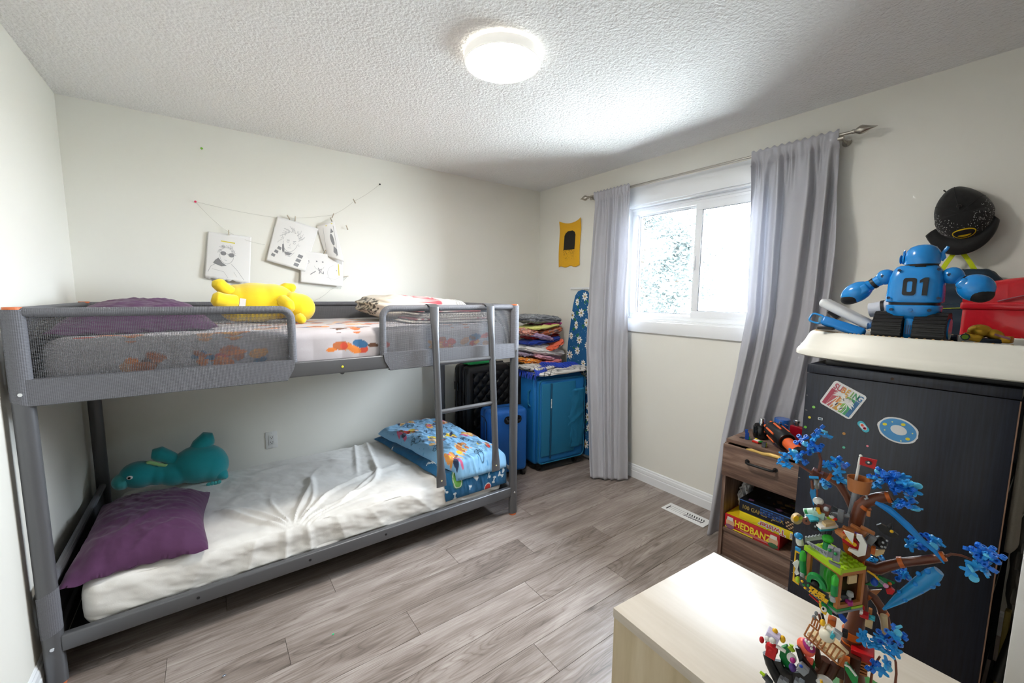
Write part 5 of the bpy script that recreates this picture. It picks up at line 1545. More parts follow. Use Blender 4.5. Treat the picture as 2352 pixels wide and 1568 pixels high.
# black case under the mirror, then the oval mirror lying flat
tag(MB().span(1.775, 2.16, -.25, .515, CZ + .001, CZ + .019, bev=.003).build('flat_case', P('#0d0e10', .45)), 'flat black case between the cabinet and the oval mirror', 'case')
mr = thing('oval_mirror', 'cream framed oval mirror lying face up on the black cabinet', 'mirror', (1.95, .13, CZ + .020))
MXc, MYc, ZM = 1.95, .13, CZ + .020
def sup(t, ax_, ay_, e=.80):
    c_, s_ = math.cos(t), math.sin(t)
    return MXc + ax_ * math.copysign(abs(c_) ** e, c_), MYc + ay_ * math.copysign(abs(s_) ** e, s_)
prof = [(0.10, 0), (0, .004), (0, .016), (.06, .022), (.08, .026), (.16, .030), (.20, .036), (.30, .044), (.42, .058), (.56, .078), (.66, .088), (.74, .092), (.80, .094), (.94, .094), (1.0, .090), (1.0, .078)]
b = MB()
def mfn(u, v):
    k = v * (len(prof) - 1); i = min(int(k), len(prof) - 2); t_, z_ = lerpv(prof[i], prof[i + 1], k - i)
    x, y = sup(2 * math.pi * u, lerp(.222, .160, t_), lerp(.527, .465, t_))
    return Vector((x, y, ZM + z_))
b.grid(120, len(prof) - 1, mfn, closed_u=True)
b.build('frame', mat('cream_lacquer', '#e4e2d8', .4, var=.06, bscale=20), mr, smooth=50)
b = MB(); b.rings([[Vector((*sup(2 * math.pi * k / 90, .166, .471), ZM + z)) for k in range(90)] for z in (.070, .0785)]); b.build('mirror_glass', mat('mirror_silver', '#e6ebee', .03, 1.0), mr)
b = MB()
for k in range(170):
    t = 2 * math.pi * k / 170; x, y = sup(t, .1665, .4715); x2, y2 = sup(t + .02, .1665, .4715)
    b.ell((x, y, ZM + .0935), (.0046, .0028, .0030), (0, 0, math.atan2(y2 - y, x2 - x) + .7), 8, 6)
b.build('rope_trim', mat('gilt_rope', '#c9a878', .5, var=.5, bscale=700), mr, kind='stuff')
ZG = ZM + .079

# ------------------------------------------------------------ toy robot, back to the room
RB = mat('robot_blue', '#1787d6', .22, coat=.4); RB2 = P('#1478c2', .3); RK = P('#18181a', .45)
rb = thing('toy_robot', 'blue toy robot with black tank tracks and number 01 on its back', 'toy robot', (1.868, .318, ZG), R(-90))
def L_(name, b, m, p=None, **k): return b.build(name, m, p or rb, local=True, **k)
for x0, x1 in ((-.088, -.014), (.012, .086)):
    hexa = [(-.060, .018), (-.048, .002), (.048, .002), (.060, .018), (.060, .060), (.030, .094), (-.030, .094), (-.060, .060)]
    b = MB()
    b.rings([[(x, y, z) for y, z in hexa] for x in (x0, x1)])
    t_ = L_('track', b, RK, smooth=25)
    n_ = 30
    per = []
    for (a, c_), (d, e) in zip(hexa, hexa[1:] + hexa[:1]):
        l_ = math.hypot(d - a, e - c_); m_ = max(1, int(l_ / .0115))
        for i in range(m_): per.append((lerp(a, d, (i + .5) / m_), lerp(c_, e, (i + .5) / m_), math.atan2(e - c_, d - a)))
    for y, z, an in per: L_('tread', MB().box(((x0 + x1) / 2, y, z), (x1 - x0 + .001, .0085, .0052), (an, 0, 0), bev=.0012, seg=1), RK, t_)
    xo = x0 if x0 < 0 else x1
    L_('hub', MB().tube([(xo - math.copysign(.002, xo), 0, .046), (xo + math.copysign(.004, xo), 0, .046)], .033, 24), RB, t_)
L_('axle_cover', MB().box((-.001, 0, .042), (.024, .075, .07), bev=.006), RB)
for k in (-1, 0, 1): L_('vent_slot', MB().box((-.001 + k * .005, -.038, .04), (.002, .002, .03)), P('#0d4f86', .4))
def torso(b, prof, sy=.72, e=.62, n=48):
    """stack of rounded-square sections: half width, z"""
    rs = []
    for hw, z in prof:
        rs.append([(math.copysign(abs(math.cos(2 * math.pi * k / n)) ** e, math.cos(2 * math.pi * k / n)) * hw, math.copysign(abs(math.sin(2 * math.pi * k / n)) ** e, math.sin(2 * math.pi * k / n)) * hw * sy, z) for k in range(n)])
    b.rings(rs); return b
L_('pelvis', torso(MB(), [(.020, .070), (.044, .074), (.060, .086), (.066, .102), (.067, .116), (.064, .119)]), RB)
L_('waist', torso(MB(), [(.060, .119), (.061, .128)]), RK)
to = L_('torso', torso(MB(), [(.066, .128), (.069, .131), (.0685, .15), (.067, .185), (.064, .21), (.058, .230), (.050, .242), (.044, .246)]), RB)
L_('collar_plate', MB().prism([(-.013, 0), (.013, 0), (.010, -.012), (-.010, -.012)], .002, M=frame((.012, -.0365, .244), (1, 0, 0), (0, -.55, 1))), RK, to)
NMt = frame((.011, -.0486, .178), (1, 0, 0), (0, .055, 1))
ou, inn = rpoly(.032, .056, .008, 4), rpoly(.013, .034, .004, 4)
b = MB(); b.rings([[NMt @ Vector((x - .018, y, z)) for x, y in q] for q, z in ((ou, -.003), (ou, .0012), (inn, .0012), (inn, -.003))], True, False); L_('number_zero', b, P('#15161a', .3), to)
L_('number_one', MB().prism([(.010, -.028), (.022, -.028), (.022, .028), (.012, .028), (.002, .020), (.002, .012), (.010, .014)], .004, M=NMt @ Matrix.Translation((.003, 0, -.003))), P('#15161a', .3), to)
for x, z in ((-.055, .142), (.062, .142), (-.036, .231), (.055, .231)): L_('screw_hole', MB().tube([(x, -.0505 if z < .2 else -.041, z), (x, -.046, z)], .0045, 12), P('#0b2a48', .4), to)
for x in (-.045, .045): L_('screw_hole', MB().tube([(x, -.050, .104), (x, -.045, .104)], .0048, 12), P('#0b2a48', .4))
L_('button', MB().tube([(.001, -.0505, .104), (.001, -.045, .104)], .0055, 14), RB2)
L_('neck', MB().tube([(0.008, 0, .244), (.008, 0, .25)], .040, 24), RK)
hd = L_('head', MB().lathe([(.042, .250), (.043, .256), (.0425, .275), (.039, .292), (.031, .304), (.018, .311), (.001, .313)], (.008, 0, 0), n=36), RB)
L_('ear_disc', MB().tube([(-.034, 0, .268), (-.043, 0, .268)], [.017, .012], 20), RB, hd)
L_('ear_ring', MB().lathe([(.012, 0), (.015, .002), (.012, .005)], (-.045, -.004, .268), (0, R(90), 0), n=18), RB2, hd)
L_('antenna', MB().tube([(-.036, 0, .278), (-.037, 0, .292), (-.035, 0, .298)], [.004, .003, .002], 8), RB, hd)
L_('ear_fin', MB().tube([(.049, 0, .262), (.055, 0, .27), (.053, 0, .283), (.060, 0, .295), (.063, 0, .302)], [.008, .007, .005, .005, .004], 10, flat=.6), RB, hd)
for s_, sh_, el, ha, hr_ in ((-1, (-.077, .212), (-.106, .192), (-.152, .160), (.048, .032, .034)), (1, (.080, .212), (.102, .196), (.132, .174), (.042, .034, .040))):
    a = L_('shoulder', MB().ell((sh_[0], 0, sh_[1]), (.026, .025, .026)), RB)
    L_('screw_hole', MB().tube([(sh_[0] - .004, -.0245, sh_[1] + .002), (sh_[0] - .004, -.02, sh_[1] + .002)], .0045, 12), P('#0b2a48', .4), a)
    L_('upper_arm', MB().tube([(sh_[0], 0, sh_[1]), (el[0], 0, el[1])], [.022, .016], 18), RB, a)
    L_('elbow_ring', MB().tube([(el[0] - s_ * .003, 0, el[1] + .002), (el[0] + s_ * .005, 0, el[1] - .004)], .0185, 20), RK, a)
    ang = math.atan2(ha[1] - el[1], ha[0] - el[0])
    h_ = L_('hand', MB().ell((ha[0], -.002, ha[1]), hr_, (0, -ang, 0), 28, 18), RB, a)
    L_('hand_edge', MB().ell((ha[0] + s_ * .004, -.002, ha[1] - .010), (hr_[0] * .93, hr_[1] * .93, hr_[2] * .78), (0, -ang, 0), 24, 14), RK, h_)
    L_('hand_ridge', MB().box((ha[0] - s_ * .016, -.010, ha[1] + .006), (.048, .040, .034), (0, -ang, 0), bev=.010, seg=3), RB, h_)
    L_('wrist', MB().tube([(el[0], 0, el[1]), (lerp(el[0], ha[0], .5), 0, lerp(el[1], ha[1], .5))], [.014, .024], 18), RB, a)

# toys round the robot
wt = thing('toy_tube', 'white toy tube with a black band behind the robot arm', 'toy', (1.985, .435, ZG))
MB().tube([(1.985, .455, 1.395), (1.985, .355, 1.415)], [.026, .030], 20).build('tube', P('#d5d9e2', .3), wt)
MB().tube([(1.985, .420, 1.402), (1.985, .411, 1.404)], .0295, 20).build('band', RK, wt)
MB().tube([(1.985, .41, 1.31), (1.985, .41, 1.38)], .012, 12).build('leg', P('#b9bec8', .35), wt)
rc = thing('game_remote', 'white curved toy remote propped beside the robot', 'remote', (1.90, .50, ZG))
WP = P('#dcdfe2', .28)
RM = frame((1.905, .503, 1.378), (0, -.90, -.46), (1, 0, .0))
b = MB().box((0, 0, 0), (.180, .085, .030), bev=.013, seg=4)
b.bend(lambda v: RM @ Vector((v.x, v.y, v.z + .9 * (v.x - .01) ** 2 * (1 if v.x < 0 else .4)))); b.build('shell', WP, rc, smooth=60)
b = MB().prism(rpoly(.100, .055, .02), .004, M=RM @ Matrix.Translation((.015, .005, .0125))); b.build('face_plate', P('#a7adb2', .35), rc)
MB().tube([RM @ Vector((-.05, .0, -.010)), RM @ Vector((-.012, 0, -.018))], .014, 14).build('trigger', P('#2a2b2e', .4), rc)
MB().lathe([(.008, 0), (.012, .003), (.008, .006)], RM @ Vector((.080, -.040, 0)), (R(90), 0, 0), n=16).build('ring', P('#aeb3ba', .3), rc)
bt = thing('toy_wand', 'blue toy wand with a clear loop resting on the mirror frame', 'toy', (1.845, .52, ZG))
BM_ = frame((1.838, .503, 1.342), (0, -.955, -.27), (.35, 0, 1))
b = MB().box((.012, 0, 0), (.135, .034, .030), bev=.010, seg=3); b.bend(lambda v: BM_ @ Vector((v.x, v.y - 2.2 * max(0, v.x) ** 2 * .4, v.z))); b.build('grip', P('#1878c4', .3), bt, smooth=60)
b = MB(); q = [BM_ @ Vector((x - .074, y, 0)) for x, y in rpoly(.040, .032, .010)]; b.tube(q + [q[0]], .0035, 8); b.build('loop', P('#2a92dc', .25), bt)
MB().box(BM_ @ Vector((-.054, 0, 0)), (.02, .022, .022), bev=.004).build('clear_joint', mat('clear_blue', '#7fc4ee', .1, trans=.6), bt)
MB().box(BM_ @ Vector((-.03, -.024, 0)), (.03, .05, .010), bev=.003).build('foot', RK, bt)
GO, GO2 = mat('gold_paint', '#c79a2a', .35, .6), P('#2d3c52', .4)
gf = thing('toy_figure', 'gold armoured toy figure lying on the mirror', 'toy figure', (2.0, .185, ZG))
def gfp(y, z, x=2.0): return (x, y, ZG + z)
MB().ell(gfp(.178, .038), (.022, .028, .022)).build('helmet', GO, gf)
MB().ell(gfp(.148, .030), (.018, .024, .016), (.3, 0, 0)).build('shoulder_plate', GO, gf)
MB().box(gfp(.190, .018), (.05, .045, .024), (.2, 0, 0), bev=.006).build('chest', GO, gf)
MB().prism(rpoly(.022, .022, .010, 2), .004, M=frame(gfp(.205, .018, 1.972), (0, -1, 0), (.3, 0, 1))).build('chest_frame', GO2, gf)
MB().prism(rpoly(.016, .016, .007, 2), .003, M=frame(gfp(.205, .018, 1.9695), (0, -1, 0), (.3, 0, 1))).build('chest_gem', P('#9bd23a', .2), gf)
MB().tube([gfp(.225, .012), gfp(.25, .010)], [.012, .009], 12).build('arm', GO2, gf)
MB().ell(gfp(.258, .012), (.012, .014, .012)).build('fist', GO, gf)
MB().box(gfp(.155, .010), (.04, .05, .014), (0, 0, .2), bev=.004).build('leg', GO2, gf)
MB().box(gfp(.125, .016), (.03, .035, .022), (0, 0, -.2), bev=.005).build('leg', GO, gf)
MB().box(gfp(.128, .026, 1.975), (.004, .035, .006), (.35, 0, 0)).build('blade', P('#c98aa0', .4), gf)
RED = mat('glossy_red_plastic', '#c9202b', .2, coat=.4)
rd = thing('toy_bin', 'glossy red plastic bin with a domed lid behind the mirror', 'storage bin', (2.32, .08, CZ))
MB().span(2.21, 2.44, -.16, .247, CZ + .001, 1.428, bev=.012, seg=3).build('bin', RED, rd)
MB().span(2.204, 2.446, -.166, .253, 1.402, 1.430, bev=.008, seg=3).build('rim', RED, rd)
b = MB(); n_ = 24
rs = []
for i in range(n_ + 1):
    y = lerp(.249, -.162, i / n_); hh = 1.432 + .085 * math.sin(math.pi * min(1, .12 + .88 * (i / n_))) ** .6
    rs.append([(2.212, y, 1.430), (2.212, y, hh - .02), (2.235, y, hh), (2.415, y, hh), (2.438, y, hh - .02), (2.438, y, 1.430)])
b.rings(rs); b.build('domed_lid', RED, rd, smooth=50)
b = MB().tube([(2.205, .165 - .0165 * k, 1.432 + .030 * math.sin(math.pi * k / 14)) for k in range(15)], .0025, 6); b.build('handle_groove', P('#a8606a', .4), rd)

# right of the cabinet
tw2 = thing('hanging_cloth', 'beige cloth hanging down the right edge of the black cabinet', 'cloth', (1.93, .04, .72))
b = MB()
b.grid(16, 40, lambda u, v: Vector((lerp(1.79, 2.15, u), .052 - .012 * math.sin(u * 9) * (1 - v) - .02 * sstep(.5, 1, u), lerp(.725 + .06 * u, 1.165, v))))
b.build('cloth', F('#a8a094'), tw2, smooth=80, solid=.012)
gy = thing('grey_cushion', 'grey padded roll hanging below the beige cloth', 'cushion', (1.97, .03, .45))
superslab((2.03, .022, .60), (.22, .05, .34), (0, 0, 0), 3, .006, .6, .6, 40, 24).build('pad', F('#8a8782'), gy, smooth=80)
bs = thing('basket', 'black basket of odds and ends on the floor beside the cabinet', 'basket', (1.86, .03, 0))
b = MB().span(1.80, 1.95, -.02, .055, 0, .012)
for (a, c_, d, e) in ((1.80, 1.806, -.02, .055), (1.944, 1.95, -.02, .055), (1.80, 1.95, -.02, -.014), (1.80, 1.95, .049, .055)): b.span(a, c_, d, e, .012, .30)
b.build('wall', P('#17181a', .5), bs)
MB().tube([(1.80, .03, .33), (1.86, .01, .52)], [.02, .012], 10).build('umbrella_grip', P('#1d1e20', .4), bs)
MB().box((1.85, .035, .40), (.05, .012, .24), (0, .25, 0), bev=.003).build('folded_card', P('#8a7a3a', .6), bs)
MB().box((1.88, .020, .35), (.06, .03, .10), (0, .4, 0), bev=.005).build('box', P('#2c4438', .6), bs)
mb_ = thing('shoulder_bag', 'dark red shoulder bag on the floor at the right edge', 'bag', (2.12, -.05, 0))
superslab((2.12, -.055, .27), (.24, .16, .54), (0, 0, 0), 9, .015, .5, .6, 50, 34).build('body', F('#7a1f30'), mb_, smooth=80)
b = MB().tube([(2.02, .01, .50), (2.00, .018, .40), (2.00, .02, .30)], .006, 8); b.build('strap', F('#9a2a40'), mb_)

# ------------------------------------------------------------ birch dresser in the foreground
BIR = wood('birch_veneer', '#bfb4a3', '#c8beaf', '#d0c7ba', .55, .40, 1, bump=.03, ring=2.2)
BIRZ = wood('birch_veneer_upright', '#b7a684', '#c6b595', '#d2c3a6', .55, .35, 2, bump=.03, ring=2.2)
TZ = .75
ds = thing('dresser', 'pale birch dresser with a plain top in the foreground', 'dresser', (.87, .05, 0))
def quad(b, pts, z0, z1):
    b.rings([[(x, y, z) for x, y in pts] for z in (z0, z1)])
    return b
DQ = [(.689, .547), (.655, -.44), (1.046, -.45), (1.072, .521)]
b = MB(); quad(b, DQ, TZ - .022, TZ)
es = list(b.bm.edges); bmesh.ops.bevel(b.bm, geom=es, offset=.0015, segments=2, affect='EDGES', profile=.5)
b.build('top', BIR, ds)
def inset(k): 
    cx, cy = .866, .045
    return [(cx + (x - cx) * (1 - k), cy + (y - cy) * (1 - k)) for x, y in DQ]
I_ = inset(.006)
quad(MB(), [I_[0], I_[1], (I_[1][0] + .018, I_[1][1]), (I_[0][0] + .018, I_[0][1])], .0, TZ - .022).build('side_panel', BIRZ, ds)
quad(MB(), [(I_[2][0] - .018, I_[2][1]), I_[2], I_[3], (I_[3][0] - .018, I_[3][1])], .0, TZ - .022).build('side_panel', BIRZ, ds)
quad(MB(), [I_[0], (I_[0][0], I_[0][1] - .012), (I_[3][0], I_[3][1] - .012), I_[3]], .03, TZ - .022).build('back_panel', BIRZ, ds)
for k in range(3):
    z0 = .05 + k * .225
    d_ = quad(MB(), [(I_[1][0] + .02, I_[1][1] + .02), (I_[1][0] + .02, I_[1][1]), (I_[2][0] - .02, I_[2][1]), (I_[2][0] - .02, I_[2][1] + .02)], z0, z0 + .215).build('drawer', BIRZ, ds)
    MB().tube([(.78, I_[1][1] - .012, z0 + .16), (.92, I_[1][1] - .012, z0 + .16)], .006, 8).build('handle', NICKEL, d_)

# ------------------------------------------------------------ brick-built tree house on the dresser (sizes in centimetres, scaled down)
BRN, DRB, RBR, NOU, ORG, TAN = P('#6b3a26', .28), P('#4a2617', .3), P('#7d4632', .3), P('#b3703c', .32), P('#c9621c', .3), P('#d3b98a', .35)
AZU, AZB, BLU, TBL = P('#2a9be0', .25), P('#1280d2', .22), P('#1b55c4', .28), mat('clear_azure', '#2aa0ea', .12, trans=.35)
WHT, WHC, REDM, YLW, LIM, GRN = P('#ecebe6', .3), P('#e8e2cf', .4), P('#c2141c', .28), P('#eeb91c', .3), P('#a6cc1e', .3), P('#138a43', .3)
GRY, DGR, LGR, BLK, BLK2 = P('#84898f', .35), P('#3d4249', .35), P('#aab0b5', .35), P('#141416', .3), P('#1d1e21', .32)
TQS, PAL, PUR, MAG, PNK, COR, LIL = P('#35a9bb', .3), P('#bfe0d2', .35), P('#5a3a92', .3), P('#a8217a', .3), P('#dc9ac4', .3), P('#f0674f', .3), P('#d9d0ee', .3)
CLR, TGR = mat('clear_plastic', '#e8f2f4', .08, trans=.8), mat('clear_green', '#3fca3a', .15, trans=.3)
CUR = None
def LG(name, b, m): return b.build(name, m, CUR, local=True)
def leaf_mesh(kind):
    b = MB()
    if kind == 0:
        out = []
        for k in range(30):
            t = 2 * math.pi * k / 30; r_ = .62 + .26 * math.cos(5 * t); out.append((r_ * math.cos(t), r_ * math.sin(t)))
        b.prism(out, .22).lathe([(.26, .2), (.26, .42), (.14, .42), (.14, .3), (.001, .3)], n=10)
    elif kind == 1:
        for k in range(4):
            t = k * 1.57 + .3; x, y = .8 * math.cos(t), .8 * math.sin(t)
            b.box((x * .5, y * .5, .12), (.8, .28, .22), (0, 0, t)).lathe([(.30, 0), (.30, .4), (.15, .4), (.15, .1)], (x, y, 0), n=10)
    else:
        b.lathe([(.001, 0), (.40, .0), (.44, .08), (.44, .22), (.38, .30), (.001, .31)], n=14)
    bmesh.ops.recalc_face_normals(b.bm, faces=b.bm.faces)
    me = bpy.data.meshes.new('leaf'); b.bm.to_mesh(me); b.bm.free()
    me.materials.append((P('#2f9ee8', .22), P('#1f72dc', .25), P('#62c8ee', .25))[kind])
    return me
_LM = [leaf_mesh(k) for k in range(3)]
def LF(kind, loc, rot):
    o = bpy.data.objects.new('leaf', _LM[kind]); C.objects.link(o)
    o.location, o.rotation_euler = loc, rot; o.scale = (1.25,) * 3
    setp(o, CUR, local=True)
TREE_LOC, TREE_RZ = (0.8690, 0.1634, 0.75), -1.3849
tree = thing('brick_tree_house', 'brick-built toy tree house with blue leaves and brown branches on the dresser', 'toy', TREE_LOC, TREE_RZ, scale=.01)
CUR = tree
LG('trunk', MB().tube([(0.08, 0.0, -0.96), (-0.64, 0.0, 2.9), (-1.12, 0.0, 7.58), (-1.21, 0.0, 11.65), (-0.82, 0.0, 15.47), (-1.0, 0.0, 19.87), (-1.63, 0.0, 24.32), (-2.16, 0.0, 28.03), (-2.38, 0.0, 30.83), (-2.27, 0.0, 32.36), (-1.97, 0.0, 34.25), (-1.22, 0.0, 35.36), (0.11, 0.0, 36.37), (1.52, 0.0, 37.17)], [2.35, 1.77, 1.47, 1.36, 1.2, 1.11, 1.03, 1.02, 1.01, 0.97, 0.96, 0.94, 0.88, 0.8], 18), BRN)
LG('branch', MB().tube([(-3.18, 2.0, 32.64), (-4.05, 2.0, 34.52), (-5.19, 2.0, 36.22), (-6.56, 2.0, 37.0), (-7.93, 2.0, 37.32)], [0.55, 0.58, 0.62, 0.64, 0.58], 14), BRN)
LG('twig', MB().tube([(-8.07, 1.0, 38.09), (-7.99, 1.0, 40.22), (-8.54, 1.0, 41.79), (-9.18, 1.0, 42.67)], [0.26, 0.26, 0.23, 0.16], 12), BRN)
LG('twig', MB().tube([(-8.89, 0.0, 37.78), (-10.1, 0.0, 38.28), (-11.46, 0.0, 39.01)], [0.26, 0.2, 0.17], 12), BRN)
LG('branch_joint', MB().box((-8.41, 1.0, 37.49), (1.69, 1.6, 1.27), (0, 0.35, 0), bev=0.08, seg=1), BRN)
LG('branch', MB().tube([(-0.77, 0.0, 24.1), (0.07, 0.0, 24.12), (1.04, 0.0, 24.28), (2.12, 0.0, 25.42), (3.72, 0.0, 26.79), (5.94, 0.0, 28.21), (8.09, 0.0, 29.65)], [0.91, 0.89, 0.87, 0.8, 0.7, 0.67, 0.59], 16), BRN)
LG('twig', MB().tube([(8.08, 0.0, 29.78), (8.79, 0.0, 30.54), (9.8, 0.0, 30.79), (10.69, 0.0, 30.65), (11.32, 0.0, 30.4)], [0.22, 0.19, 0.17, 0.14, 0.12], 12), BRN)
LG('branch', MB().tube([(-1.04, 1.0, 19.7), (-0.14, 1.0, 19.13), (0.92, 1.0, 18.58), (1.78, 1.0, 17.47), (2.41, 1.0, 15.77), (2.81, 1.0, 14.26)], [0.75, 0.68, 0.67, 0.66, 0.72, 0.66], 14), BRN)
LG('hollow_end', MB().tube([(2.27, -1.2, 17.49), (2.57, -1.2, 15.11), (2.62, -1.0, 13.07)], [0.47, 0.47, 0.3], 12), TAN)
LG('twig', MB().tube([(3.73, -2.0, 12.37), (4.25, -2.0, 10.92), (4.47, -2.0, 9.06), (4.5, -2.0, 6.66)], [0.14, 0.17, 0.17, 0.18], 12), RBR)
LG('twig', MB().tube([(2.37, -2.0, 10.67), (1.83, -2.0, 8.67), (1.66, -2.0, 6.9), (1.66, -2.0, 4.61)], [0.15, 0.18, 0.18, 0.19], 12), RBR)
LG('collar', MB().tube([(-1.76, 0.0, 34.11), (-1.45, 0.0, 34.58)], [1.04, 1.03], 16), ORG)
LG('collar', MB().tube([(1.0, 0.0, 36.78), (1.46, 0.0, 37.0)], [0.93, 0.91], 16), ORG)
LG('collar', MB().tube([(-2.26, 0.0, 29.39), (-2.3, 0.0, 29.85)], [1.11, 1.1], 16), ORG)
LG('collar', MB().tube([(-6.91, 2.0, 37.19), (-6.49, 2.0, 37.0)], [0.73, 0.73], 16), ORG)
LG('collar', MB().tube([(3.28, 0.0, 26.57), (3.85, 0.0, 26.88)], [0.85, 0.83], 16), ORG)
LG('collar', MB().tube([(7.79, 0.0, 29.65), (8.19, 0.0, 29.91)], [0.69, 0.68], 16), ORG)
LG('collar', MB().tube([(-0.12, 1.0, 18.77), (0.49, 1.0, 18.48)], [0.77, 0.77], 16), ORG)
LG('collar', MB().tube([(2.09, 1.0, 16.57), (2.41, 1.0, 16.13)], [0.78, 0.78], 16), ORG)
LG('collar', MB().tube([(-1.25, 0.0, 10.65), (-1.35, 0.0, 11.9)], [1.48, 1.47], 16), ORG)
LG('collar', MB().tube([(-1.17, 0.0, 8.88), (-1.24, 0.0, 9.82)], [1.52, 1.51], 16), ORG)
LG('crows_nest', MB().lathe([(1.32, -2.3), (1.42, -2.2), (1.65, 0), (1.55, 0), (1.32, -1.9), (.01, -1.9)], (-2.51, -1.0, 39.23), n=32), NOU)
LG('mast', MB().tube([(-2.94, -1.0, 38.68), (-2.71, -1.0, 42.78)], [0.2, 0.2], 12), WHT)
LG('mast_cap', MB().ell((-2.67, -1.0, 43.02), (0.23, 0.23, 0.23), (0, 0, 0)), WHT)
LG('flag', MB().prism([(-2.71, 42.95), (-0.6, 42.9), (-0.78, 41.34), (-2.68, 41.57)], 0.25, M=frame((0, -1.2, 0), (1, 0, 0), (0, 0, 1)) @ Matrix.Scale(-1, 4, (0, 0, 1))), REDM)
LG('flag_crest', MB().ell((-1.6, -1.5, 42.28), (0.44, 0.12, 0.36), (0, 0, 0)), DGR)
LG('flag_crest_spot', MB().ell((-1.6, -1.5, 42.34), (0.2, 0.16, 0.2), (0, 0, 0)), WHT)
LG('grey_post', MB().tube([(-2.75, 1.0, 36.42), (-2.91, 1.0, 34.57), (-3.14, 1.0, 31.35)], [0.56, 0.56, 0.57], 12), GRY)
LG('tap', MB().box((-4.42, -1.0, 31.9), (0.85, 1.2, 1.93), (0, 0, 0), bev=0.08, seg=1), GRY)
LG('tap_spout', MB().tube([(-5.5, -1.0, 31.84), (-4.34, -1.0, 32.05), (-3.22, -1.0, 32.37)], [0.32, 0.3, 0.3], 12), GRY)
LG('tap_lens', MB().ell((-5.5, -1.0, 31.84), (0.32, 0.32, 0.32), (0, 0, 0)), CLR)
LG('hook_arm', MB().tube([(-2.2, -1.0, 36.96), (-1.51, -1.0, 36.74), (-1.29, -1.0, 36.12), (-1.61, -1.0, 35.9)], [0.17, 0.17, 0.17, 0.17], 12), LGR)
LG('latch_plate', MB().box((-0.92, -2.0, 34.12), (0.5, 0.6, 1.02), (0, 0, 0), bev=0.08, seg=1), NOU)
LG('stall_floor', MB().prism([(-9.23, -2.42), (-6.51, -5.85), (-4.46, -3.18), (-5.92, 0.17)], 0.35, loc=(0, 0, 30.62)), WHT)
LG('stall_base', MB().prism([(-9.3, -2.07), (-6.52, -5.51), (-4.47, -2.81), (-5.95, 0.71)], 0.5, loc=(0, 0, 30.12)), TQS)
LG('stall_tiles', MB().prism([(-8.95, -3.21), (-8.05, -5.02), (-7.01, -3.72), (-7.6, -1.9)], 0.3, loc=(0, 0, 30.97)), TQS)
LG('stall_waffle', MB().prism([(-6.6, -4.25), (-5.96, -5.19), (-4.82, -3.25), (-5.68, -2.64)], 0.5, loc=(0, 0, 30.97)), TAN)
LG('stall_machine', MB().box((-7.23, -2.0, 31.58), (1.66, 1.6, 1.25), (0, 0, 0), bev=0.08, seg=1), PAL)
LG('machine_body', MB().box((-6.77, -1.8, 32.53), (1.89, 1.7, 1.54), (0, 0.15, 0), bev=0.08, seg=1), BRN)
LG('machine_dial', MB().ell((-6.27, -3.0, 33.2), (0.4, 0.4, 0.4), (0, 0, 0)), LGR)
LG('lever', MB().tube([(-7.43, -3.2, 33.06), (-7.26, -3.2, 32.53), (-7.04, -3.2, 32.13)], [0.32, 0.28, 0.25], 12), YLW)
LG('ice_cream', MB().ell((-7.58, -1.5, 33.57), (0.8, 0.8, 0.64), (0, 0, 0)), WHT)
LG('smiley_wheel', MB().lathe([(0.94, -0.3), (0.94, 0.3)], (-10.17, -3.5, 30.17), (1.57, 0, 0.9), n=22), TAN)
LG('wheel_face', MB().lathe([(0.53, -0.1), (0.53, 0.1)], (-10.21, -4.1, 30.4), (1.57, 0, 0.9), n=22), YLW)
LG('wheel_axle', MB().tube([(-9.93, -3.3, 30.19), (-9.42, -3.3, 30.63)], [0.33, 0.33], 12), LIM)
LG('wheel', MB().lathe([(0.61, -0.3), (0.61, 0.3)], (-8.69, -4.0, 30.57), (1.57, 0, 0), n=22), RBR)
LG('wheel', MB().lathe([(0.69, -0.3), (0.69, 0.3)], (-7.38, -4.6, 30.38), (1.57, 0, 0), n=22), BLK)
LG('wheel_bore', MB().lathe([(0.14, -0.35), (0.14, 0.35)], (-7.37, -4.7, 30.45), (1.57, 0, 0), n=22), LGR)
LG('wheel_bore', MB().lathe([(0.14, -0.35), (0.14, 0.35)], (-8.71, -4.1, 30.63), (1.57, 0, 0), n=22), BLK)
LG('roller', MB().tube([(-9.41, -1.0, 30.72), (-8.09, -1.0, 31.34)], [0.6, 0.59], 12), PAL)
LG('roller_band', MB().tube([(-9.27, -1.0, 30.77), (-8.89, -1.0, 30.94)], [0.63, 0.62], 12), GRN)
LG('fruit', MB().ell((-5.84, -2.5, 31.59), (0.37, 0.37, 0.25), (0, 0, 0)), LIM)
LG('fruit', MB().ell((-5.33, -2.5, 31.43), (0.36, 0.36, 0.24), (0, 0, 0)), YLW)
LG('fruit', MB().ell((-5.45, -2.5, 31.86), (0.37, 0.37, 0.25), (0, 0, 0)), WHT)
LG('fruit', MB().ell((-5.03, -2.5, 31.71), (0.36, 0.36, 0.24), (0, 0, 0)), REDM)
LG('stall_leg', MB().box((-6.32, -3.0, 29.17), (0.57, 1, 1.08), (0, 0, 0), bev=0.08, seg=1), DGR)
LG('stall_leg', MB().box((-5.54, -3.0, 29.62), (0.68, 1.2, 1.21), (0, 0, 0), bev=0.08, seg=1), DGR)
LG('back_board', MB().prism([(-5.74, 32.44), (-3.76, 31.72), (-3.91, 31.36), (-5.69, 31.84)], 0.3, M=frame((0, 1, 0), (1, 0, 0), (0, 0, 1)) @ Matrix.Scale(-1, 4, (0, 0, 1))), DGR)
LG('hourglass_cap', MB().tube([(-9.21, -1.0, 37.27), (-7.89, -1.0, 37.56)], [0.26, 0.25], 12), AZU)
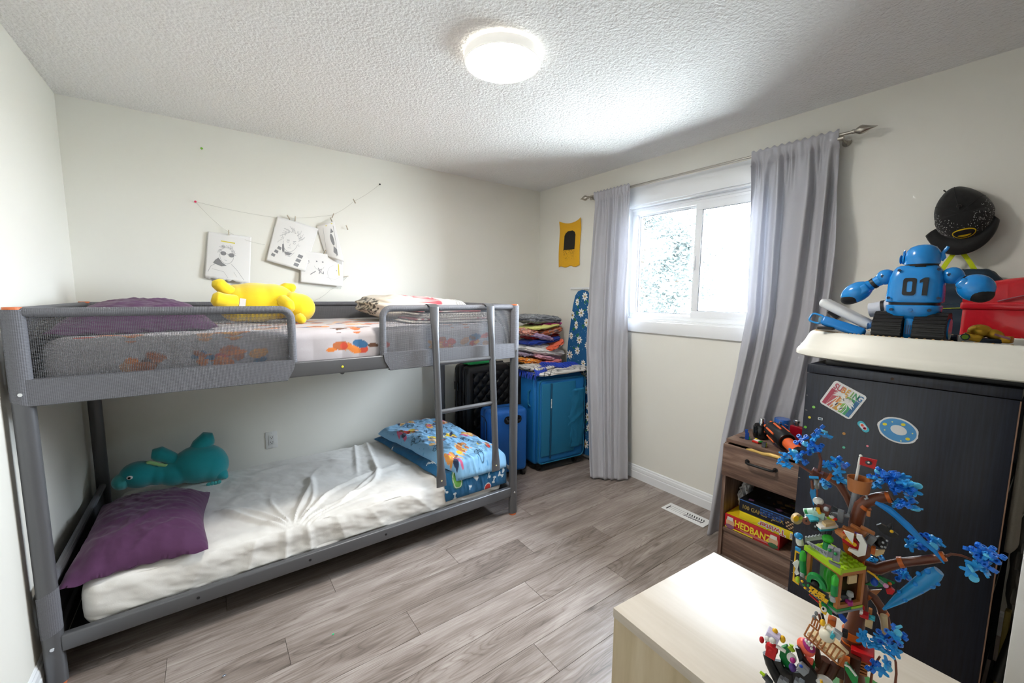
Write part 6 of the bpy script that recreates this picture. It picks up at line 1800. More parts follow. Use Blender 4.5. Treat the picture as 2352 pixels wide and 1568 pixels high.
LG('hourglass', MB().tube([(-8.15, -1.0, 37.24), (-8.03, -1.0, 35.62)], [0.41, 0.41], 12), CLR)
LG('hourglass_sand', MB().tube([(-8.14, -1.0, 37.12), (-8.1, -1.0, 36.33), (-8.07, -1.0, 35.61)], [0.28, 0.1, 0.32], 12), YLW)
LG('hourglass_tail', MB().tube([(-7.92, -1.0, 35.48), (-7.83, -1.0, 34.16)], [0.13, 0.13], 12), RBR)
LG('hourglass_side', MB().tube([(-8.83, -1.0, 36.77), (-8.58, -1.0, 35.25)], [0.2, 0.2], 12), RBR)
LG('crystal_sail', MB().prism([(-9.07, 34.51), (-8.32, 34.39), (-8.21, 32.92), (-8.45, 31.44), (-8.97, 33.15), (-9.16, 33.72)], 0.5, M=frame((0, 1, 0), (1, 0, 0), (0, 0, 1)) @ Matrix.Scale(-1, 4, (0, 0, 1))), TBL)
LG('crystal_beam', MB().tube([(-0.27, -3.0, 36.56), (0.46, -3.0, 36.38), (1.35, -3.0, 36.05), (2.33, -3.0, 35.33), (3.7, -3.0, 34.19), (5.24, -3.0, 32.67), (6.82, -3.0, 31.51), (7.91, -3.0, 30.08)], [0.27, 0.42, 0.53, 0.47, 0.51, 0.4, 0.29, 0.1], 7), AZB)
LG('crystal_cone', MB().tube([(7.58, -2.0, 28.24), (7.15, -2.0, 27.57), (6.53, -2.0, 26.34), (5.45, -2.0, 24.47), (3.76, -2.0, 21.65), (2.11, -2.0, 18.87)], [0.69, 0.99, 1.11, 0.99, 0.71, 0.17], 14), TBL)
LG('crystal_chip', MB().ell((4.55, -2.6, 26.03), (0.26, 0.26, 0.26), (0, 0, 0)), AZB)
LG('crystal_chip', MB().ell((5.47, -2.6, 27.05), (0.33, 0.33, 0.33), (0, 0, 0)), AZB)
LG('crystal_chip', MB().ell((6.38, -2.6, 27.87), (0.4, 0.4, 0.4), (0, 0, 0)), AZB)
LG('crystal_chip', MB().ell((7.15, -2.6, 27.33), (0.24, 0.24, 0.24), (0, 0, 0)), AZB)
LG('crystal_chip', MB().ell((7.58, -2.6, 26.46), (0.32, 0.32, 0.32), (0, 0, 0)), AZB)
LG('crystal_chip', MB().ell((7.04, -2.6, 25.81), (0.4, 0.4, 0.4), (0, 0, 0)), AZB)
LG('crystal_chip', MB().ell((6.07, -2.6, 24.37), (0.26, 0.26, 0.26), (0, 0, 0)), AZB)
LG('crystal_chip', MB().ell((6.28, -2.6, 26.16), (0.33, 0.33, 0.33), (0, 0, 0)), AZB)
LG('crystal_chip', MB().ell((5.37, -2.6, 25.31), (0.41, 0.41, 0.41), (0, 0, 0)), AZB)
LG('crystal_chip', MB().ell((3.64, -2.6, 23.08), (0.28, 0.28, 0.28), (0, 0, 0)), AZB)
LG('crystal_chip', MB().ell((4.37, -2.6, 22.13), (0.35, 0.35, 0.35), (0, 0, 0)), AZB)
LG('sign_board', MB().prism([(-4.0, 30.31), (-3.71, 30.96), (-2.87, 31.02), (-1.71, 30.04), (-1.47, 29.13), (-1.85, 28.67), (-2.7, 28.92), (-3.58, 29.34)], 0.35, M=frame((0, -5, 0), (1, 0, 0), (0, 0, 1)) @ Matrix.Scale(-1, 4, (0, 0, 1))), REDM)
LG('sign_lettering', MB().ell((-3.51, -5.5, 30.51), (0.27, 0.2, 0.32), (0, 0, 0)), YLW)
LG('sign_lettering', MB().ell((-3.22, -5.5, 30.36), (0.27, 0.2, 0.32), (0, 0, 0)), YLW)
LG('sign_lettering', MB().ell((-2.94, -5.5, 30.21), (0.27, 0.2, 0.32), (0, 0, 0)), YLW)
LG('sign_lettering', MB().ell((-2.66, -5.5, 30.06), (0.27, 0.2, 0.32), (0, 0, 0)), YLW)
LG('sign_lettering', MB().ell((-2.39, -5.5, 29.9), (0.26, 0.2, 0.31), (0, 0, 0)), YLW)
LG('sign_lettering', MB().ell((-2.11, -5.5, 29.75), (0.26, 0.2, 0.31), (0, 0, 0)), YLW)
LG('white_arrow', MB().prism([(-3.64, 31.7), (-2.31, 31.64), (-2.35, 30.05), (-2.93, 30.64)], 0.35, M=frame((0, -6, 0), (1, 0, 0), (0, 0, 1)) @ Matrix.Scale(-1, 4, (0, 0, 1))), WHT)
LG('white_crescent', MB().prism([(-2.03, 31.61), (-1.39, 31.66), (-0.65, 30.43), (-0.71, 28.73), (-1.55, 28.06), (-2.87, 28.59), (-2.73, 28.99), (-1.62, 28.98), (-1.54, 30.48), (-1.99, 31.07)], 0.5, M=frame((0, -5.8, 0), (1, 0, 0), (0, 0, 1)) @ Matrix.Scale(-1, 4, (0, 0, 1))), WHT)
LG('sign_back', MB().prism([(-2.32, 31.44), (-1.33, 31.29), (-0.57, 29.93), (-0.7, 28.53), (-1.21, 28.75), (-1.25, 30.31)], 0.5, M=frame((0, -4.9, 0), (1, 0, 0), (0, 0, 1)) @ Matrix.Scale(-1, 4, (0, 0, 1))), PUR)
LG('upper_platform', MB().prism([(-4.75, -4.76), (-3.61, -6.04), (-1.26, -3.77), (-0.41, -0.57), (-1.46, 0.08), (-3.73, -2.39)], 0.5, loc=(0, 0, 30.32)), NOU)
LG('platform_plank', MB().box((-4.32, -3.0, 30.01), (1.45, 0.8, 0.44), (0, 0.3, 0), bev=0.08, seg=1), NOU)
LG('platform_plank', MB().box((-3.25, -3.0, 30.81), (1.42, 0.8, 0.43), (0, 0.3, 0), bev=0.08, seg=1), NOU)
LG('platform_plank', MB().box((-2.28, -3.0, 31.55), (1.38, 0.8, 0.42), (0, 0.3, 0), bev=0.08, seg=1), NOU)
LG('platform_plank', MB().box((-1.05, -3.0, 31.72), (1.34, 0.8, 0.41), (0, 0.3, 0), bev=0.08, seg=1), NOU)
LG('platform_plank', MB().box((-0.54, -3.0, 31.58), (1.34, 0.8, 0.41), (0, 0.3, 0), bev=0.08, seg=1), NOU)
LG('platform_post', MB().tube([(-4.3, -4.0, 30.91), (-4.32, -4.0, 29.97)], [0.24, 0.24], 12), NOU)
LG('trunk_face', MB().prism([(-1.6, 29.3), (-0.08, 28.82), (-0.13, 27.42), (-1.38, 25.44), (-2.3, 26.41), (-2.04, 27.47)], 1.2, M=frame((0, -3, 0), (1, 0, 0), (0, 0, 1)) @ Matrix.Scale(-1, 4, (0, 0, 1))), RBR)
LG('trunk_face', MB().prism([(-3.77, 28.12), (-2.77, 27.61), (-2.33, 26.39), (-0.81, 26.4), (-0.72, 25.27), (-2.26, 25.48), (-3.5, 26.81)], 1.0, M=frame((0, -2.5, 0), (1, 0, 0), (0, 0, 1)) @ Matrix.Scale(-1, 4, (0, 0, 1))), ORG)
LG('orange_peg', MB().box((0.1, -3.4, 28.86), (0.56, 1, 1.09), (0, 0, 0), bev=0.08, seg=1), ORG)
LG('tan_leaf', MB().prism([(-0.08, 27.9), (0.41, 28.81), (1.49, 29.24), (1.38, 28.58), (0.58, 27.75)], 0.4, M=frame((0, -3, 0), (1, 0, 0), (0, 0, 1)) @ Matrix.Scale(-1, 4, (0, 0, 1))), TAN)
LG('hat_brim', MB().prism([(0.16, 32.64), (0.69, 33.08), (1.74, 32.72), (2.8, 32.06), (2.76, 31.6), (2.01, 31.38), (0.88, 31.69)], 0.5, M=frame((0, -2.4, 0), (1, 0, 0), (0, 0, 1)) @ Matrix.Scale(-1, 4, (0, 0, 1))), BLK)
LG('hat_point', MB().tube([(1.61, -2.0, 32.28), (1.79, -2.0, 33.02), (1.83, -2.0, 33.43)], [0.43, 0.27, 0.11], 12), BLK)
LG('hat_badge', MB().ell((1.99, -3.0, 32.62), (0.24, 0.24, 0.24), (0, 0, 0)), YLW)
LG('figure_body', MB().ell((0.85, -2.0, 29.91), (0.89, 0.89, 0.95), (0, 0, 0)), BLK)
LG('figure_arm', MB().tube([(0.29, -2.5, 30.12), (-0.23, -2.5, 30.47), (-0.72, -2.5, 30.49)], [0.28, 0.28, 0.23], 12), DGR)
LG('figure_tool', MB().box((-0.27, -3.0, 30.22), (0.9, 0.8, 1.51), (0, 0.4, 0), bev=0.08, seg=1), GRY)
LG('figure_trim', MB().ell((1.15, -3.4, 30.57), (0.17, 0.17, 0.17), (0, 0, 0)), LGR)
LG('figure_trim', MB().ell((1.58, -3.4, 31.09), (0.16, 0.16, 0.16), (0, 0, 0)), LGR)
LG('figure_trim', MB().ell((1.05, -3.4, 29.85), (0.17, 0.17, 0.17), (0, 0, 0)), LGR)
LG('figure_trim', MB().ell((1.44, -3.4, 29.91), (0.17, 0.17, 0.17), (0, 0, 0)), LGR)
LG('roof_plate', MB().prism([(-8.52, -4.74), (-3.31, -8.78), (-0.45, -4.58), (-5.66, -0.54)], 0.55, loc=(0, 0, 25.84)), LIM)
LG('stud', MB().cyl((-6.72, -2.93, 26.39), (-6.72, -2.93, 26.61), .3, n=10), LIM)
LG('stud', MB().cyl((-6.15, -2.09, 26.39), (-6.15, -2.09, 26.61), .3, n=10), LIM)
LG('stud', MB().cyl((-5.57, -1.25, 26.39), (-5.57, -1.25, 26.61), .3, n=10), LIM)
LG('stud', MB().cyl((-5.97, -3.51, 26.39), (-5.97, -3.51, 26.61), .3, n=10), LIM)
LG('stud', MB().cyl((-5.4, -2.67, 26.39), (-5.4, -2.67, 26.61), .3, n=10), LIM)
LG('stud', MB().cyl((-4.83, -1.83, 26.39), (-4.83, -1.83, 26.61), .3, n=10), LIM)
LG('stud', MB().cyl((-5.23, -4.08, 26.39), (-5.23, -4.08, 26.61), .3, n=10), LIM)
LG('stud', MB().cyl((-4.66, -3.24, 26.39), (-4.66, -3.24, 26.61), .3, n=10), LIM)
LG('stud', MB().cyl((-4.09, -2.4, 26.39), (-4.09, -2.4, 26.61), .3, n=10), LIM)
LG('stud', MB().cyl((-4.49, -4.66, 26.39), (-4.49, -4.66, 26.61), .3, n=10), LIM)
LG('stud', MB().cyl((-3.91, -3.82, 26.39), (-3.91, -3.82, 26.61), .3, n=10), LIM)
LG('stud', MB().cyl((-3.34, -2.98, 26.39), (-3.34, -2.98, 26.61), .3, n=10), LIM)
LG('stud', MB().cyl((-3.74, -5.24, 26.39), (-3.74, -5.24, 26.61), .3, n=10), LIM)
LG('stud', MB().cyl((-3.17, -4.4, 26.39), (-3.17, -4.4, 26.61), .3, n=10), LIM)
LG('stud', MB().cyl((-2.6, -3.56, 26.39), (-2.6, -3.56, 26.61), .3, n=10), LIM)
LG('stud', MB().cyl((-4.14, -7.49, 26.39), (-4.14, -7.49, 26.61), .3, n=10), LIM)
LG('stud', MB().cyl((-3.57, -6.65, 26.39), (-3.57, -6.65, 26.61), .3, n=10), LIM)
LG('stud', MB().cyl((-3.0, -5.81, 26.39), (-3.0, -5.81, 26.61), .3, n=10), LIM)
LG('stud', MB().cyl((-2.42, -4.97, 26.39), (-2.42, -4.97, 26.61), .3, n=10), LIM)
LG('stud', MB().cyl((-1.85, -4.13, 26.39), (-1.85, -4.13, 26.61), .3, n=10), LIM)
LG('stud', MB().cyl((-3.4, -8.07, 26.39), (-3.4, -8.07, 26.61), .3, n=10), LIM)
LG('stud', MB().cyl((-2.82, -7.23, 26.39), (-2.82, -7.23, 26.61), .3, n=10), LIM)
LG('stud', MB().cyl((-2.25, -6.39, 26.39), (-2.25, -6.39, 26.61), .3, n=10), LIM)
LG('stud', MB().cyl((-1.68, -5.55, 26.39), (-1.68, -5.55, 26.61), .3, n=10), LIM)
LG('stud', MB().cyl((-1.11, -4.71, 26.39), (-1.11, -4.71, 26.61), .3, n=10), LIM)
LG('roof_edge', MB().prism([(-8.63, -4.78), (-3.32, -8.9), (-3.09, -8.57), (-8.4, -4.45)], 0.85, loc=(0, 0, 25.64)), LIM)
LG('floor_plate', MB().prism([(-8.71, -4.79), (-3.29, -8.99), (-0.35, -4.66), (-5.76, -0.46)], 0.35, loc=(0, 0, 19.05)), GRY)
LG('floor_trim', MB().prism([(-8.58, -4.82), (-3.32, -8.9), (-0.4, -4.62), (-5.66, -0.54)], 0.4, loc=(0, 0, 19.4)), GRN)
LG('floor_trim', MB().prism([(-1.82, -6.41), (-1.66, -6.53), (-0.37, -4.64), (-0.53, -4.52)], 0.4, loc=(0, 0, 19.4)), LIM)
LG('frame_post', MB().prism([(-8.05, -5.1), (-7.53, -5.51), (-7.24, -5.09), (-7.77, -4.68)], 6.04, loc=(0, 0, 19.8)), NOU)
LG('frame_post', MB().prism([(-3.83, -8.38), (-3.31, -8.78), (-3.02, -8.36), (-3.55, -7.96)], 6.04, loc=(0, 0, 19.8)), NOU)
LG('frame_post', MB().prism([(-1.26, -4.6), (-0.74, -5.0), (-0.45, -4.58), (-0.97, -4.18)], 6.04, loc=(0, 0, 19.8)), NOU)
LG('frame_post', MB().prism([(-5.95, -0.96), (-5.43, -1.36), (-5.14, -0.94), (-5.66, -0.54)], 6.04, loc=(0, 0, 19.8)), NOU)
LG('frame_beam', MB().prism([(-7.94, -5.06), (-3.25, -8.7), (-3.02, -8.36), (-7.71, -4.72)], 0.55, loc=(0, 0, 25.29)), NOU)
LG('frame_beam', MB().prism([(-3.73, -8.46), (-3.31, -8.78), (-0.45, -4.58), (-0.87, -4.26)], 0.55, loc=(0, 0, 25.29)), NOU)
LG('frame_beam', MB().prism([(-3.73, -8.46), (-3.31, -8.78), (-0.45, -4.58), (-0.87, -4.26)], 0.6, loc=(0, 0, 19.8)), NOU)
LG('window_shutter', MB().prism([(-2.5, -7.48), (-2.3, -7.64), (-1.38, -6.3), (-1.59, -6.14)], 1.3, loc=(0, 0, 23.99)), TAN)
LG('inner_wall', MB().prism([(-5.05, -1.98), (-1.4, -4.81), (-1.11, -4.39), (-4.76, -1.56)], 6.04, loc=(0, 0, 19.8)), DRB)
LG('green_machine', MB().box((-5.11, -4.18, 22.77), (1.8, 1.6, 3.29), (0, 0, .6), bev=.1, seg=1), GRN)
LG('green_tank', MB().lathe([(.9, 0), (.9, 3.62), (.4, 4.61)], (-4.77, -5.08, 20.0), n=16), TGR)
LG('grey_seat', MB().box((-3.07, -6.08, 20.7), (2, 1.6, 1.4), (0, 0, .6), bev=.2, seg=2), DGR)
LG('goblet', MB().lathe([(.5, 0), (.2, .2), (.2, 1.0), (.5, 1.3), (.4, 1.9), (.1, 2)], (-2.0, -6.27, 20.2), n=14), LGR)
LG('goblet_base', MB().lathe([(.55, 0), (.5, .6)], (-2.04, -6.56, 20.2), n=14), MAG)
LG('table_slab', MB().box((-3.96, -7.63, 21.1), (1.6, 1.4, .25), (0, 0, .6)), TAN)
LG('bottle', MB().tube([(-8.25, -6.0, 21.93), (-8.52, -6.0, 24.36)], [0.49, 0.49], 14), GRN)
LG('bottle_top', MB().tube([(-8.52, -6.0, 24.36), (-8.55, -6.0, 25.44), (-8.57, -6.0, 25.92)], [0.49, 0.49, 0.27], 14), TGR)
LG('bottle', MB().tube([(-3.8, -9.5, 22.42), (-3.85, -9.5, 24.14)], [0.47, 0.47], 14), GRN)
LG('bottle_top', MB().tube([(-3.85, -9.5, 24.14), (-3.85, -9.5, 25.27), (-3.85, -9.5, 25.77)], [0.47, 0.47, 0.17], 14), TGR)
LG('bottle_clip', MB().tube([(-8.37, -6.3, 22.27), (-8.31, -6.3, 21.33)], [0.33, 0.33], 12), LGR)
LG('bottle_clip', MB().tube([(-3.96, -9.8, 22.21), (-3.86, -9.8, 21.48)], [0.36, 0.36], 12), LGR)
LG('house_sign', MB().prism([(-8.42, 22.87), (-4.47, 21.7), (-4.4, 20.32), (-4.54, 19.89), (-8.32, 21.55)], 0.4, M=frame((0, -9, 0), (1, 0, 0), (0, 0, 1)) @ Matrix.Scale(-1, 4, (0, 0, 1))), DGR)
LG('green_arch', MB().prism([(-7.39, 22.74), (-7.47, 23.17), (-7.43, 23.58), (-7.28, 23.92), (-7.03, 24.17), (-6.71, 24.31), (-6.34, 24.33), (-5.95, 24.22), (-5.58, 24.0), (-5.26, 23.69), (-5.01, 23.31), (-4.85, 22.89), (-4.8, 22.47), (-5.34, 22.63), (-5.37, 22.88), (-5.46, 23.12), (-5.61, 23.34), (-5.8, 23.52), (-6.02, 23.64), (-6.25, 23.71), (-6.46, 23.7), (-6.65, 23.61), (-6.8, 23.47), (-6.88, 23.27), (-6.9, 23.04), (-6.86, 22.79)], 0.9, M=frame((0, -9.3, 0), (1, 0, 0), (0, 0, 1)) @ Matrix.Scale(-1, 4, (0, 0, 1))), GRN)
LG('black_flower', MB().ell((-6.42, -8.8, 22.55), (0.69, 0.5, 0.69), (0, 0, 0)), BLK)
text('sign_lettering', 'TREE', 0.93, YLW, frame((-5.94, -9.5, 21.73), (0.952, 0, -0.306), (0.306, 0, 0.952)), tree, local=True, bold=.06, extrude=.05)
text('sign_lettering', 'HOUSE', 0.87, YLW, frame((-5.72, -9.5, 21.19), (0.952, 0, -0.306), (0.306, 0, 0.952)), tree, local=True, bold=.06, extrude=.05, squeeze=.9)
LG('sign_star', MB().ell((-7.98, -9.5, 22.59), (0.21, 0.15, 0.21), (0, 0, 0)), YLW)
LG('sign_star', MB().ell((-7.51, -9.5, 21.66), (0.2, 0.15, 0.2), (0, 0, 0)), YLW)
LG('sign_star', MB().ell((-6.82, -9.5, 22.02), (0.2, 0.15, 0.2), (0, 0, 0)), YLW)
LG('sign_star', MB().ell((-5.02, -9.5, 21.24), (0.2, 0.15, 0.2), (0, 0, 0)), YLW)
LG('sign_star', MB().ell((-7.72, -9.5, 22.13), (0.21, 0.15, 0.21), (0, 0, 0)), GRN)
LG('sign_star', MB().ell((-7.15, -9.5, 22.26), (0.2, 0.15, 0.2), (0, 0, 0)), GRN)
LG('green_dome', MB().ell((-5.56, -5.0, 29.06), (0.82, 0.82, 0.67), (0, 0, 0)), TGR)
LG('green_neck', MB().tube([(-5.61, -5.0, 28.45), (-5.6, -5.0, 27.27)], [0.49, 0.62], 12), GRN)
LG('lime_lump', MB().ell((-6.33, -5.0, 27.3), (0.38, 0.38, 0.38), (0, 0, 0)), LIM)
LG('lattice_rail', MB().prism([(-8.05, 28.69), (-7.7, 28.84), (-5.19, 28.17), (-5.2, 27.25), (-7.81, 28.5)], 0.3, M=frame((0, -8, 0), (1, 0, 0), (0, 0, 1)) @ Matrix.Scale(-1, 4, (0, 0, 1))), LGR)
LG('lattice_bar', MB().tube([(-7.46, -8.4, 28.78), (-7.17, -8.4, 28.39)], [0.09, 0.09], 12), GRY)
LG('lattice_bar', MB().tube([(-7.01, -8.4, 28.67), (-6.72, -8.4, 28.28)], [0.09, 0.09], 12), GRY)
LG('lattice_bar', MB().tube([(-6.56, -8.4, 28.55), (-6.27, -8.4, 28.17)], [0.09, 0.09], 12), GRY)
LG('lattice_bar', MB().tube([(-6.11, -8.4, 28.44), (-5.83, -8.4, 28.06)], [0.09, 0.1], 12), GRY)
LG('lattice_bar', MB().tube([(-5.67, -8.4, 28.34), (-5.39, -8.4, 27.95)], [0.09, 0.09], 12), GRY)
LG('grey_crate', MB().box((-4.8, -8.6, 28.86), (0.76, 1.2, 1.57), (0, 0, 0), bev=0.08, seg=1), GRY)
LG('grey_crate', MB().box((-4.03, -8.6, 28.65), (0.87, 1.2, 1.84), (0, 0, 0), bev=0.08, seg=1), GRY)
LG('crate_light', MB().ell((-4.88, -9.4, 29.37), (0.23, 0.3, 0.23), (0, 0, 0)), GRN)
LG('crate_light', MB().ell((-4.15, -9.4, 29.09), (0.23, 0.3, 0.23), (0, 0, 0)), GRN)
LG('grey_edge', MB().prism([(-4.92, 27.62), (-3.41, 27.44), (-3.42, 26.99), (-4.72, 27.26)], 0.4, M=frame((0, -9.4, 0), (1, 0, 0), (0, 0, 1)) @ Matrix.Scale(-1, 4, (0, 0, 1))), GRY)
LG('grey_stud', MB().ell((-8.62, -3.0, 27.1), (0.21, 0.21, 0.23), (0, 0, 0)), LGR)
LG('grey_stud', MB().ell((-8.16, -3.0, 27.39), (0.2, 0.2, 0.22), (0, 0, 0)), LGR)
LG('grey_stud', MB().ell((-7.7, -3.0, 27.68), (0.21, 0.21, 0.23), (0, 0, 0)), LGR)
LG('grey_stud', MB().ell((-7.26, -3.0, 27.97), (0.2, 0.2, 0.22), (0, 0, 0)), LGR)
LG('grey_stud', MB().ell((-6.81, -3.0, 28.26), (0.2, 0.2, 0.22), (0, 0, 0)), LGR)
LG('stud_bar', MB().prism([(-8.84, 26.7), (-6.57, 28.16), (-6.43, 27.49), (-7.77, 26.66), (-8.77, 25.85)], 0.4, M=frame((0, -2.6, 0), (1, 0, 0), (0, 0, 1)) @ Matrix.Scale(-1, 4, (0, 0, 1))), LGR)
LG('white_jug', MB().tube([(-9.37, -3.0, 25.4), (-9.52, -3.0, 26.08), (-10.0, -3.0, 26.0)], [0.55, 0.68, 0.61], 12), WHT)
LG('blue_flame', MB().ell((-9.7, -3.2, 26.97), (0.68, 0.68, 0.54), (0, 0, 0)), TBL)
LG('yellow_frame', MB().prism([(-9.96, 24.84), (-9.26, 24.66), (-9.23, 24.17), (-9.77, 24.24), (-9.72, 19.4), (-9.0, 19.01), (-8.96, 18.4), (-9.93, 18.79)], 0.6, M=frame((0, -4, 0), (1, 0, 0), (0, 0, 1)) @ Matrix.Scale(-1, 4, (0, 0, 1))), YLW)
LG('yellow_frame_top', MB().prism([(-9.96, 25.19), (-9.17, 25.04), (-9.13, 24.56), (-9.92, 24.7)], 0.6, M=frame((0, -4.2, 0), (1, 0, 0), (0, 0, 1)) @ Matrix.Scale(-1, 4, (0, 0, 1))), AZU)
LG('white_blade', MB().prism([(-10.03, 22.54), (-9.42, 23.45), (-9.11, 23.22), (-9.24, 21.67), (-8.91, 21.09), (-9.31, 20.64), (-9.67, 20.96), (-9.49, 21.8)], 0.25, M=frame((0, -5, 0), (1, 0, 0), (0, 0, 1)) @ Matrix.Scale(-1, 4, (0, 0, 1))), WHT)
LG('lime_ball', MB().ell((-9.02, -5.0, 19.97), (0.41, 0.41, 0.61), (0, 0, 0)), LIM)
LG('red_bar', MB().tube([(-7.0, -8.0, 19.97), (-5.65, -8.0, 19.22)], [0.13, 0.13], 12), REDM)
LG('beak', MB().prism([(-5.74, 19.29), (-5.39, 19.37), (-5.22, 18.28), (-4.51, 18.1), (-4.64, 17.55), (-5.18, 17.71), (-5.55, 18.57)], 0.6, M=frame((0, -8, 0), (1, 0, 0), (0, 0, 1)) @ Matrix.Scale(-1, 4, (0, 0, 1))), YLW)
LG('beak_top', MB().prism([(-5.36, 19.55), (-3.85, 18.95), (-3.88, 18.23), (-4.13, 18.2), (-5.15, 19.03)], 0.6, M=frame((0, -8.4, 0), (1, 0, 0), (0, 0, 1)) @ Matrix.Scale(-1, 4, (0, 0, 1))), GRN)
LG('bird_eye', MB().ell((-4.87, -9.0, 19.07), (0.38, 0.3, 0.44), (0, 0, 0)), WHT)
LG('bird_pupil', MB().ell((-4.95, -9.2, 19.28), (0.16, 0.35, 0.16), (0, 0, 0)), BLK)
LG('blue_leaf', MB().prism([(-3.35, 16.95), (-2.72, 16.94), (-2.01, 16.26), (-2.35, 15.56), (-2.92, 15.97)], 0.3, M=frame((0, -5, 0), (1, 0, 0), (0, 0, 1)) @ Matrix.Scale(-1, 4, (0, 0, 1))), BLU)
LG('red_stem', MB().tube([(-3.98, -5.0, 16.84), (-3.3, -5.0, 16.86)], [0.15, 0.16], 12), REDM)
LG('orange_roof', MB().box((-3.98, -4.0, 14.48), (1.1, 1.4, 1.11), (0, 0, 0), bev=0.08, seg=1), ORG)
LG('green_wing', MB().prism([(-0.39, 21.34), (0.45, 22.37), (1.09, 23.64), (3.12, 23.39), (2.47, 22.59), (1.17, 21.68)], 0.4, M=frame((0, -1, 0), (1, 0, 0), (0, 0, 1)) @ Matrix.Scale(-1, 4, (0, 0, 1))), GRN)
LG('blue_bead', MB().ell((0.69, -2.0, 22.91), (0.52, 0.52, 0.69), (0, 0, 0)), BLU)
LG('gold_chain', MB().tube([(-0.34, -2.5, 24.64), (0.6, -2.5, 24.29), (1.2, -2.5, 23.79)], [0.17, 0.17, 0.17], 12), YLW)
LG('grey_rod', MB().tube([(1.2, -2.5, 23.79), (1.97, -2.5, 23.26)], [0.23, 0.23], 12), GRY)
LG('pink_bead', MB().ell((2.05, -2.6, 23.3), (0.36, 0.36, 0.36), (0, 0, 0)), PNK)
LG('red_gem', MB().prism([(2.1, 22.69), (2.68, 23.23), (3.17, 22.92), (2.92, 22.21), (2.31, 22.0)], 0.6, M=frame((0, -2.6, 0), (1, 0, 0), (0, 0, 1)) @ Matrix.Scale(-1, 4, (0, 0, 1))), REDM)
LG('orange_bead', MB().ell((2.49, -2.0, 23.55), (0.28, 0.28, 0.28), (0, 0, 0)), ORG)
LG('tan_leaf', MB().prism([(0.18, 20.56), (1.67, 21.53), (1.12, 20.23)], 0.3, M=frame((0, -1, 0), (1, 0, 0), (0, 0, 1)) @ Matrix.Scale(-1, 4, (0, 0, 1))), NOU)
LG('red_seat', MB().box((-0.06, -3.0, 17.3), (1.09, 1.2, 0.74), (0, 0, 0), bev=0.08, seg=1), REDM)
LG('red_seat_back', MB().ell((-0.39, -2.5, 18.0), (0.3, 0.3, 0.54), (0, 0, 0)), REDM)
LG('white_cushion', MB().box((-0.45, -3.2, 17.66), (0.43, 0.8, 0.67), (0, 0, 0), bev=0.08, seg=1), WHT)
LG('turquoise_shelf', MB().box((0.69, -2.6, 17.07), (1.19, 1.2, 0.36), (0, 0, 0), bev=0.08, seg=1), TQS)
LG('tan_block', MB().box((0.59, -2.4, 16.06), (0.96, 1.3, 1.46), (0, 0, 0), bev=0.08, seg=1), TAN)
LG('crate_end', MB().box((0.62, -2.0, 17.68), (0.48, 0.6, 1.02), (0, 0, 0), bev=0.08, seg=1), NOU)
LG('railing', MB().tube([(-6.53, -8.0, 14.82), (-1.76, -8.0, 12.67)], [0.14, 0.14], 8), NOU)
LG('railing', MB().tube([(-7.07, -9.0, 13.2), (-2.45, -9.0, 10.93)], [0.15, 0.14], 8), NOU)
LG('baluster', MB().tube([(-6.49, -8.5, 15.16), (-7.12, -8.5, 12.85)], [0.12, 0.12], 8), NOU)
LG('baluster', MB().tube([(-5.88, -8.5, 14.88), (-6.51, -8.5, 12.56)], [0.12, 0.12], 8), NOU)
LG('baluster', MB().tube([(-5.27, -8.5, 14.61), (-5.92, -8.5, 12.26)], [0.12, 0.12], 8), NOU)
LG('baluster', MB().tube([(-4.66, -8.5, 14.33), (-5.33, -8.5, 11.97)], [0.11, 0.12], 8), NOU)
LG('baluster', MB().tube([(-4.07, -8.5, 14.06), (-4.74, -8.5, 11.68)], [0.12, 0.12], 8), NOU)
LG('baluster', MB().tube([(-3.48, -8.5, 13.8), (-4.16, -8.5, 11.4)], [0.11, 0.11], 8), NOU)
LG('baluster', MB().tube([(-2.9, -8.5, 13.53), (-3.59, -8.5, 11.12)], [0.12, 0.12], 8), NOU)
LG('baluster', MB().tube([(-2.32, -8.5, 13.27), (-3.02, -8.5, 10.84)], [0.11, 0.12], 8), NOU)
LG('baluster', MB().tube([(-1.75, -8.5, 13.02), (-2.46, -8.5, 10.57)], [0.11, 0.12], 8), NOU)
LG('railing', MB().tube([(-6.22, -7.5, 16.06), (-5.21, -7.5, 15.54)], [0.14, 0.14], 8), NOU)
LG('baluster', MB().tube([(-6.2, -7.7, 16.07), (-6.38, -7.7, 14.85)], [0.12, 0.12], 8), NOU)
LG('baluster', MB().tube([(-5.86, -7.7, 15.92), (-6.05, -7.7, 14.68)], [0.12, 0.12], 8), NOU)
LG('baluster', MB().tube([(-5.53, -7.7, 15.78), (-5.71, -7.7, 14.51)], [0.12, 0.12], 8), NOU)
LG('baluster', MB().tube([(-5.2, -7.7, 15.63), (-5.37, -7.7, 14.34)], [0.12, 0.12], 8), NOU)
LG('balcony_floor', MB().prism([(-6.97, -5.74), (-2.96, -8.65), (-1.38, -5.55), (-4.91, -1.94)], 0.4, loc=(0, 0, 11.09)), TAN)
LG('balcony_nut', MB().ell((-6.48, -7.2, 12.76), (0.3, 0.3, 0.23), (0, 0, 0)), TAN)
LG('balcony_nut', MB().ell((-6.22, -7.2, 12.42), (0.3, 0.3, 0.23), (0, 0, 0)), TAN)
LG('balcony_nut', MB().ell((-5.98, -7.2, 12.38), (0.3, 0.3, 0.23), (0, 0, 0)), TAN)
LG('balcony_nut', MB().ell((-5.73, -7.2, 12.09), (0.3, 0.3, 0.23), (0, 0, 0)), TAN)
LG('balcony_nut', MB().ell((-5.48, -7.2, 11.93), (0.3, 0.3, 0.23), (0, 0, 0)), TAN)
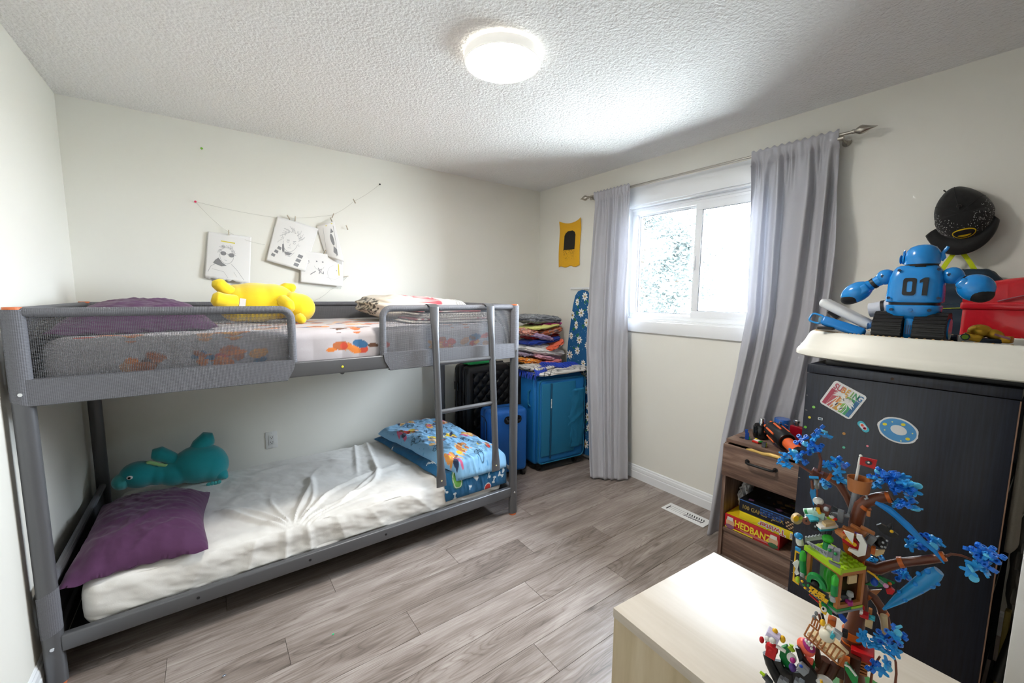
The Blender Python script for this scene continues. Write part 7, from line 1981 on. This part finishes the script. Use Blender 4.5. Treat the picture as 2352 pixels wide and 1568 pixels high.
LG('balcony_nut', MB().ell((-5.27, -7.2, 12.12), (0.3, 0.3, 0.23), (0, 0, 0)), TAN)
LG('balcony_nut', MB().ell((-5.03, -7.2, 12.0), (0.29, 0.29, 0.23), (0, 0, 0)), TAN)
LG('balcony_nut', MB().ell((-4.75, -7.2, 11.36), (0.29, 0.29, 0.23), (0, 0, 0)), TAN)
LG('balcony_nut', MB().ell((-4.54, -7.2, 11.56), (0.29, 0.29, 0.23), (0, 0, 0)), TAN)
LG('balcony_nut', MB().ell((-4.3, -7.2, 11.43), (0.29, 0.29, 0.23), (0, 0, 0)), TAN)
LG('balcony_nut', MB().ell((-4.03, -7.2, 10.84), (0.29, 0.29, 0.23), (0, 0, 0)), TAN)
LG('balcony_nut', MB().ell((-3.81, -7.2, 11.0), (0.29, 0.29, 0.23), (0, 0, 0)), TAN)
LG('balcony_nut', MB().ell((-3.56, -7.2, 10.64), (0.29, 0.29, 0.23), (0, 0, 0)), TAN)
LG('balcony_nut', MB().ell((-3.34, -7.2, 10.71), (0.29, 0.29, 0.23), (0, 0, 0)), TAN)
LG('skull', MB().ell((-4.19, -9.0, 14.92), (1.07, 1.07, 1.01), (0, 0, 0)), WHC)
LG('skull_handle', MB().tube([(-4.53, -9.0, 15.8), (-4.45, -9.0, 16.62), (-4.04, -9.0, 16.93), (-3.66, -9.0, 16.56)], [0.12, 0.12, 0.12, 0.13], 12), TAN)
LG('skull_jaw', MB().box((-2.96, -9.0, 15.91), (1.1, 1.0, 0.97), (0, 0.3, 0), bev=0.08, seg=1), LGR)
LG('skull_tooth', MB().box((-3.47, -9.3, 15.61), (0.49, 1.1, 0.9), (0, 0.3, 0), bev=0.08, seg=1), TQS)
LG('black_hinge', MB().box((-2.11, -6.0, 14.63), (0.74, 1, 1.05), (0, 0, 0), bev=0.08, seg=1), BLK)
LG('cage', MB().tube([(-5.56, -7.4, 17.0), (-5.17, -7.4, 15.38)], [0.2, 0.19], 12), RBR)
LG('cage', MB().tube([(-5.23, -7.2, 17.19), (-4.75, -7.2, 15.63)], [0.19, 0.2], 12), BLK)
LG('grey_spike', MB().ell((-6.13, -7.4, 15.93), (0.33, 0.33, 0.46), (0, 0, 0)), GRY)
LG('grey_spike', MB().ell((-5.92, -7.4, 16.8), (0.26, 0.26, 0.39), (0, 0, 0)), GRY)
LG('amber_bead', MB().ell((-4.94, -7.8, 15.95), (0.39, 0.39, 0.59), (0, 0, 0)), YLW)
LG('root', MB().tube([(-4.22, -5.0, 7.87), (-4.7, -5.0, 5.61), (-5.64, -5.0, 4.05)], [0.74, 0.69, 0.64], 12), DRB)
LG('root', MB().tube([(-2.91, -5.0, 7.72), (-3.32, -5.0, 5.79), (-4.09, -5.0, 3.71)], [0.73, 0.68, 0.62], 12), DRB)
LG('root', MB().tube([(-1.19, -5.0, 8.64), (-1.05, -5.0, 6.86), (-1.08, -5.0, 4.96)], [0.7, 0.65, 0.58], 12), DRB)
LG('lower_block', MB().box((-1.28, -2.0, 7.09), (2.92, 3.5, 4.86), (0, 0, 0), bev=0.08, seg=1), DRB)
LG('lower_block', MB().box((-1.87, -4.2, 8.62), (1.43, 1.6, 1.59), (0, 0, 0), bev=0.08, seg=1), ORG)
LG('bark_slab', MB().prism([(-5.59, 10.5), (-5.13, 10.55), (-4.59, 8.38), (-4.86, 6.94), (-5.53, 7.24)], 0.6, M=frame((0, -7, 0), (1, 0, 0), (0, 0, 1)) @ Matrix.Scale(-1, 4, (0, 0, 1))), DRB)
LG('red_roof', MB().box((0.28, -1.5, 9.56), (2.93, 2.6, 1.55), (0, -0.1, 0), bev=0.08, seg=1), REDM)
LG('orange_trim', MB().box((0.25, -1.6, 8.91), (2.82, 2.4, 0.47), (0, -0.1, 0), bev=0.08, seg=1), ORG)
LG('crate_slat', MB().box((0.11, -2.0, 8.15), (1.79, 1.4, 0.35), (0, -0.12, 0), bev=0.08, seg=1), NOU)
LG('crate_slat', MB().box((0.15, -2.0, 7.61), (1.81, 1.4, 0.35), (0, -0.12, 0), bev=0.08, seg=1), NOU)
LG('crate_slat', MB().box((0.2, -2.0, 7.06), (1.81, 1.4, 0.35), (0, -0.12, 0), bev=0.08, seg=1), NOU)
LG('crate_slat', MB().box((0.24, -2.0, 6.52), (1.81, 1.4, 0.35), (0, -0.12, 0), bev=0.08, seg=1), NOU)
LG('crate_post', MB().box((-0.47, -1.8, 6.85), (0.26, 1.3, 2.54), (0, 0, 0), bev=0.08, seg=1), NOU)
LG('crate_post', MB().box((0.8, -1.8, 7.71), (0.25, 1.3, 2.44), (0, 0, 0), bev=0.08, seg=1), NOU)
LG('green_slide', MB().prism([(-1.76, 9.92), (-1.43, 10.14), (0.06, 8.51), (0.07, 7.3), (-0.53, 7.48), (-1.61, 9.16)], 0.8, M=frame((0, -7, 0), (1, 0, 0), (0, 0, 1)) @ Matrix.Scale(-1, 4, (0, 0, 1))), GRN)
LG('slide_edge', MB().tube([(-1.75, -7.5, 10.34), (-1.15, -7.5, 10.32), (-0.23, -7.5, 9.39)], [0.16, 0.15, 0.16], 12), WHT)
LG('white_shell', MB().ell((-3.89, -9.0, 6.83), (1.26, 1.26, 0.66), (0, 0, 0)), WHT)
LG('shell_mark', MB().tube([(-4.28, -10.2, 7.81), (-4.16, -10.2, 7.35)], [0.2, 0.2], 12), YLW)
LF(0, (-13.67, -0.6, 38.82), (-0.24, 0.99, 2.90))
LF(0, (-13.21, -0.13, 39.87), (0.12, 0.32, 0.87))
LF(0, (-13.07, -0.03, 38.79), (0.15, -0.60, 3.08))
LF(0, (-11.99, -0.29, 40.6), (-0.96, -0.88, 5.49))
LF(2, (-13.0, 0.17, 39.02), (-0.77, -0.15, 0.81))
LF(0, (-12.63, -1.81, 38.54), (0.11, 0.01, 0.50))
LF(2, (-11.68, -1.07, 41.17), (0.08, 0.28, 0.50))
LF(1, (-10.54, -1.57, 40.25), (0.73, -0.23, 1.86))
LF(0, (-10.92, -1.31, 40.32), (-0.94, 0.65, 2.58))
LF(2, (-10.37, -0.17, 42.69), (-0.59, 0.21, 4.52))
LF(2, (-9.58, -0.54, 42.53), (-0.45, -0.31, 3.82))
LF(1, (-8.77, -0.7, 42.86), (-0.09, 0.39, 5.13))
LF(1, (-9.54, -0.08, 41.4), (-0.64, 0.53, 1.32))
LF(1, (-10.98, 1.0, 43.01), (-0.64, 0.59, 3.01))
LF(0, (-9.65, -0.33, 42.36), (-0.95, -0.36, 4.72))
LF(2, (-7.83, -0.65, 45.69), (-0.02, -0.29, 4.11))
LF(0, (-8.9, -0.12, 44.37), (-0.44, 0.89, 3.09))
LF(1, (-8.44, -0.69, 45.64), (0.04, -0.94, 0.02))
LF(0, (-7.47, -0.56, 44.99), (-0.52, -0.13, 5.88))
LF(1, (-7.14, 4.01, 38.62), (0.52, -0.16, 3.53))
LF(1, (-5.34, 3.19, 39.7), (0.96, 0.28, 2.31))
LF(0, (-5.49, 2.17, 38.39), (0.60, 0.79, 5.46))
LF(0, (-7.19, 2.71, 38.87), (0.42, -0.62, 1.62))
LF(0, (-5.95, 2.98, 39.94), (-0.58, 0.20, 4.07))
LF(0, (-7.28, 2.65, 35.79), (0.37, -0.72, 0.54))
LF(2, (-7.37, 3.62, 34.53), (-0.27, -0.94, 2.93))
LF(1, (-7.47, 3.4, 35.2), (-0.09, 0.77, 0.58))
LF(0, (-4.65, 2.68, 36.41), (0.38, -0.41, 3.10))
LF(2, (-4.36, 2.6, 36.69), (-0.22, 0.00, 4.24))
LF(0, (-5.37, 1.92, 37.01), (-0.18, 0.40, 4.75))
LF(0, (-0.6, -0.07, 39.3), (0.11, 0.36, 2.10))
LF(1, (0.26, 1.0, 40.08), (0.27, -0.66, 2.86))
LF(2, (0.57, 0.99, 39.8), (0.61, -0.43, 5.62))
LF(1, (-0.41, 1.9, 39.21), (-0.70, -0.48, 0.20))
LF(2, (-0.43, 0.71, 40.29), (0.24, -0.47, 2.44))
LF(0, (-0.2, 0.76, 38.23), (-0.66, -0.59, 1.53))
LF(1, (1.5, -0.07, 40.06), (0.96, 0.83, 4.62))
LF(0, (2.6, 0.89, 40.31), (0.11, -0.91, 4.86))
LF(0, (2.41, 0.74, 38.7), (0.96, 0.55, 3.28))
LF(2, (3.57, -0.32, 39.99), (0.07, -0.10, 3.17))
LF(1, (1.14, 0.01, 40.68), (-0.07, 0.27, 2.33))
LF(1, (1.16, 0.52, 38.45), (-0.96, -0.69, 4.54))
LF(2, (1.8, 0.82, 38.81), (0.10, 0.93, 2.25))
LF(0, (3.49, -0.36, 39.45), (-0.78, -0.83, 0.34))
LF(0, (2.85, -0.93, 40.14), (0.19, 0.17, 4.82))
LF(1, (1.26, -0.39, 40.41), (0.60, -0.22, 3.94))
LF(1, (1.93, 0.71, 38.95), (-0.72, -0.76, 2.91))
LF(0, (3.91, -0.73, 38.98), (-0.04, 0.46, 4.95))
LF(2, (3.5, -0.28, 39.92), (-0.31, 0.78, 3.81))
LF(1, (3.31, -0.38, 39.38), (0.22, -0.75, 3.25))
LF(2, (4.35, -0.59, 39.91), (0.98, -0.76, 3.52))
LF(1, (2.87, -0.83, 39.13), (-0.24, -0.38, 2.13))
LF(2, (3.5, -0.99, 37.45), (-0.86, 0.25, 5.34))
LF(0, (3.63, -0.72, 37.72), (-0.41, -0.34, 3.95))
LF(0, (2.44, -0.65, 36.42), (0.67, 0.05, 5.19))
LF(1, (3.31, -1.98, 37.06), (-0.66, -0.12, 1.70))
LF(0, (4.18, -1.73, 36.71), (0.27, 0.18, 2.87))
LF(2, (4.52, 0.05, 35.97), (-0.12, -0.22, 1.64))
LF(2, (4.3, -0.78, 36.27), (0.00, 0.32, 3.70))
LF(0, (4.72, 0.54, 30.35), (-0.85, 0.34, 1.75))
LF(2, (4.64, 0.95, 30.02), (0.15, -0.64, 2.54))
LF(1, (5.03, 0.89, 30.07), (-0.51, -0.58, 4.68))
LF(0, (4.27, 0.54, 29.78), (0.87, -0.71, 1.37))
LF(1, (5.43, 2.04, 30.15), (0.57, -0.75, 1.24))
LF(0, (7.25, 0.37, 31.65), (0.07, 0.81, 0.65))
LF(0, (6.94, 1.81, 30.88), (-0.13, -0.96, 2.96))
LF(2, (6.8, -0.01, 30.85), (0.12, 0.68, 5.38))
LF(1, (6.63, 1.83, 30.67), (-0.17, -0.72, 2.01))
LF(1, (12.07, -1.54, 30.87), (-0.56, -0.19, 4.80))
LF(0, (11.16, -0.34, 31.61), (0.74, 0.30, 2.18))
LF(0, (11.04, -1.9, 30.69), (-0.77, 0.62, 0.38))
LF(0, (11.93, -0.99, 29.96), (-0.65, 0.65, 5.16))
LF(0, (11.72, -1.23, 31.25), (-0.43, 0.14, 4.21))
LF(1, (11.15, -0.4, 31.94), (-0.14, 0.53, 1.24))
LF(1, (12.22, -1.35, 31.87), (-0.81, -0.02, 2.49))
LF(0, (11.93, -0.91, 31.36), (-0.40, 0.74, 1.89))
LF(0, (12.27, -1.44, 32.67), (0.77, -0.83, 5.75))
LF(1, (11.66, 0.18, 32.15), (1.00, 0.56, 2.62))
LF(1, (12.38, -2.08, 33.26), (0.32, -0.04, 1.22))
LF(2, (12.08, -1.97, 32.44), (-0.01, 0.62, 0.98))
LF(2, (11.22, -0.92, 28.28), (0.41, 0.97, 5.07))
LF(2, (10.52, -1.8, 29.96), (0.43, 0.97, 0.69))
LF(0, (10.62, -1.58, 29.59), (-0.34, 0.98, 4.10))
LF(0, (0.16, -4.26, 13.77), (-0.66, 0.69, 3.43))
LF(0, (1.53, -5.0, 13.93), (0.45, 0.25, 3.98))
LF(0, (1.94, -3.16, 13.76), (-0.68, -0.82, 5.63))
LF(0, (0.11, -3.86, 14.22), (0.86, 0.94, 4.76))
LF(0, (2.23, -3.96, 15.04), (0.05, 0.26, 1.50))
LF(0, (2.39, -3.0, 12.51), (-0.15, -0.92, 4.99))
LF(0, (3.55, -4.16, 14.29), (0.34, 0.34, 0.11))
LF(0, (3.86, -4.23, 14.22), (-0.82, 0.30, 4.25))
LF(1, (3.64, -3.97, 16.04), (-0.86, -0.67, 2.43))
LF(0, (3.66, -5.17, 16.93), (-0.84, -0.47, 5.34))
LF(0, (3.08, -4.91, 13.61), (-0.12, 0.59, 0.58))
LF(1, (2.62, -3.32, 15.15), (0.90, 0.83, 5.99))
LF(1, (4.06, -3.53, 16.88), (0.56, -0.04, 2.04))
LF(2, (4.05, -4.82, 17.58), (0.87, 0.36, 5.18))
LF(2, (4.12, -3.53, 17.68), (0.38, -0.81, 5.33))
LF(2, (4.04, -3.55, 16.6), (-0.38, -0.40, 4.37))
LF(2, (3.28, -4.44, 10.9), (0.12, 0.51, 5.87))
LF(0, (3.12, -4.21, 11.47), (0.25, 0.98, 0.04))
LF(1, (1.82, -4.46, 10.08), (-0.96, -0.33, 1.42))
LF(0, (2.65, -4.7, 10.25), (0.48, -0.55, 0.65))
LF(0, (1.08, 2.54, 25.07), (-0.96, -0.26, 5.14))
LF(0, (0.15, 1.84, 24.58), (-0.82, -0.84, 4.50))
LF(0, (0.06, 1.13, 24.64), (0.44, -0.33, 0.61))
LF(0, (3.79, 2.61, 23.94), (-0.94, -0.89, 3.08))
LF(1, (3.8, 0.83, 24.18), (-0.67, -0.16, 2.49))
LF(0, (4.19, 0.9, 24.44), (0.97, -0.88, 5.36))
boat = thing('brick_boat', 'black brick-built toy boat with a red robot and mushroom in front of the tree house', 'toy', TREE_LOC, TREE_RZ, scale=.01)
CUR = boat
LG('hull_rib', MB().tube([(-12.03, -9.0, 6.66), (-11.5, -9.0, 5.16), (-10.69, -9.0, 3.86), (-9.79, -9.0, 2.65), (-9.33, -9.0, 1.92)], [0.69, 0.76, 0.83, 0.9, 0.9], 10), BLK2)
LG('hull_side', MB().prism([(-12.37, 8.56), (-11.68, 7.68), (-10.94, 5.93), (-9.94, 6.33), (-9.48, 5.47), (-8.28, 5.27), (-8.11, 2.93), (-9.82, 1.7), (-11.12, 4.09), (-11.81, 5.88)], 0.6, M=frame((0, -9, 0), (1, 0, 0), (0, 0, 1)) @ Matrix.Scale(-1, 4, (0, 0, 1))), BLK2)
LG('hull_fin', MB().prism([(-8.08, 10.65), (-7.43, 10.82), (-6.76, 9.39), (-5.76, 8.44), (-4.96, 7.51), (-4.48, 5.99), (-5.7, 5.12), (-6.38, 6.77), (-7.13, 8.01)], 0.8, M=frame((0, -9.6, 0), (1, 0, 0), (0, 0, 1)) @ Matrix.Scale(-1, 4, (0, 0, 1))), BLK2)
LG('hull_plate', MB().prism([(-8.34, 5.19), (-6.3, 6.35), (-5.42, 4.57), (-8.15, 2.6)], 0.6, M=frame((0, -8.6, 0), (1, 0, 0), (0, 0, 1)) @ Matrix.Scale(-1, 4, (0, 0, 1))), BLK2)
LG('grey_block', MB().box((-6.71, -10.4, 8.31), (1.36, 1.2, 1.33), (0, 0.5, 0), bev=0.08, seg=1), GRY)
LG('blue_print', MB().ell((-6.88, -11.3, 9.26), (0.27, 0.2, 0.27), (0, 0, 0)), BLU)
LG('grey_studs', MB().box((-9.42, -10.6, 4.36), (0.81, 1.0, 1.17), (0, 0.2, 0), bev=0.08, seg=1), GRY)
LG('grey_studs', MB().box((-8.83, -10.6, 4.45), (0.8, 1.0, 1.15), (0, 0.2, 0), bev=0.08, seg=1), GRY)
LG('grey_studs', MB().box((-7.28, -10.6, 5.56), (0.77, 1.0, 1.11), (0, 0.2, 0), bev=0.08, seg=1), GRY)
LG('grey_studs', MB().box((-6.73, -10.6, 5.76), (0.76, 1.0, 1.1), (0, 0.2, 0), bev=0.08, seg=1), GRY)
LG('robot_bin', MB().ell((-11.33, -9.4, 8.31), (0.96, 0.96, 1.18), (0, 0, 0)), REDM)
LG('robot_bin_body', MB().box((-11.28, -9.6, 8.08), (1.49, 1.4, 2.18), (0, 0.1, 0), bev=0.08, seg=1), REDM)
LG('robot_head', MB().box((-11.27, -9.6, 10.94), (1.9, 1.7, 1.25), (0, 0.25, 0), bev=0.08, seg=1), LIL)
LG('robot_goggle', MB().ell((-11.91, -10.6, 10.55), (0.45, 0.45, 0.45), (0, 0, 0)), WHT)
LG('robot_goggle', MB().ell((-11.16, -10.6, 10.7), (0.51, 0.51, 0.51), (0, 0, 0)), WHT)
LG('red_glove', MB().ell((-12.86, -9.6, 9.11), (0.38, 0.38, 0.61), (0, 0, 0)), REDM)
LG('robot_arm', MB().tube([(-10.65, -10.0, 9.66), (-9.24, -10.0, 9.42)], [0.29, 0.28], 12), WHT)
LG('gold_ear', MB().ell((-9.92, -9.2, 10.81), (0.43, 0.43, 0.65), (0, 0, 0)), YLW)
LG('gold_ear', MB().ell((-11.09, -9.2, 11.64), (0.43, 0.43, 0.43), (0, 0, 0)), YLW)
LG('green_plume', MB().prism([(-10.22, 8.21), (-9.47, 9.08), (-8.81, 8.21), (-8.79, 6.42), (-8.37, 4.75), (-9.19, 5.1), (-9.84, 5.71), (-10.32, 6.71)], 0.8, M=frame((0, -8.2, 0), (1, 0, 0), (0, 0, 1)) @ Matrix.Scale(-1, 4, (0, 0, 1))), GRN)
LG('lime_leaf', MB().prism([(-9.17, 9.55), (-8.63, 10.15), (-8.09, 9.48), (-8.45, 9.12)], 0.3, M=frame((0, -9, 0), (1, 0, 0), (0, 0, 1)) @ Matrix.Scale(-1, 4, (0, 0, 1))), LIM)
LG('lime_leaf', MB().prism([(-9.05, 10.13), (-8.37, 10.19), (-8.53, 9.7)], 0.3, M=frame((0, -8.8, 0), (1, 0, 0), (0, 0, 1)) @ Matrix.Scale(-1, 4, (0, 0, 1))), LIM)
LG('figure_head', MB().ell((-8.41, -9.6, 8.54), (0.7, 0.7, 0.77), (0, 0, 0)), WHT)
LG('figure_mouth', MB().ell((-8.13, -10.4, 8.84), (0.41, 0.5, 0.41), (0, 0, 0)), MAG)
LG('figure_body', MB().ell((-8.17, -9.4, 6.78), (0.57, 0.57, 0.71), (0, 0, 0)), PUR)
LG('figure_wand', MB().tube([(-12.65, -10.0, 3.37), (-11.95, -10.0, 3.12)], [0.23, 0.31], 12), LIM)
LG('wand_grip', MB().tube([(-11.95, -10.0, 3.12), (-10.91, -10.0, 2.33)], [0.54, 0.54], 12), DGR)
LG('mushroom_cap', MB().ell((-6.76, -8.2, 10.68), (1.44, 1.1, 1.17), (0, 0.75, 0)), COR)
LG('mushroom_top', MB().ell((-6.33, -8.8, 11.61), (1.07, 1.0, 0.67), (0, 0.75, 0)), MAG)
LG('mushroom_spot', MB().ell((-6.73, -9.6, 12.82), (0.21, 0.3, 0.21), (0, 0, 0)), WHT)
LG('mushroom_spot', MB().ell((-6.52, -9.6, 12.52), (0.21, 0.3, 0.21), (0, 0, 0)), WHT)
LG('mushroom_spot', MB().ell((-6.23, -9.6, 12.33), (0.21, 0.3, 0.21), (0, 0, 0)), WHT)
LG('mushroom_spot', MB().ell((-5.92, -9.6, 11.91), (0.21, 0.3, 0.21), (0, 0, 0)), WHT)
LG('mushroom_spot', MB().ell((-6.31, -9.6, 12.77), (0.21, 0.3, 0.21), (0, 0, 0)), WHT)
LG('mushroom_spot', MB().ell((-5.88, -9.6, 12.55), (0.21, 0.3, 0.21), (0, 0, 0)), WHT)
LG('mushroom_stalk', MB().ell((-7.45, -7.6, 9.71), (0.63, 0.63, 0.91), (0, 0, 0)), WHC)
LG('coral_foot', MB().box((-6.22, -8.4, 8.78), (1.23, 1, 0.67), (0, 0, 0), bev=0.08, seg=1), COR)
LG('green_base', MB().prism([(-6.31, 7.94), (-5.61, 8.66), (-5.36, 7.82), (-5.38, 6.8), (-5.96, 7.04)], 0.6, M=frame((0, -8, 0), (1, 0, 0), (0, 0, 1)) @ Matrix.Scale(-1, 4, (0, 0, 1))), GRN)
LG('keel', MB().box((-8.5, -9, .3), (7, 2.5, .5), bev=.1, seg=1), BLK2)
CUR = tree
LG('base_plate', MB().lathe([(6.2, 0), (6.2, .45), (5.8, .6)], (0, 0, 0), n=28), P('#3f7a3a', .4))

# ------------------------------------------------------------ scraps on the floor
tag(MB().box((-.028, 1.772, .0025), (.012, .007, .003), (0, .3, .6), bev=.0006, seg=1).build('foil_scrap', mat('foil', '#c9d4e6', .2, .8)), 'tiny silvery scrap on the floor near the bed', 'scrap')
tag(MB().box((.351, 1.736, .002), (.006, .005, .003), (0, 0, .4)).build('plastic_bit', P('#3fd08a', .3)), 'tiny green plastic bit on the floor', 'scrap')
